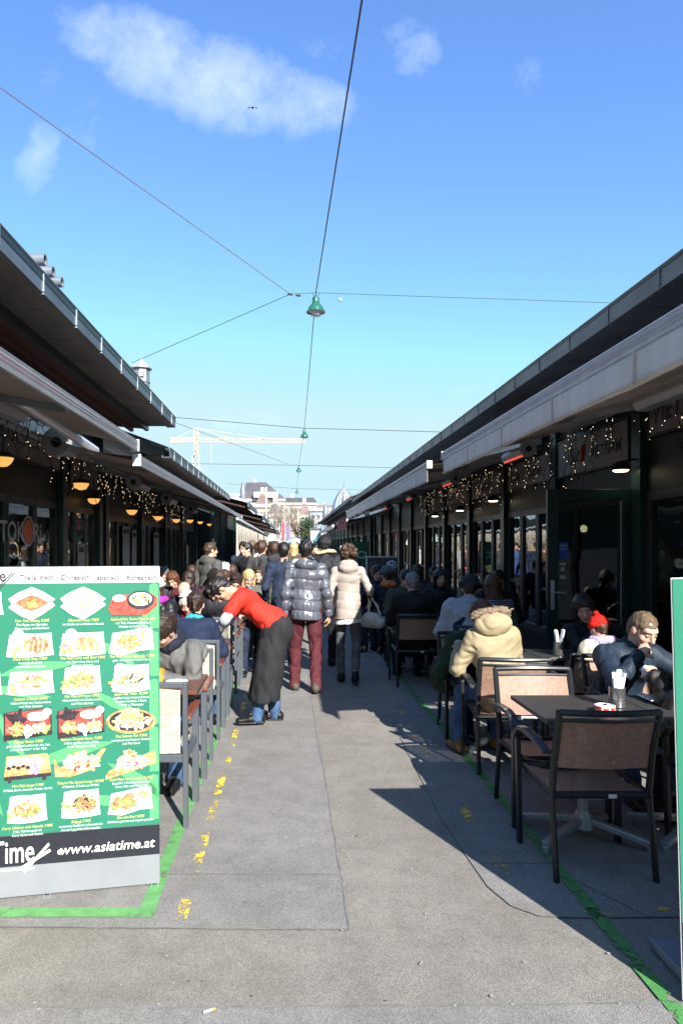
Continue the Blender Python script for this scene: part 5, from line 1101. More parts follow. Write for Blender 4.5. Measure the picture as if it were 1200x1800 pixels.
# ================================================================ people
def vn(v): v = np.asarray(v, float); return v / (np.linalg.norm(v) + 1e-9)
A3 = lambda *v: np.array(v, float)
class Field:
    """smooth-blended solids sampled on a grid and skinned as ONE continuous surface"""
    def __init__(s, h): s.h = h; s.p = []
    def add(s, fn, lo, hi, k=.02, op=1): s.p.append((fn, np.asarray(lo, float), np.asarray(hi, float), k, op)); return s
    def cap(s, a, b, ra, rb=None, k=.02, op=1, flat=None, dep=None, q=None):
        a = np.asarray(a, float); b = np.asarray(b, float); rb = ra if rb is None else rb; ba = b - a; L2 = ba @ ba + 1e-12; L = math.sqrt(L2)
        dp = vn(dep) if dep is not None else None
        def fn(x, y, z):
            px, py, pz = x - a[0], y - a[1], z - a[2]
            t = np.clip((px * ba[0] + py * ba[1] + pz * ba[2]) / L2, 0, 1)
            qx, qy, qz = px - t * ba[0], py - t * ba[1], pz - t * ba[2]
            if flat:
                e = (qx * dp[0] + qy * dp[1] + qz * dp[2]) * (1 / flat - 1); qx = qx + dp[0] * e; qy = qy + dp[1] * e; qz = qz + dp[2] * e
            r = ra + (rb - ra) * t
            if q:
                r = r + q[0] * (np.sqrt(np.abs(np.sin(math.pi * (t * L / q[1] + q[2])))) - .6)
                if len(q) > 3: r = r + q[0] * .7 * (np.sqrt(np.abs(np.sin(math.pi * ((qx * q[3][0] + qy * q[3][1] + qz * q[3][2]) / q[4])))) - .6)
            return np.sqrt(qx * qx + qy * qy + qz * qz) - r
        m = max(ra, rb) * 1.05 + (q[0] if q else 0); return s.add(fn, np.minimum(a, b) - m, np.maximum(a, b) + m, k, op)
    def ell(s, c, r, k=.02, op=1, fr=None):
        c = np.asarray(c, float); r = np.asarray(r, float); M = np.eye(3) if fr is None else fr   # rows: local axes
        def fn(x, y, z):
            dx, dy, dz = x - c[0], y - c[1], z - c[2]
            l = [dx * M[i][0] + dy * M[i][1] + dz * M[i][2] for i in range(3)]
            k0 = np.sqrt(sum((l[i] / r[i]) ** 2 for i in range(3))); k1 = np.sqrt(sum((l[i] / r[i] ** 2) ** 2 for i in range(3))) + 1e-9
            return k0 * (k0 - 1) / k1
        m = r.max(); return s.add(fn, c - m, c + m, k, op)
    def cut(s, c, n, half=.45):
        c = np.asarray(c, float); n = vn(n); fn = lambda x, y, z: (x - c[0]) * n[0] + (y - c[1]) * n[1] + (z - c[2]) * n[2]
        return s.add(fn, c - half, c + half, .006, -1)
    def mesh(s, name, fold=0., fs=(9., 5.), seed=0, aniso=(1, 1, .45), tint=None, rough=0., disp=None):
        h = s.h; lo = np.min([p[1] for p in s.p if p[4] > 0], 0) - 4 * h - .02; hi = np.max([p[2] for p in s.p if p[4] > 0], 0) + 4 * h + .02
        n = np.ceil((hi - lo) / h).astype(int) + 1
        ax = [(lo[i] + h * np.arange(n[i])).astype(np.float32) for i in range(3)]
        d = np.full(n, .25, np.float32)
        for (fn, a, b, k, op) in s.p:
            m = k + 3 * h + .01; i0 = np.maximum(((a - m - lo) / h).astype(int), 0); i1 = np.minimum(((b + m - lo) / h).astype(int) + 2, n)
            if np.any(i1 <= i0): continue
            sl = tuple(slice(i0[i], i1[i]) for i in range(3))
            v = fn(ax[0][sl[0]][:, None, None], ax[1][sl[1]][None, :, None], ax[2][sl[2]][None, None, :]).astype(np.float32); c = d[sl]
            if op > 0: t = np.clip(.5 + .5 * (v - c) / k, 0, 1); d[sl] = v * (1 - t) + c * t - k * t * (1 - t)
            else: t = np.clip(.5 - .5 * (c + v) / k, 0, 1); d[sl] = c * (1 - t) - v * t + k * t * (1 - t)
        if fold:
            r = np.random.RandomState(seed); X, Y, Z = ax[0][:, None, None], ax[1][None, :, None], ax[2][None, None, :]; f = 0
            for i in range(5):
                w = r.normal(size=3) * np.array(aniso) ; w = w / np.linalg.norm(w) * fs[0] * (1.6 ** i) * .9; w2 = r.normal(size=3) * fs[1]
                f = f + np.sin(w[0]*X + w[1]*Y + w[2]*Z + 1.6 * np.sin(w2[0]*X + w2[1]*Y + w2[2]*Z + i) + r.rand() * 6) / (1.45 ** i)
            d = d + (fold * np.clip(1 - np.abs(f) / .8, -.6, 1) * .9).astype(np.float32)
        if disp: d = d + disp(ax[0][:, None, None], ax[1][None, :, None], ax[2][None, None, :]).astype(np.float32)
        if rough:
            r = np.random.RandomState(seed + 5); X, Y, Z = ax[0][:, None, None], ax[1][None, :, None], ax[2][None, None, :]; f = 0
            for i in range(6): w = r.normal(size=3) * 95; f = f + np.sin(w[0]*X + w[1]*Y + w[2]*Z + r.rand() * 6)
            d = d + (rough * f / 3).astype(np.float32)
        d[0] = d[-1] = .1; d[:, 0] = d[:, -1] = .1; d[:, :, 0] = d[:, :, -1] = .1
        return s.nets(d, lo, name, tint)
    def nets(s, d, lo, name, tint):
        h = s.h; n = d.shape; ins = d < 0; cells = []; pos = []; quads = []; sgn = []
        for axis in range(3):
            sa = [slice(None)] * 3; sb_ = [slice(None)] * 3; sa[axis] = slice(0, -1); sb_[axis] = slice(1, None)
            cr = ins[tuple(sa)] != ins[tuple(sb_)]; I = np.argwhere(cr)
            if len(I) == 0: continue
            e = np.zeros(3, int); e[axis] = 1; J = I + e
            a = d[I[:, 0], I[:, 1], I[:, 2]]; b = d[J[:, 0], J[:, 1], J[:, 2]]; t = a / (a - b)
            p = I.astype(float); p[:, axis] += t; u, v = (axis + 1) % 3, (axis + 2) % 3; cs = []
            for (i, j) in ((-1, -1), (0, -1), (0, 0), (-1, 0)):
                c = I.copy(); c[:, u] += i; c[:, v] += j; cs.append((c[:, 0] * n[1] + c[:, 1]) * n[2] + c[:, 2]); cells.append(cs[-1]); pos.append(p)
            quads.append(np.stack(cs, 1)); sgn.append(a < 0)
        cells = np.concatenate(cells); pos = np.concatenate(pos); uq, inv = np.unique(cells, return_inverse=True); cnt = np.bincount(inv)
        V = np.stack([np.bincount(inv, pos[:, i]) / cnt for i in range(3)], 1) * h + lo
        Q = np.concatenate(quads); sg = np.concatenate(sgn); Q = np.searchsorted(uq, Q); Q[~sg] = Q[~sg][:, ::-1]
        me = bpy.data.meshes.new(name); me.vertices.add(len(V)); me.vertices.foreach_set('co', V.astype(np.float32).ravel())
        me.loops.add(len(Q) * 4); me.loops.foreach_set('vertex_index', Q.astype(np.int32).ravel())
        me.polygons.add(len(Q)); me.polygons.foreach_set('loop_start', np.arange(0, len(Q) * 4, 4, dtype=np.int32)); me.polygons.foreach_set('use_smooth', np.ones(len(Q), bool))
        me.update(calc_edges=True)
        if tint is not None:
            c = np.ones((len(V), 4), np.float32); tint(V, c); at = me.color_attributes.new('tint', 'FLOAT_COLOR', 'POINT'); at.data.foreach_set('color', c.ravel())
        return me
def skin_mat(name, c):
    m = mat(name, c, .5, var=.06, vs=30); n = m.node_tree.nodes; l = m.node_tree.links; b = n['Principled BSDF']
    if 'Attribute' in n: return m
    at = N(n, 'ShaderNodeAttribute', attribute_name='tint'); mx = N(n, 'ShaderNodeMix', data_type='RGBA', blend_type='MULTIPLY'); mx.inputs[0].default_value = 1
    src = b.inputs['Base Color'].links[0].from_socket; l.new(src, mx.inputs[6]); l.new(at.outputs['Color'], mx.inputs[7]); l.new(mx.outputs[2], b.inputs['Base Color'])
    b.inputs['Subsurface Weight'].default_value = .08; b.inputs['Subsurface Radius'].default_value = (.012, .004, .002); return m
SK_F = skin_mat('fair_skin', (.62,.38,.29)); SK_A = skin_mat('tan_skin', (.50,.29,.19)); SK_P = skin_mat('ruddy_skin', (.6,.33,.26))
def wrinkle(m):
    n = m.node_tree.nodes; l = m.node_tree.links; b = n['Principled BSDF']
    if 'wrk' in n: return
    tc = N(n, 'ShaderNodeTexCoord'); mp = N(n, 'ShaderNodeMapping'); mp.name = 'wrk'; mp.inputs['Scale'].default_value = (1, 1, .55); mp.inputs['Rotation'].default_value = (.3, .5, .2)
    l.new(tc.outputs['Object'], mp.inputs[0]); k = N(n, 'ShaderNodeTexNoise', noise_type='RIDGED_MULTIFRACTAL'); k.inputs['Scale'].default_value = 7; k.inputs['Detail'].default_value = 4; k.inputs['Distortion'].default_value = .6
    l.new(mp.outputs[0], k.inputs['Vector']); bp = N(n, 'ShaderNodeBump'); bp.inputs['Strength'].default_value = .9; bp.inputs['Distance'].default_value = .04; bp.invert = True; l.new(k.outputs[0], bp.inputs['Height'])
    if b.inputs['Normal'].links: l.new(b.inputs['Normal'].links[0].from_socket, bp.inputs['Normal'])
    l.new(bp.outputs[0], b.inputs['Normal'])
def cl(name, c, rough=.8, **k):
    kw = dict(var=.22, vs=22, bump=.25, bs=300, spec=.25); kw.update(k); m = mat(name, c, rough, **kw); wrinkle(m); return m
HB = mat('black_hair', (.012,.010,.010), .38, var=.5, vs=90, stretch=(1,1,.25), bump=.6, bs=160); HBR = mat('brown_hair', (.055,.028,.016), .45, var=.5, vs=90, stretch=(1,1,.25), bump=.6, bs=160); HDB = mat('dark_brown_hair', (.028,.016,.011), .42, var=.5, vs=90, stretch=(1,1,.25), bump=.6, bs=160)
HRB = mat('red_brown_hair', (.11,.04,.018), .45, var=.5, vs=80, stretch=(1,1,.25), bump=.6, bs=160); HBL = mat('blonde_hair', (.5,.36,.18), .45, var=.4, vs=90, stretch=(1,1,.25), bump=.5, bs=160); HLB = mat('light_brown_hair', (.13,.085,.05), .5, var=.4, vs=90, bump=.6, bs=200); HGR = mat('grey_hair', (.18,.17,.17), .5, var=.4, vs=90, bump=.5, bs=160); HWH = mat('white_hair', (.62,.62,.62), .5, var=.2, vs=60, bump=.5, bs=160)
SHB = cl('black_shoe_leather', (.012,.012,.013), .35); SHG = cl('grey_brown_suede', (.09,.075,.06), .7); SHW = cl('white_trainer', (.7,.7,.7), .5); SHT = cl('tan_boot', (.25,.12,.04), .6)
JEAN = cl('blue_denim', (.055,.11,.22), .8, var=.4, vs=14); JEAND = cl('dark_denim', (.018,.028,.055), .8, var=.35); JEANG = cl('grey_black_denim', (.11,.115,.13), .75, var=.4, vs=12); NAVYT = cl('navy_trousers', (.012,.016,.03)); BLKT = cl('black_trousers', (.012,.012,.014))
def rotm(ax, a):
    return np.array(Matrix.Rotation(a, 3, Vector(ax)))
def frame(fwd, up):
    u = vn(up); f = np.asarray(fwd, float); f = vn(f - u * (f @ u)); r = np.cross(f, u); return np.stack([r, f, u])   # rows: right, forward, up
def ik(a, t, l1, l2, hint):
    a = np.asarray(a, float); t = np.asarray(t, float); d = t - a; L = np.linalg.norm(d); M = (l1 + l2) * .995
    if L > M: t = a + d / L * M; d = t - a; L = M
    u = d / L; x = (l1*l1 - l2*l2 + L*L) / (2*L); y = math.sqrt(max(l1*l1 - x*x, 1e-6)); hh = np.asarray(hint, float); hh = vn(hh - u * (hh @ u)); return a + u * x + hh * y, t
class Pose: pass
def make_pose(sit=False, H=1.75, lean=0, side=0, twist=0, head=(0, 0, 0), lh=None, rh=None, lf=None, rf=None, female=False, eh=None, crouch=0, seat=.52, hipdx=0, kneeh=None):
    s = H / 1.75; p = Pose(); p.s = s; p.sit = sit
    hip = A3(hipdx, 0, (seat + .0) if sit else (.93 - crouch) * s); p.hip = hip
    T = rotm((0, 0, 1), R(twist)) @ rotm((0, 1, 0), R(side)) @ rotm((1, 0, 0), -R(lean))
    u = T @ A3(0, 0, 1); r = T @ A3(1, 0, 0); f = T @ A3(0, 1, 0); p.T = np.stack([r, f, u])
    p.u, p.r, p.f = u, r, f; sw = (.155 if female else .178) * s
    p.waist = hip + u * .16 * s; p.chest = hip + u * .36 * s + f * .005; p.neckb = hip + u * .515 * s - f * .005
    p.sh = {-1: hip + u * .475 * s - r * sw, 1: hip + u * .475 * s + r * sw}
    Hm = T @ rotm((0, 0, 1), R(head[1])) @ rotm((0, 1, 0), R(head[2])) @ rotm((1, 0, 0), -R(head[0]))
    hr, hf, hu = Hm @ A3(1,0,0), Hm @ A3(0,1,0), Hm @ A3(0,0,1); p.H = np.stack([hr, hf, hu])
    p.head = p.neckb + u * .07 * s + hu * .105 * s + hf * .035 * s
    p.hips = {-1: hip - r * .088 * s, 1: hip + r * .088 * s}
    dl = {-1: lh, 1: rh}; p.el = {}; p.wr = {}
    for k in (-1, 1):
        w = dl[k]
        if w is None: w = (p.sh[k] + A3(k * .06, .07, -.50) * s) if not sit else A3(k * .17, .40, .80)
        h0 = eh[k] if eh else (A3(k * .3, -.9, -.3) if not sit else A3(k * .45, -.3, -1)); p.el[k], p.wr[k] = ik(p.sh[k], w, .29 * s, .255 * s, h0)
    fl = {-1: lf, 1: rf}; p.kn = {}; p.an = {}
    for k in (-1, 1):
        w = fl[k]
        if w is None: w = A3(k * .10, 0, .085) if not sit else A3(k * .13, .42, .085)
        p.kn[k], p.an[k] = ik(p.hips[k], w, .435 * s, .425 * s, A3(k * .15, 1, .25 if sit else 0) if kneeh is None else kneeh[k])
    return p
def hand(F, w, d, nrm, side, curl=.5, s=1.):
    """palm, four unequal fingers with two bends, thumb off the side of the palm"""
    d = vn(d); nrm = vn(np.asarray(nrm) - d * (np.asarray(nrm) @ d)); lat = np.cross(d, nrm) * side
    F.cap(w - d * .02, w + d * .07 * s, .026 * s, .036 * s, k=.012, flat=.48, dep=nrm)
    r = max(.0085 * s, F.h * .95)
    for i, (o, L) in enumerate(((-.028, .068), (-.0095, .078), (.0095, .073), (.027, .058))):
        b = w + (d * .082 + lat * o) * s; a1 = curl * 1.1 + i * .05; a2 = curl * 2.1 + i * .06; d1 = d * math.cos(a1) + nrm * math.sin(a1) + lat * o * 1.2; d2 = d * math.cos(a2) + nrm * math.sin(a2)
        m = b + vn(d1) * L * .52 * s; e = m + vn(d2) * L * .5 * s; F.cap(b - d * .015, m, r, r * .95, k=.005); F.cap(m, e, r * .95, r * .8, k=.005)
    b = w + (d * .03 - lat * .03) * s; td = vn(d * .6 - lat * .75 + nrm * (.3 + curl * .5)); m = b + td * .035 * s; e = m + vn(d * .8 - lat * .1 + nrm * (.2 + curl)) * .032 * s; F.cap(b, m, r * 1.25, r * 1.1, k=.008); F.cap(m, e, r * 1.1, r * .9, k=.005)
def body(p, o, skin, h, hands=(.5, .5), hn=None, female=False):
    s = p.s; F = Field(h); M = p.H; c = p.head
    L = lambda x, y, z: c + (M[0] * x + M[1] * y + M[2] * z) * s
    F.ell(L(0, -.012, .032), A3(.074, .094, .086) * s, fr=M); F.ell(L(0, .022, -.045), A3(.055, .068, .068) * s, k=.035, fr=M)
    F.ell(L(0, .066, -.088), A3(.026, .022, .02) * s, k=.03, fr=M); F.ell(L(0, .07, .03), A3(.05, .025, .022) * s, k=.02, fr=M)
    for k in (-1, 1):
        F.ell(L(k * .031, .098, .006), A3(.02, .016, .013) * s, k=.012, op=-1, fr=M); F.ell(L(k * .031, .079, .004), A3(.0135, .0125, .011) * s, k=.004, fr=M)
        F.ell(L(k * .042, .062, -.03), A3(.02, .02, .018) * s, k=.02, fr=M); F.ell(L(k * .075, -.008, -.005), A3(.011, .021, .033) * s, k=.008, fr=M)
    F.cap(L(0, .088, .01), L(0, .112, -.028), .0085 * s, .013 * s, k=.014); F.ell(L(0, .092, -.034), A3(.019, .013, .009) * s, k=.01, fr=M)
    F.ell(L(0, .088, -.056), A3(.023, .011, .006) * s, k=.006, fr=M); F.ell(L(0, .086, -.067), A3(.019, .011, .007) * s, k=.006, fr=M)
    F.cap(p.neckb - p.u * .03, L(0, -.02, -.05), .056 * s, .054 * s, k=.03)
    F.cap(p.hip, p.waist, .11 * s, .10 * s, k=.05, flat=.7, dep=p.f); F.cap(p.waist, p.chest, .10 * s, .125 * s, k=.05, flat=.7, dep=p.f)
    F.cap(p.sh[-1], p.sh[1], .05 * s, k=.06)
    for i, k in enumerate((-1, 1)):
        F.cap(p.sh[k], p.el[k], .046 * s, .036 * s, k=.03); F.cap(p.el[k], p.wr[k], .037 * s, .026 * s, k=.02)
        d = vn(p.wr[k] - p.el[k]); nn = hn[i] if hn is not None and hn[i] is not None else (A3(-k * .9, .35, 0) if not p.sit else A3(-k * .3, .2, -1)); dd = d
        if p.sit and (hn is None or hn[i] is None): dd = vn(d * .7 + A3(0, .25, 0))
        hand(F, p.wr[k] + d * .01, dd, nn, k, hands[i], s * (.93 if female else 1.04))
        F.cap(p.hips[k], p.kn[k], .072 * s, .048 * s, k=.04); F.cap(p.kn[k], p.an[k], .046 * s, .034 * s, k=.02); F.cap(p.an[k], p.an[k] + A3(0, .1, -.05) * s, .034 * s, .03 * s, k=.02)
    def tint(V, C):
        q = ((V - c) @ M.T) / s
        def sp(x, y, z, rx, ry, rz, colr):
            w = np.clip(1.6 - 1.6 * np.sqrt(((q[:, 0] - x) / rx) ** 2 + ((q[:, 1] - y) / ry) ** 2 + ((q[:, 2] - z) / rz) ** 2), 0, 1)[:, None]; C[:, :3] = C[:, :3] * (1 - w) + np.array(colr) * w
        sp(0, .095, -.061, .028, .03, .012, (.85, .42, .42))
        for k in (-1, 1):
            sp(k * .031, .09, .004, .02, .02, .011, (1.15, 1.55, 1.8)); sp(k * .031, .095, .004, .009, .02, .011, (.06, .06, .08)); sp(k * .034, .09, .026, .026, .03, .007, (.16, .12, .1)); sp(k * .045, .07, -.03, .03, .03, .03, (1.0, .84, .82))
            sp(k * .031, .09, .016, .022, .02, .006, (.35, .25, .22))
        sp(0, .09, -.061, .024, .03, .0035, (.45, .2, .2))
    me = F.mesh('body', tint=tint); ob = link('person', me, [skin]); return ob
def hair(p, par, m, style, h, seed=0):
    s = p.s; M = p.H; c = p.head; F = Field(h); L = lambda x, y, z: c + (M[0] * x + M[1] * y + M[2] * z) * s; rough = .0036
    t = .012 if style in ('short', 'ponytail', 'bun') else .017 if style in ('thick', 'long', 'curly', 'bob') else .006
    if style == 'bald':
        F.ell(L(0, -.03, .0), A3(.080, .088, .06) * s, fr=M); F.ell(L(0, .02, .075), A3(.075, .11, .07) * s, op=-1, k=.01, fr=M); F.ell(L(0, .09, -.03), A3(.12, .08, .12) * s, op=-1, k=.01, fr=M); rough = .001
    else:
        F.ell(L(0, -.016, .036), A3(.074 + t, .094 + t, .086 + t) * s, fr=M)
        if style in ('long', 'bob', 'curly'):
            z = {'long': -.20, 'bob': -.10, 'curly': -.13}[style]
            for k in (-1, 1): F.cap(L(k * .06, -.01, .02), L(k * .065, -.02, z), .035 * s, .026 * s, k=.03)
            F.cap(L(0, -.06, .0), L(0, -.065, z), .07 * s, .055 * s, k=.04, flat=.7, dep=M[1])
        else: F.cap(L(0, -.06, .0), L(0, -.055, -.055), .062 * s, .05 * s, k=.03)
        F.ell(L(0, .125, -.03), A3(.072, .085, .088) * s, op=-1, k=.015, fr=M)       # face opening
        if style not in ('long', 'bob', 'curly'):
            for k in (-1, 1): F.ell(L(k * .085, .02, -.05), A3(.03, .055, .062) * s, op=-1, k=.012, fr=M)
            F.ell(L(0, -.02, -.13), A3(.1, .12, .055) * s, op=-1, k=.012, fr=M)
        if style == 'ponytail': F.ell(L(0, -.115, .0), A3(.028, .03, .028) * s, fr=M); F.cap(L(0, -.125, -.01), L(.005, -.13, -.1), .03 * s, .016 * s, k=.015)
        if style == 'bun': F.ell(L(0, -.12, .06), A3(.04, .035, .04) * s, fr=M)
        if style == 'curly':
            r = random.Random(seed)
            for _ in range(60):
                a = r.uniform(0, 6.28); e = r.uniform(-1.2, 1.3); F.ell(L(.098 * math.cos(a) * math.cos(e), -.055 + .085 * math.sin(a) * math.cos(e) - .02, .0 + .11 * math.sin(e)), A3(1, 1, 1) * r.uniform(.016, .03) * s, k=.008)
            F.ell(L(0, .12, -.02), A3(.065, .08, .08) * s, op=-1, k=.01, fr=M); rough = .005
        if style in ('thick', 'short'):
            r = random.Random(seed)
            for _ in range(16): F.cap(L(r.uniform(-.05, .05), r.uniform(-.08, .06), .105), L(r.uniform(-.06, .06), r.uniform(-.06, .1), .128), .014 * s, .006 * s, k=.01)
    o = link('hair', F.mesh('hair', fold=.004, fs=(60, 20), seed=seed, aniso=(1, 1, .2), rough=rough), [m], par); return o
def beanie(p, par, m, h, pom=None, name='beanie'):
    s = p.s; M = p.H; c = p.head; F = Field(h); L = lambda x, y, z: c + (M[0] * x + M[1] * y + M[2] * z) * s
    F.ell(L(0, -.022, .052), A3(.100, .116, .097) * s, fr=M); F.cap(L(-.02, -.02, .035), L(.02, -.02, .035), .104 * s, k=.02, flat=.35, dep=M[2]); F.ell(L(0, .03, -.055), A3(.12, .14, .07) * s, op=-1, k=.01, fr=M)
    o = link(name, F.mesh('beanie', fold=.003, fs=(40, 8), seed=2), [m], par)
    if pom: F = Field(h); F.ell(L(0, -.03, .165), A3(.034, .034, .034) * s, fr=M); link('pompom', F.mesh('pompom', rough=.006), [pom], o)
    return o
def jacket(p, par, m, h, length=.1, bulk=0., hood=None, collar=True, puff=None, fold=.010, sleeve=1., name='jacket', seed=0, flare=0., armr=1.):
    s = p.s; F = Field(h); u, f, r = p.u, p.f, p.r; b = bulk; Q = lambda ph: None if not (puff and p.sit) else (puff[0], puff[1], ph)
    QT = (lambda ph: (puff[0], puff[1], ph, p.r, puff[2])) if puff and p.sit and len(puff) > 2 else Q
    bot = p.hip - u * (length + .05) * s if not p.sit else p.hip - u * .02 + f * .03
    F.cap(p.hip + u * .02 - f * .012, p.waist, (.152 + b) * s, (.14 + b) * s, k=.05, flat=.82, dep=f, q=QT(0)); F.cap(p.waist, p.chest + u * .02, (.142 + b) * s, (.165 + b) * s, k=.05, flat=.66, dep=f, q=QT(.1))
    F.cap(p.hip + u * .05 - f * .015, bot - f * .015, (.155 + b) * s, (.163 + b + flare) * s, k=.04, flat=.88, dep=f, q=QT(.3))
    F.cap(p.sh[-1] - u * .02, p.sh[1] - u * .02, (.062 + b * .5) * s, k=.07); F.ell(p.chest + u * .04, A3(.165 + b, .115 + b * .7, .12) * s, k=.05, fr=p.T)
    F.cap(p.chest + u * .1, p.neckb + u * .005, .09 * s, .062 * s, k=.04)
    if collar: F.cap(p.neckb - u * .01, p.neckb + u * .035 * s + f * .005, .074 * s, .072 * s, k=.02)
    for k in (-1, 1):
        ee = p.el[k] if sleeve > 0 else p.sh[k] + (p.el[k] - p.sh[k]) * .62
        F.cap(p.sh[k], ee, (.064 + b * .55) * s * armr, ((.053 if sleeve > 0 else .066) + b * .5) * s * armr, k=.035, q=Q(.2))
        if sleeve <= 0: continue
        e = p.el[k] + (p.wr[k] - p.el[k]) * sleeve; F.cap(p.el[k], e, (.053 + b * .5) * s * armr, (.041 + b * .4) * s * armr, k=.025, q=Q(.4))
    # hem and cuffs end in a clean cut
    if not p.sit: F.cut(p.hip - u * (length + .03) * s, u)
    F.cap(p.neckb + u * .05, p.neckb + u * .16, .054 * s, k=.01, op=-1)
    if hood: F.ell(p.neckb - f * .075 * s + u * .015 * s, A3(.125, .075, .09) * s, k=.03, fr=p.T); F.cap(p.neckb - r * .075 * s + u * .02, p.neckb - r * .05 * s + f * .06 * s - u * .01, .035 * s, k=.03); F.cap(p.neckb + r * .075 * s + u * .02, p.neckb + r * .05 * s + f * .06 * s - u * .01, .035 * s, k=.03)
    if hood == 'deep': F.ell(p.neckb - f * .10 * s + u * .06 * s, A3(.07, .05, .05) * s, k=.03, op=-1, fr=p.T)
    disp = None
    if puff and not p.sit:
        def disp(x, y, z):
            a = (x - p.hip[0]) * u[0] + (y - p.hip[1]) * u[1] + (z - p.hip[2]) * u[2]; b_ = (x - p.hip[0]) * r[0] + (y - p.hip[1]) * r[1] + (z - p.hip[2]) * r[2]
            g = np.abs(np.sin(math.pi * (a + .012 * np.sin(b_ * 14)) / puff[1])) ** .45
            if len(puff) > 2: g = np.minimum(g, np.abs(np.sin(math.pi * (b_ + .01 * np.sin(a * 25)) / puff[2])) ** .4 + .35 + (np.abs(b_) > .2) * 1.)
            return puff[0] * (.75 - g)
    return link(name, F.mesh('jacket', fold=fold, fs=(15, 7), seed=seed, disp=disp), [m], par)
def trousers(p, par, m, h, bulk=0., fold=.007, name='trousers', seed=0, cut=None):
    s = p.s; F = Field(h); F.cap(p.hip - p.r * .05 * s, p.hip + p.r * .05 * s, (.105 + bulk) * s, k=.04, flat=.95, dep=p.f); F.ell(p.hip - p.f * .035 * s - p.u * .02, A3(.145, .1, .1) * s, k=.04, fr=p.T)
    for k in (-1, 1):
        F.cap(p.hips[k], p.kn[k], (.088 + bulk) * s, (.060 + bulk) * s, k=.03); e = p.an[k] - A3(0, 0, .035); F.cap(p.kn[k], e, (.06 + bulk) * s, (.054 + bulk) * s, k=.025)
    return link(name, F.mesh('trousers', fold=fold, fs=(13, 7), seed=seed + 3, aniso=(.6, .6, 1)), [m], par)
def shoes(p, par, m, h, dirs=None, sole=None):
    for k in (-1, 1):
        F = Field(min(h, .009)); a = p.an[k]; d = vn(dirs[k]) if dirs else A3(k * .12, 1, 0); d = vn(d); lat = np.cross(d, A3(0, 0, 1)); g = a[2] - .085
        up = A3(0, 0, 1); tilt = 0
        pt = lambda x, z: a * A3(1, 1, 0) + d * x + up * (g + z)
        F.cap(pt(-.045, .045), pt(.06, .042), .040, .043, k=.02); F.cap(pt(.06, .038), pt(.165, .03), .043, .036, k=.02, flat=.85, dep=up); F.cap(pt(-.02, .06), a + up * .015, .040, .042, k=.03); F.ell(pt(.05, -.06), (.4, .4, .055), k=.006, op=-1)
        o = link('shoe', F.mesh('shoe'), [m], par)
        S = Field(min(h, .009)); S.cap(pt(-.045, .012), pt(.06, .012), .038, .043, k=.01, flat=.3, dep=up); S.cap(pt(.06, .012), pt(.165, .012), .043, .036, k=.01, flat=.3, dep=up); link('sole', S.mesh('sole'), [sole or BLACK], o)
def scarf(p, par, m, h, big=1., name='scarf'):
    s = p.s; F = Field(h); n = 10
    for i in range(n):
        a0, a1 = 2*math.pi*i/n, 2*math.pi*(i+1)/n; q = lambda a: p.neckb + p.u * (.035 + .012 * math.sin(a * 3)) * s + (p.r * math.cos(a) * .075 + p.f * math.sin(a) * .075) * s * big; F.cap(q(a0), q(a1), .032 * big * s, k=.02)
    F.cap(p.neckb + p.f * .09, p.neckb + p.f * .125 - p.u * .2, .035, .045, k=.02, flat=.5, dep=p.f); return link(name, F.mesh('scarf', fold=.006, fs=(30, 10), seed=4), [m], par)
def fur(p, par, m, h, pts, r, name='fur_trim', seed=0):
    F = Field(h)
    for a, b in zip(pts[:-1], pts[1:]): F.cap(a, b, r, k=.02)
    rr = random.Random(seed)
    for a in pts:
        for _ in range(9): q = np.array(a) + np.array([rr.gauss(0, 1) for _ in range(3)]) * r * .5; e = q + vn([rr.gauss(0, 1) for _ in range(3)]) * r * 1.1; F.cap(q, e, r * .35, r * .1, k=.01)
    return link(name, F.mesh('fur', rough=.006), [m], par)
def glasses(p, par, m):
    M = p.H; c = p.head; L = lambda x, y, z: Vector(c + (M[0] * x + M[1] * y + M[2] * z) * p.s); b = MB()
    for k in (-1, 1):
        b.add([L(k*.031 + i*.023, .102, .006 + j*.015) for i, j in ((-1,-.6),(-.5,-1),(.6,-1),(1,-.4),(1,.6),(.5,.9),(-.6,.9),(-1,.5))], [tuple(range(8))]); b.tube([L(k*.054, .10, .01), L(k*.078, 0, .008)], .003, 5)
    b.tube([L(-.01, .104, .01), L(.01, .104, .01)], .003, 5); return b.build('sunglasses', m, par, False)
def person(label, x, y, face=0, pose=None, skin=SK_F, h=.012, hr=('short', HB), jk=None, tr=JEAND, sh=SHB, group=None, hands=(.5, .5), hn=None, female=False, jo=None, to=None, dirs=None, extra=None, z=0, **pk):
    p = make_pose(female=female, **pk) if pose is None else pose; sd_ = int(abs(x * 37 + y * 91)) % 997
    ob = body(p, None, skin, h, hands, hn, female); ob.location = (x, y, z); ob.rotation_euler = (0, 0, R(face)); tag(ob, label, 'person', group)
    hc = max(h, .008)
    if jk: jacket(p, ob, jk, hc, seed=sd_, **(jo or {}))
    if tr: trousers(p, ob, tr, hc, seed=sd_, **(to or {}))
    if sh: shoes(p, ob, sh, hc, dirs)
    if hr: hair(p, ob, hr[1], hr[0], min(hc, .01), sd_)
    if extra: extra(p, ob, hc)
    return ob, p
GW = 'people walking down the lane'; GLs = 'people seated on the left terrace'; GRs = 'people seated on the right terrace'
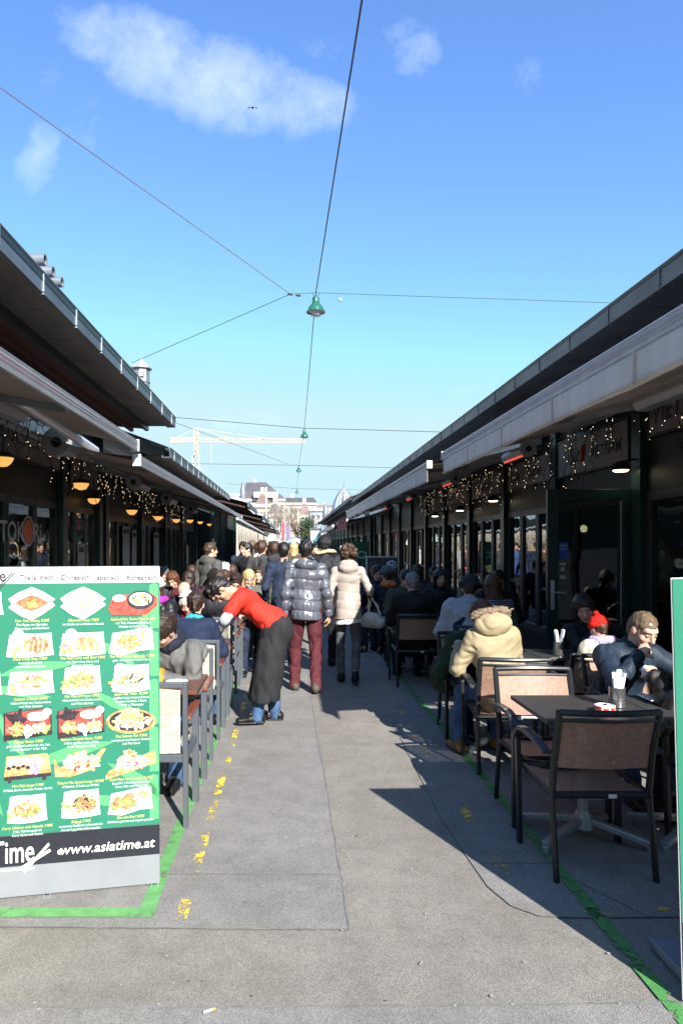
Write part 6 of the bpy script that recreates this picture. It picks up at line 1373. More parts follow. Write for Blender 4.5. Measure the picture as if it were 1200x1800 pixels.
# ---- the waiter, bent over the table (faces -x)
RED = cl('red_tshirt', (.72,.035,.02), .75, var=.08); GSL = cl('light_grey_sleeve', (.42,.44,.5)); APR = cl('black_apron_cloth', (.022,.023,.026), .9, var=.3, vs=6)
pw = make_pose(lean=50, H=1.67, head=(24, 6, 0), crouch=-.015, lh=A3(-.15, .56, .86), rh=A3(.10, .60, .84), lf=A3(-.09, .20, .085), rf=A3(.10, .02, .085), eh={-1: A3(-.8, -.1, .3), 1: A3(.8, -.3, -.1)})
def waiter_extra(p, ob, h):
    s = p.s; F = Field(h)
    for k in (-1, 1): F.cap(p.sh[k] + (p.el[k] - p.sh[k]) * .3, p.el[k], .052, .046, k=.02); F.cap(p.el[k], p.wr[k], .047, .036, k=.02)
    for k, nm in ((-1, 'sleeve'), (1, 'sleeve')):
        F = Field(h); F.cap(p.sh[k] + (p.el[k] - p.sh[k]) * .62, p.el[k], .05, .046, k=.02); F.cap(p.el[k], p.wr[k], .047, .036, k=.02); link(nm, F.mesh('sleeve', fold=.006, fs=(22, 10), seed=k + 3), [GSL], ob)
    # long apron wrapped from the waist to mid shin
    F = Field(h); hp = p.hip + A3(0, 0, .02); F.cap(hp + p.u * .0, p.hip - A3(0, .0, .02), .148, .150, k=.04, flat=.95, dep=p.f); F.ell(p.hip - p.f * .045 - A3(0, 0, .06), (.168, .125, .13), k=.04, fr=p.T); mid = (p.an[-1] + p.an[1]) / 2 * A3(1, 1, 0) + A3(0, .035, .34)
    for k in (-1, 1): F.cap(A3(k * .075, .035, .86), A3(k * .10, .13, .27), .122, .138, k=.06)
    F.cap(A3(0, .03, .86), A3(0, .13, .27), .13, .15, k=.05)
    F.cut(A3(0, .1, .225), A3(.05, .12, 1))
    link('apron', F.mesh('apron', fold=.014, fs=(12, 2.5), seed=5, aniso=(1, 1, .25)), [APR], ob)
    MB().tube([Vector(hp + p.u * .02 + (p.r * math.cos(a) * .155 + np.cross(p.r, p.u) * -math.sin(a) * .125)) for a in [i * math.pi / 8 for i in range(17)]], .006, 5).build('apron_string', APR, ob, False)
    # yellow and white print on the back
    b = MB(); c = p.chest + p.u * .10; n_ = -p.f
    for (px_, py_, w_, hh_, mi) in ((-.03, .045, .05, .018, 0), (.0, .02, .085, .014, 1), (.01, -.004, .07, .012, 1)):
        q = c + n_ * .128; vs = [Vector(q + p.r * (px_ + i * w_) + p.u * (py_ + j * hh_) + n_ * .0) for (i, j) in ((-1,-.5),(-.4,-.8),(.5,-.6),(1,-.3),(1,.5),(.3,.8),(-.5,.6),(-1,.4))]; b.mat(mi); b.add(vs, [tuple(range(8))])
    b.build('shirt_print', [mat('yellow_shirt_print', (.8,.55,.05), .7), WHITE], ob, False)
person('waiter in a red t-shirt and long black apron bending over a left table', -.13, 6.55, 93, pw, SK_A, .0075, ('short', HB), RED, JEAN, SHB, jo=dict(length=-.03, sleeve=-1, collar=False, fold=.009, name='t_shirt', bulk=.012), to=dict(bulk=.008), extra=waiter_extra, hands=(.9, .7), dirs={-1: A3(-.1, 1, 0), 1: A3(.15, 1, 0)})
# ---- man in shiny puffer jacket and wine-red trousers
PUF = mat('shiny_grey_nylon', (.10,.108,.135), .33, spec=.7, var=.15, vs=12, coat=.12, bump=.5, bs=22); WINE = cl('wine_red_corduroy', (.085,.018,.024), .8, var=.25, vs=12)
def puff_extra(p, ob, h):
    MB().tube([Vector(p.hip + p.u * -.055 + (p.r * math.cos(a) * .172 + p.f * math.sin(a) * .128)) for a in [i * math.pi / 10 for i in range(21)]], .012, 6).build('elastic_hem', BLKT, ob, False)
person('man in a shiny grey puffer jacket and wine red trousers walking away', .17, 8.0, 2, None, SK_A, .008, ('short', HB), PUF, WINE, SHG, GW, H=1.75, jo=dict(length=.075, bulk=.016, hood='deep', puff=(.022, .118, .125), fold=.006, armr=.9), to=dict(bulk=.010, fold=.008), lh=A3(-.25, .0, .88), rh=A3(.26, .02, .88), lf=A3(-.13, .05, .085), rf=A3(.10, -.16, .10), extra=puff_extra, head=(6, 0, 0))
# ---- woman in beige jacket
BEI = cl('beige_quilted_nylon', (.37,.315,.28), .6, var=.1, vs=9, bump=.3, bs=40); BEI2 = cl('taupe_hood_lining', (.22,.17,.13), .8)
def beige_extra(p, ob, h):
    F = Field(h); F.cap(p.hip - A3(0,0.01,.01), p.hip - A3(0,0.01,.2), .155, .16, k=.02, flat=.85, dep=p.f); F.cut(p.hip - A3(.0, 0, .175), (-.12, 0, 1)); link('white_shirt_hem', F.mesh('hem', fold=.004, fs=(14, 5)), [cl('white_shirt', (.78,.78,.78))], ob)
    F = Field(h); F.cap(p.neckb - p.f * .02 + p.u * .02, p.neckb + p.f * .03 + p.u * .04, .078, .07, k=.02); F.cap(p.neckb + p.u * .06, p.neckb + p.u * .2, .056, k=.01, op=-1); link('collar_lining', F.mesh('lining', rough=.002), [BEI2], ob)
    M = p.H; c = p.head; L = lambda x, y, z: Vector(c + (M[0] * x + M[1] * y + M[2] * z) * p.s); b = MB(); b.tube([L(-.088, -.03, -.01), L(-.09, .01, .05), L(-.07, .02, .1)], .009, 6); b.build('white_sunglasses', WHITE, ob, False)
    F = Field(h); F.cap(p.el[1] + (p.wr[1] - p.el[1]) * .35, p.wr[1], .045, .036, k=.01); link('dark_cuff', F.mesh('cuff'), [BLKT], ob)
person('woman with curly brown hair in a beige hooded jacket walking away', .69, 8.45, -3, None, SK_F, .008, ('curly', HBR), BEI, JEANG, SHB, GW, female=True, H=1.70, jo=dict(length=.09, bulk=-.006, hood='full', puff=(.009, .105), fold=.005, flare=.02, sleeve=.5, armr=.9), to=dict(bulk=-.004, fold=.006), lh=A3(-.22, .1, .90), rh=A3(.27, .08, .98), lf=A3(-.08, .09, .085), rf=A3(.08, -.14, .12), extra=beige_extra, head=(4, 18, 0))
# her handbag
def handbag():
    o = root('handbag', (.985, 8.43, .8), 'slouchy cream handbag hanging from the beige-jacket woman\'s arm', 'handbag'); F = Field(.008); F.ell((0, 0, -.02), (.10, .13, .09), k=.03); F.cap((-.01, -.10, -.06), (-.01, .10, -.06), .065, k=.04); F.ell((0,0,.16), (.2,.2,.09), op=-1, k=.03)
    link('bag_body', F.mesh('bag', fold=.005, fs=(14, 8), seed=2), [cl('cream_leather', (.42,.40,.38), .45)], o)
    b = MB()
    for yy in (-.09, .06): b.tube([(0, yy - .02, .04), (-.03, yy * .6, .16), (-.07, yy * .2, .25), (-.05, yy * -.2, .26), (.02, yy * .7, .14), (.03, yy + .02, .03)], .009, 6)
    b.build('strap', cl('cream_strap', (.6,.58,.54), .5), o, False, True)
handbag(); bpy.data.objects['handbag'].rotation_euler = (0, 0, R(60))
# ---- others in the lane
NAVYJ = cl('navy_pullover', (.022,.032,.065)); CHAR = cl('charcoal_wool', (.035,.037,.045)); BLK = cl('black_parka', (.014,.015,.018), .6); DGR = cl('dark_grey_coat', (.05,.052,.058)); DBL = cl('dark_blue_coat', (.02,.025,.045)); OLV = cl('olive_jacket', (.06,.065,.04)); BRN = cl('brown_jacket', (.09,.05,.03)); WHC = cl('white_coat', (.6,.6,.6)); BLU = cl('blue_jacket', (.04,.09,.24)); REDC = cl('dull_red_coat', (.3,.03,.03)); TEALC = cl('teal_coat', (.03,.12,.13)); GRYC = cl('pale_grey_coat', (.33,.34,.37)); CRM = cl('cream_fur', (.6,.48,.28), .9)
person('man with cropped black hair in a plain navy pullover walking beside the puffer jacket man', -.10, 9.35, 4, None, SK_A, .011, ('buzz', HB), NAVYJ, NAVYT, SHW, GW, H=1.73, jo=dict(length=.08, bulk=.004), lf=A3(-.1, .1, .085), rf=A3(.1, -.12, .1), lh=A3(-.24, .15, .95))
def hood_extra(p, ob, h):
    M = p.H; c = p.head; L = lambda x, y, z: c + (M[0] * x + M[1] * y + M[2] * z); F = Field(h); F.ell(L(0, -.02, .035), (.105, .12, .115), k=.02, fr=M); F.ell(L(0, .14, -.03), (.075, .1, .1), op=-1, k=.02, fr=M); link('hood', F.mesh('hood', fold=.012, fs=(18, 8)), [BLK], ob)
    fur(p, ob, CRM, h, [L(math.cos(a) * .13, -.03 - .07 * math.sin(a), -.10 + .015 * math.sin(a * 2)) for a in [i * math.pi / 8 - .4 for i in range(11)]], .022)
person('tall person in a black parka with cream fur hood trim, ahead of the beige-jacket woman', .47, 9.75, -4, None, SK_F, .012, None, BLK, BLKT, SHB, GW, H=1.82, jo=dict(length=.2, bulk=.03), extra=hood_extra, lf=A3(-.1, .12, .085), rf=A3(.1, -.08, .085))
person('man in a charcoal coat, back turned, behind the navy pullover man', -.27, 11.0, 10, None, SK_F, .014, ('thick', HBR), CHAR, JEAND, SHB, GW, H=1.74, jo=dict(length=.2, bulk=.015, hood='full'), lf=A3(-.1, .1, .085))
person('man in a long dark grey coat left of the charcoal coat man', -.50, 11.7, -14, None, SK_F, .014, ('short', HBR), DGR, JEAND, SHB, GW, H=1.76, jo=dict(length=.3, bulk=.01), lf=A3(-.1, .1, .085))
person('dark-haired man in a black jacket looking back toward the viewer', -.77, 12.4, 160, None, SK_F, .012, ('short', HB), BLK, JEAND, SHB, GW, H=1.72, jo=dict(length=.1), head=(0, -35, 0))
person('man in a grey hooded coat standing among the left tables', -1.30, 11.0, -35, None, SK_F, .012, ('short', HBR), cl('grey_hooded_coat', (.085,.085,.085)), JEAND, SHB, None, H=1.72, jo=dict(length=.25, bulk=.02, hood='full'), head=(0, -25, 0))
def cap_extra(m):
    def f(p, ob, h): beanie(p, ob, m, h, name='cap')
    return f
person('person in a blue cap and pale coat between the navy pullover and puffer jacket men', .25, 11.8, 5, None, SK_F, .014, ('short', HBR), WHC, JEAND, SHB, GW, H=1.72, jo=dict(length=.2, bulk=.015), extra=cap_extra(cl('blue_cap_cloth', (.02,.06,.2))), lf=A3(-.1, .1, .085))
# far walkers: each built with own size, clothes and stride
far = [(-.15,13.6,2,1.70,'short',HBR,OLV,'olive'),(.05,14.8,-6,1.74,'long',HBL,BRN,'brown'),(-.6,15.2,10,1.68,'long',HDB,REDC,'dull red'),(.5,14.2,175,1.7,'short',HB,BLK,'black'),(-.35,16.8,0,1.77,'short',HGR,DBL,'dark blue'),(.2,17.5,4,1.72,'bob',HRB,TEALC,'teal'),
       (.62,16.5,-5,1.76,'short',HDB,CHAR,'charcoal'),(-.75,18.3,170,1.66,'long',HBR,WHC,'white'),(.0,19.5,0,1.75,'short',HBR,BRN,'brown'),(.45,20.5,178,1.73,'thick',HDB,BLU,'blue'),(-.45,21.5,0,1.70,'bob',HBL,BLK,'black'),(.15,23,6,1.78,'short',HB,DGR,'dark grey'),
       (.75,22.5,0,1.69,'long',HRB,OLV,'olive'),(-.7,25,180,1.74,'short',HBR,BLU,'blue'),(.3,26.5,0,1.71,'long',HBL,REDC,'dull red'),(-.2,28,0,1.76,'short',HGR,BLK,'black'),(.6,29,0,1.74,'short',HDB,BRN,'brown'),(-.5,31,0,1.7,'bob',HBR,GRYC,'pale grey'),(.1,33,0,1.77,'short',HB,DBL,'dark blue'),(.5,36,180,1.72,'long',HBR,WHC,'white'),(-.3,38,0,1.75,'short',HBR,CHAR,'charcoal')]
for i, (x, y, fc, H_, st, hm, jm, cn) in enumerate(far):
    hn_ = {'short': 'short-haired', 'long': 'long-haired', 'bob': 'bob-haired', 'thick': 'thick-haired'}[st]; wh = 'coming this way' if fc > 90 else 'walking away'; ds = 'past the charcoal coat man' if y < 15 else 'mid-distance' if y < 18 else 'in the distant crowd' if y < 24 else 'far down the lane' if y < 30 else 'tiny at the lane\'s end'
    hc_ = {id(HBR): 'brown', id(HBL): 'blond', id(HDB): 'dark brown', id(HB): 'black', id(HGR): 'grey', id(HRB): 'red-brown'}[id(hm)]
    k = 1 if i % 2 else -1
    person(f'{hn_} {hc_}-haired person in a {cn} coat, {wh}, {ds}'.replace(f'{hn_} {hc_}-haired', f'{hn_[:-7]}-cut {hc_}-haired'), x, y, fc, None, SK_F, .018 if y < 20 else .026, (st, hm), jm, (JEAND, BLKT, JEAN, NAVYT)[i % 4], SHB, GW, female=st in ('long', 'bob'), H=H_, jo=dict(length=.1 + .1 * (i % 3), bulk=.012), lf=A3(-.09, .12 * k, .085), rf=A3(.09, -.12 * k, .1))

crowd = [(-.62,12.9,8,1.73,'short',HBR,GRYC,'pale grey'),(-.95,13.7,170,1.75,'short',HDB,DBL,'dark blue'),(-.42,14.3,-5,1.70,'long',HBR,CHAR,'charcoal'),(-.85,14.9,0,1.78,'short',HLB,OLV,'olive'),(-.25,15.6,3,1.72,'bob',HDB,DGR,'dark grey'),(.33,15.4,-3,1.71,'long',HRB,BLK,'black'),
         (-.98,16.2,20,1.72,'short',HGR,BRN,'brown'),(-.5,17.4,0,1.76,'short',HDB,TEALC,'teal'),(.0,18.2,2,1.74,'thick',HBR,DGR,'dark grey'),(.7,18.8,-4,1.73,'short',HBR,NAVYJ,'navy'),(-.8,19.8,0,1.70,'long',HBL,CHAR,'charcoal'),(-.2,20.6,0,1.75,'short',HB,OLV,'olive'),
         (.3,21.8,0,1.7,'bob',HRB,DGR,'dark grey'),(-.62,23.2,0,1.77,'short',HBR,BLK,'black'),(-.95,22.0,175,1.72,'short',HLB,REDC,'dull red'),(-.05,24.6,0,1.73,'long',HDB,GRYC,'pale grey'),(.5,25,0,1.76,'short',HLB,CHAR,'charcoal'),(-.35,26.3,0,1.72,'bob',HBR,TEALC,'teal')]
for i, (x, y, fc, H_, st, hm, jm, cn) in enumerate(crowd):
    side_ = 'left edge' if x < -.7 else 'left half' if x < -.3 else 'middle' if x < .3 else 'right half'
    dd = 'near' if y < 15 else 'middle' if y < 19 else 'rear' if y < 23 else 'farthest'
    hc_ = {id(HBR): 'brown', id(HBL): 'blond', id(HDB): 'dark brown', id(HB): 'black', id(HGR): 'grey', id(HRB): 'red-brown', id(HLB): 'light brown'}[id(hm)]
    k = 1 if i % 2 else -1
    person(f'{st}-cut {hc_}-haired person in {cn}, {side_} of the packed {dd} crowd', x, y, fc, None, SK_F, .018 if y < 19 else .026, (st, hm), jm, (JEAN, BLKT, NAVYT, JEAND)[i % 4], SHB, GW, female=st in ('long', 'bob'), H=H_, jo=dict(length=.12 + .08 * (i % 3), bulk=.012, hood='full' if i % 3 == 0 else None), head=(4, (i * 37) % 50 - 25, 0), lf=A3(-.09, .12 * k, .085), rf=A3(.09, -.12 * k, .1))
# ---------------------------------------------------------------- seated, left terrace
def seated(label, x, y, face, skin, h, hr, jk, tr, group, **k):
    return person(label, x, y, face, None, skin, h, hr, jk, tr, k.pop('sh', SHB), group, sit=True, **k)
GJ = cl('grey_waxed_jacket', (.12,.12,.118), .6, var=.15, vs=9); NVC = cl('navy_wool_coat', (.014,.022,.055)); PUR = cl('magenta_scarf_wool', (.36,.03,.33), .85); WBN = cl('white_knit', (.78,.76,.72), .9, bump=.8, bs=120)
def gj_extra(p, ob, h): scarf(p, ob, cl('dark_navy_scarf', (.015,.017,.03)), h, 1.)
seated('man with dark hair in a grey jacket leaning on the nearest brown table', -.84, 5.25, 168, SK_F, .008, ('thick', HDB), GJ, JEAN, GLs, lean=30, side=-4, head=(16, -20, 0), lh=A3(-.02, .46, .79), rh=A3(.12, .46, .79), H=1.76, jo=dict(bulk=.022, fold=.015), extra=gj_extra, eh={-1: A3(-.9, .1, -1), 1: A3(.5, -.2, -1)}, sh=SHB)
def nv_extra(p, ob, h): scarf(p, ob, cl('turquoise_collar', (.03,.32,.36)), h, .8)
seated('woman with a low dark ponytail in a navy coat, back to the viewer', -.88, 6.14, -4, SK_F, .008, ('ponytail', HDB), NVC, JEAN, GLs, female=True, lean=14, head=(4, 8, 0), H=1.64, jo=dict(bulk=.024, fold=.009), extra=nv_extra, lf=A3(-.1, .3, .085), rf=A3(.16, .4, .085))
def wh_extra(p, ob, h): scarf(p, ob, cl('crimson_scarf', (.45,.02,.05)), h, 1.)
seated('smiling white-haired woman with a crimson scarf facing the viewer', -.97, 7.12, 172, SK_P, .008, ('thick', HWH), cl('black_navy_coat', (.012,.014,.03)), BLKT, GLs, female=True, lean=24, head=(-6, 6, 6), H=1.62, jo=dict(bulk=.02), extra=wh_extra)
def wb_extra(p, ob, h): beanie(p, ob, WBN, h); scarf(p, ob, PUR, h, 1.25)
seated('smiling woman in a white knit beanie and magenta scarf', -1.52, 7.95, 172, SK_F, .008, ('long', HBR), cl('black_quilted_jacket', (.012,.012,.014), .3, coat=.3), BLKT, GLs, female=True, lean=6, head=(0, 4, 4), H=1.72, jo=dict(bulk=.02, puff=(.008, .07)), extra=wb_extra)
seated('bald man with a fringe of brown hair bowing his head', -1.25, 9.1, 165, SK_P, .010, ('bald', HDB), BLK, BLKT, GLs, lean=22, head=(34, -10, 0), jo=dict(bulk=.02, hood='full'))
seated('dark-haired person in a black hooded coat beside the bald man', -1.02, 8.95, 190, SK_F, .010, ('long', HDB), BLK, BLKT, GLs, lean=16, head=(40, 0, 0), jo=dict(bulk=.03, hood='full'))
def sg_extra(p, ob, h): glasses(p, ob, BLACK); scarf(p, ob, cl('white_collar', (.6,.6,.6)), h, .9)
seated('dark-haired woman in sunglasses near the left glass doors', -1.95, 10.1, 150, SK_F, .011, ('bun', HDB), DGR, BLKT, GLs, female=True, lean=8, head=(10, -8, 0), extra=sg_extra)
seated('red-haired woman in a grey coat behind the woman in sunglasses', -1.72, 10.7, 165, SK_F, .012, ('long', HRB), DGR, BLKT, GLs, female=True, lean=14, head=(20, 0, 8))
seated('brown-haired man in a blue jacket, back to the viewer', -1.02, 9.85, 5, SK_F, .011, ('short', HBR), cl('mid_blue_jacket', (.025,.05,.13)), JEAN, GLs, lean=10, head=(12, 0, 0), jo=dict(bulk=.02))
seated('man in a black knit cap beyond the blue jacket man', -1.18, 10.85, 180, SK_F, .012, ('short', HB), BLK, BLKT, GLs, lean=12, head=(15, 0, 0), extra=cap_extra(cl('black_knit', (.01,.01,.012))))
def sg2(p, ob, h): glasses(p, ob, BLACK)
seated('man in red-framed sunglasses looking down, right behind the waiter\'s back', -.73, 9.35, 178, SK_F, .010, ('thick', HDB), cl('dark_coat_red_lining', (.02,.02,.03)), JEAND, GLs, lean=10, head=(18, 5, 0), extra=sg2)
def bl_extra(p, ob, h):
    F = Field(h); M = p.H; c = p.head
    for k in (-1, 1): F.cap(c + M[0] * k * .075 - M[2] * .02, c + M[0] * k * .085 + M[1] * .03 - M[2] * .24, .032, .024, k=.02)
    link('hair_lock', F.mesh('lock', fold=.004, fs=(60, 20)), [HBL], ob)
seated('long-haired blonde woman with head bowed, holding a tissue', -.66, 10.6, 184, SK_F, .010, ('long', HBL), cl('olive_grey_coat', (.10,.10,.085)), BLKT, GLs, female=True, lean=4, head=(22, 8, 0), H=1.74, extra=bl_extra, rh=A3(.05, .25, 1.0), jo=dict(bulk=.02))
seated('person in a navy jacket with white piping seated by the blonde woman', -.93, 10.9, 150, SK_F, .012, ('thick', HBR), NVC, BLKT, GLs, lean=12, head=(18, 0, 0), jo=dict(hood='full', bulk=.02))
seated('person in an olive jacket at the lane edge behind the blonde woman', -.5, 11.0, 165, SK_F, .012, ('short', HBR), OLV, BLKT, GLs, lean=4, head=(6, 10, 0), jo=dict(bulk=.02))
seated('person in a white cap at the farther left tables', -1.15, 12.3, 175, SK_F, .013, ('bob', HBR), DBL, BLKT, GLs, lean=10, head=(10, 0, 0), extra=cap_extra(WHC), H=1.85)
seated('bearded brown-haired person in a mauve coat at the farther left tables', -.98, 12.0, 20, SK_F, .013, ('thick', HBR), cl('mauve_coat', (.16,.10,.13)), BLKT, GLs, lean=10, head=(10, 0, 0), H=1.8)
seated('dark-haired person half hidden before the striped canvas', -.82, 13.3, 170, SK_F, .014, ('short', HB), DGR, BLKT, GLs, lean=4, head=(0, 20, 0), H=1.85)
seated('person in a grey coat at the last visible left table', -1.3, 13.2, 180, SK_F, .014, ('long', HDB), GRYC, BLKT, GLs, lean=6, head=(6, 0, 0), H=1.85)
# ---------------------------------------------------------------- seated, right terrace
TAN = cl('tan_parka', (.34,.28,.175), .65, var=.1, vs=8); FURM = mat('grey_brown_fur', (.22,.16,.11), .9, var=.6, vs=70, bump=1, bs=120)
def tan_extra(p, ob, h):
    F = Field(h); c = p.neckb - p.f * .075 + p.u * .045; F.ell(c, (.15, .10, .10), k=.03, fr=p.T); F.ell(c + p.f * .07 + p.u * .05, (.085, .08, .07), k=.02, op=-1, fr=p.T); link('hood', F.mesh('hood', fold=.006, fs=(18, 8)), [TAN], ob)
    fur(p, ob, FURM, h, [c + p.r * math.cos(a) * .135 + p.u * (.075 + .035 * math.sin(a)) + p.f * (.005 - .03 * math.sin(a)) for a in [i * math.pi / 9 for i in range(10)]], .024, seed=3)
seated('person in a tan parka with a fur-edged hood, back to the viewer', 1.62, 5.36, 6, SK_F, .008, ('long', HRB), TAN, JEAN, GRs, female=True, lean=14, side=-5, head=(30, 12, 0), H=1.68, jo=dict(bulk=.02, fold=.012), extra=tan_extra, lh=A3(-.22, .34, .84), rh=A3(.16, .40, .80), eh={-1: A3(-.45, -.2, -1), 1: A3(.4, -.3, -1)}, sh=SHT, lf=A3(-.24, .28, .085), rf=A3(.1, .35, .085))
seated('man in a dark green jacket leaning over the table opposite the tan parka', 1.45, 6.28, 200, SK_F, .009, ('thick', HDB), cl('dark_green_jacket', (.018,.04,.022)), JEAND, GRs, lean=44, side=0, head=(24, 15, 0), H=1.75, jo=dict(bulk=.03), lh=A3(-.12, .50, .80), rh=A3(.2, .42, .80))
PGJ = cl('pale_grey_sport_jacket', (.36,.38,.44), .6)
def pg_extra(p, ob, h):
    beanie(p, ob, cl('dark_green_beanie', (.02,.035,.035)), h)
    F = Field(h); q = p.chest - p.f * .10; F.cap(q - p.r * .13 - p.u * .1, q - p.r * .02 + p.u * .03 - p.f * .01, .035, k=.03); F.cap(q - p.r * .02 + p.u * .03 - p.f * .01, q + p.r * .15 + p.u * .07, .035, k=.03); F.cap(q - p.r * .13 - p.u * .1, p.hip - p.r * .13 - p.f * .05, .035, k=.03); link('navy_panel', F.mesh('panel'), [NVC], ob)
seated('person in a pale grey sports jacket with navy stripe and dark beanie, back turned', 1.86, 7.35, -8, SK_F, .010, ('short', HDB), PGJ, JEAND, GRs, lean=16, side=4, head=(10, -10, 0), H=1.85, jo=dict(bulk=.04), extra=pg_extra)
STR = mat('striped_knit', (.2,.2,.22), .85); 
def stripes(m):
    n = m.node_tree.nodes; l = m.node_tree.links; w = N(n, 'ShaderNodeTexWave', bands_direction='Z'); w.inputs['Scale'].default_value = 13; tc = N(n, 'ShaderNodeTexCoord'); l.new(tc.outputs['Object'], w.inputs[0])
    r = N(n, 'ShaderNodeValToRGB'); r.color_ramp.elements[0].position = .5; r.color_ramp.elements[1].position = .6; r.color_ramp.elements[0].color = (.03,.03,.04,1); r.color_ramp.elements[1].color = (.3,.3,.33,1); l.new(w.outputs[0], r.inputs[0]); l.new(r.outputs[0], n['Principled BSDF'].inputs['Base Color'])
stripes(STR)
seated('red-brown haired woman in a striped jumper beside the pale grey jacket', 2.32, 7.85, 0, SK_F, .011, ('long', HRB), STR, BLKT, GRs, female=True, lean=10, head=(6, 0, 0), H=1.8)
seated('grey-haired man in a black jacket, back to the viewer, on the farther sling chair', 1.5, 8.5, 2, SK_F, .010, ('short', HGR), cl('black_brown_jacket', (.016,.014,.014)), JEAND, GRs, lean=6, head=(8, 0, 0), H=1.78, jo=dict(bulk=.035))
seated('dark-haired smiling woman across the inner right table', 2.12, 10.0, 175, SK_F, .011, ('long', HB), BLK, BLKT, GRs, female=True, lean=8, head=(0, 10, 0), H=1.78)
seated('dark-haired man beside the smiling woman, partly hidden', 2.65, 9.0, 170, SK_F, .012, ('short', HB), BLK, BLKT, GRs, lean=8, head=(14, 10, 0), H=1.85)
def or_extra(p, ob, h):
    F = Field(h); F.ell(p.neckb - p.f * .06 + p.u * .02, (.13, .09, .07), k=.02, fr=p.T); link('orange_hood', F.mesh('hood'), [cl('orange_cloth', (.6,.17,.06))], ob); beanie(p, ob, cl('grey_beanie', (.12,.12,.13)), h)
seated('person in a grey beanie with an orange hood, beyond the black jacket man', 1.48, 10.6, 4, SK_F, .012, ('short', HBR), DBL, JEAND, GRs, lean=8, H=1.8, extra=or_extra)
def chop_extra(p, ob, h):
    b = MB(); w = Vector(p.wr[1] + A3(0, .05, .02)); b.tube([w, w + Vector((-.06, .05, .16))], .004, 5); b.tube([w + Vector((.015, 0, 0)), w + Vector((-.03, .06, .16))], .004, 5); tag(b.build('chopsticks', WOOD_B, ob, False))
seated('dark-haired man in a navy coat eating with chopsticks', 1.42, 11.3, 160, SK_F, .010, ('thick', HB), DBL, JEAND, GRs, lean=10, head=(6, 18, 0), H=1.85, rh=A3(.1, .34, .95), extra=chop_extra, jo=dict(bulk=.02))
seated('bearded man at the far end of the right terrace', 1.55, 13.0, 175, SK_F, .012, ('short', HDB), BLK, JEAND, GRs, lean=4, head=(14, 0, 0), H=1.85)
seated('person in a pale bucket hat at the far right tables', 1.85, 12.8, 172, SK_F, .012, ('short', HBR), DGR, JEAND, GRs, lean=4, head=(8, 0, 0), H=1.85, extra=cap_extra(cl('pale_hat', (.4,.4,.42))))
# man resting his chin on his fist
NJ = cl('slate_blue_jacket', (.018,.03,.05), .5, var=.12, vs=8)
seated('young man in a slate blue jacket resting his chin on his fist', 2.245, 4.9, 190, SK_F, .0068, ('buzz', HLB), NJ, JEAN, GRs, lean=25, side=-2, head=(0, 6, -3), H=1.70, lh=A3(-.24, .46, .78), rh=A3(.06, .375, .95), hands=(.6, 1.35), hn=(None, A3(-.8, -.35, .2)), jo=dict(bulk=.024, fold=.012), eh={-1: A3(-1, 0, -.5), 1: A3(.5, .9, -.75)})
def dk_extra(p, ob, h):
    F = Field(h); w = p.wr[-1]; F.ell(w + A3(.01, .09, .03), (.02, .035, .04)); tag(link('napkin', F.mesh('napkin', fold=.003), [PAPER], ob))
seated('person in a dark puffy jacket beside the right green banner, back to the viewer', 2.52, 3.86, 20, SK_F, .009, ('thick', HDB), cl('dark_brown_puffer', (.022,.018,.016), .4), BLKT, GRs, lean=16, head=(10, 0, 0), H=1.74, jo=dict(bulk=.04, puff=(.01, .09)), lh=A3(-.22, .38, .88), extra=dk_extra)
seated('smiling dark-haired woman behind the young man, one hand raised', 2.72, 6.3, 165, SK_F, .009, ('bob', HDB), cl('dark_jumper', (.02,.022,.025)), BLKT, GRs, female=True, lean=24, side=8, head=(-6, -5, 8), H=1.72, rh=A3(-.02, .36, .98), eh={-1: A3(-1, 0, -.3), 1: A3(.9, .2, -.8)})
REDK = cl('red_knit', (.75,.02,.012), .9, bump=.9, bs=90)
def ch_extra(p, ob, h): beanie(p, ob, REDK, h, REDK, name='bobble_hat'); scarf(p, ob, cl('lavender_cloth', (.45,.36,.62)), h, 1.3)
seated('child in a red bobble hat and cream coat beside the farther napkin holder', 2.47, 5.42, 15, SK_F, .009, ('short', HBR), cl('cream_coat_cloth', (.6,.55,.42), .7), JEAND, GRs, lean=8, head=(14, 0, 0), H=1.30, seat=.52, lh=A3(-.12, .22, .66), rh=A3(.12, .22, .66), jo=dict(bulk=.05), extra=ch_extra, lf=A3(-.08, .25, .2), rf=A3(.08, .25, .2))

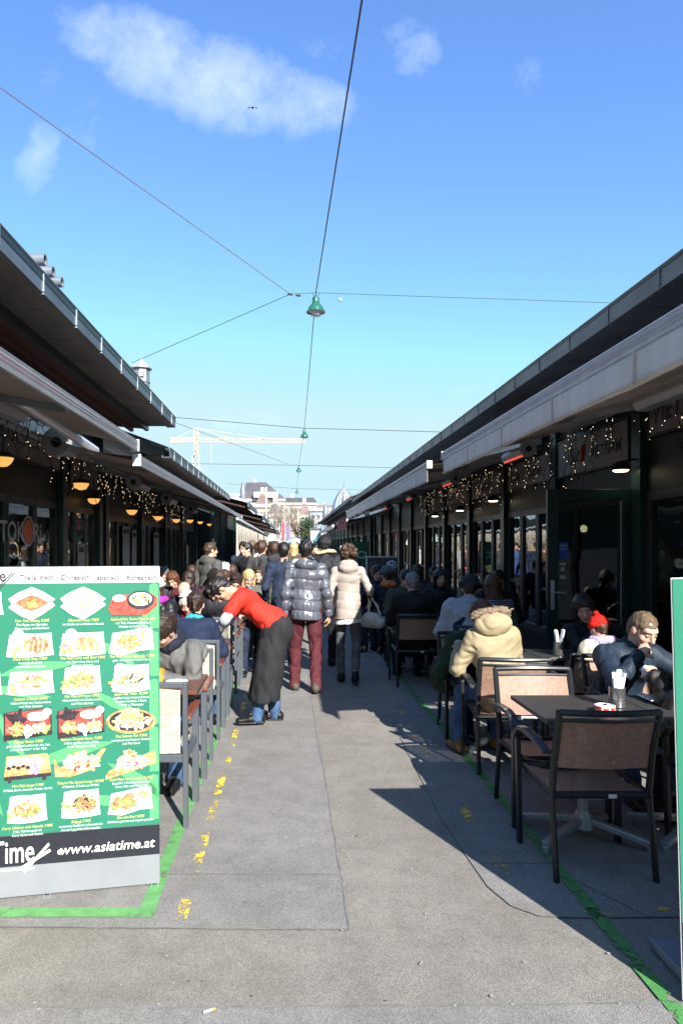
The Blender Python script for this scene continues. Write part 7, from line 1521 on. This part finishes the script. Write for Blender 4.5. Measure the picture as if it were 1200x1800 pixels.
# more diners on the left terrace
for (x, y, fc, hm, st, jm, lab, ln, pt) in ((-1.45, 11.7, 8, HDB, 'short', cl('dark_teal_fleece', (.02,.05,.06)), 'diner in a dark teal fleece in the thick of the left tables', 10, 14), (-1.75, 12.4, 175, HBR, 'long', BRN, 'long-haired diner in brown beside the dark left doors', 8, 10), (-.72, 12.6, 172, HLB, 'thick', BLU, 'light-haired diner in bright blue near the lane edge', 8, 6),
      (-2.2, 9.1, 170, HBR, 'short', GRYC, 'diner in pale grey close under the first glass door', 10, 14), (-1.5, 9.85, -8, HDB, 'bob', cl('burgundy_coat', (.09,.015,.025)), 'bob-haired diner in burgundy, back turned, inner left tables', 12, 12), (-2.05, 11.4, 160, HGR, 'short', BLK, 'grey-haired diner in black at the far inner left table', 6, 4),
      (-.62, 13.9, 178, HRB, 'long', OLV, 'red-brown haired diner in olive before the striped canvas', 6, 6), (-1.25, 14.4, 176, HB, 'short', NAVYJ, 'black-haired diner in navy at the last left tables', 6, 6), (-1.7, 13.6, 10, HBL, 'bob', DGR, 'blond diner in dark grey at the far left', 8, 8)):
    seated(lab, x, y, fc, SK_F, .014, (st, hm), jm, BLKT, GLs, lean=ln, head=(pt, 8, 0), H=1.76, female=st in ('long', 'bob'), jo=dict(bulk=.02))
for (x, y, fc, hm, st, jm, lab) in ((2.3, 11.2, 170, HDB, 'thick', CHAR, 'dim diner in charcoal by the third folding doors'), (1.6, 9.9, 184, HB, 'short', OLV, 'diner in olive facing the black jacket man'), (2.2, 12.0, 0, HBR, 'bob', BLK, 'bob-haired diner in black, back turned, near the menu stand'), (1.9, 14.4, 176, HLB, 'short', DBL, 'light-haired diner in dark blue behind the menu stand'), (1.5, 15.6, 0, HB, 'short', BLK, 'black-haired diner in black, farthest along the right green line')):
    seated(lab, x, y, fc, SK_F, .014, (st, hm), jm, BLKT, GRs, lean=8, head=(8, 6, 0), H=1.78, female=st in ('bob',), jo=dict(bulk=.02))
def glass(x, y, lab, c):
    T = root('drinking_glass', (x, y, .752), lab, 'glass', 'glasses on the tables'); MB().lathe([(0, .002), (.026, .002), (.033, .11), (.031, .11), (.025, .008), (0, .008)], (x, y, .75), 18).build('tumbler', GLASSM, T, smooth=True); MB().lathe([(0, .009), (.0245, .009), (.028, .07), (0, .07)], (x, y, .75), 18).build('drink', c, T, smooth=True)
GLASSM = mat('clear_tumbler', (.7,.75,.75), .05, alpha=.35, coat=.5); BEER = mat('amber_drink', (.5,.22,.03), .2); WATER = mat('clear_drink', (.5,.55,.55), .1, alpha=.5)
glass(1.62, 5.78, 'amber drink between the tan parka and the green jacket man', BEER); glass(-.86, 6.7, 'glass of amber drink on the table under the waiter', BEER); glass(-1.05, 4.78, 'water glass on the nearest brown table', WATER); glass(2.34, 4.2, 'water glass behind the square plates', WATER); glass(-.8, 8.5, 'water glass on the table behind the waiter', WATER)
plate(1.78, 5.85, 'white plate before the person in the tan parka', .11, True)
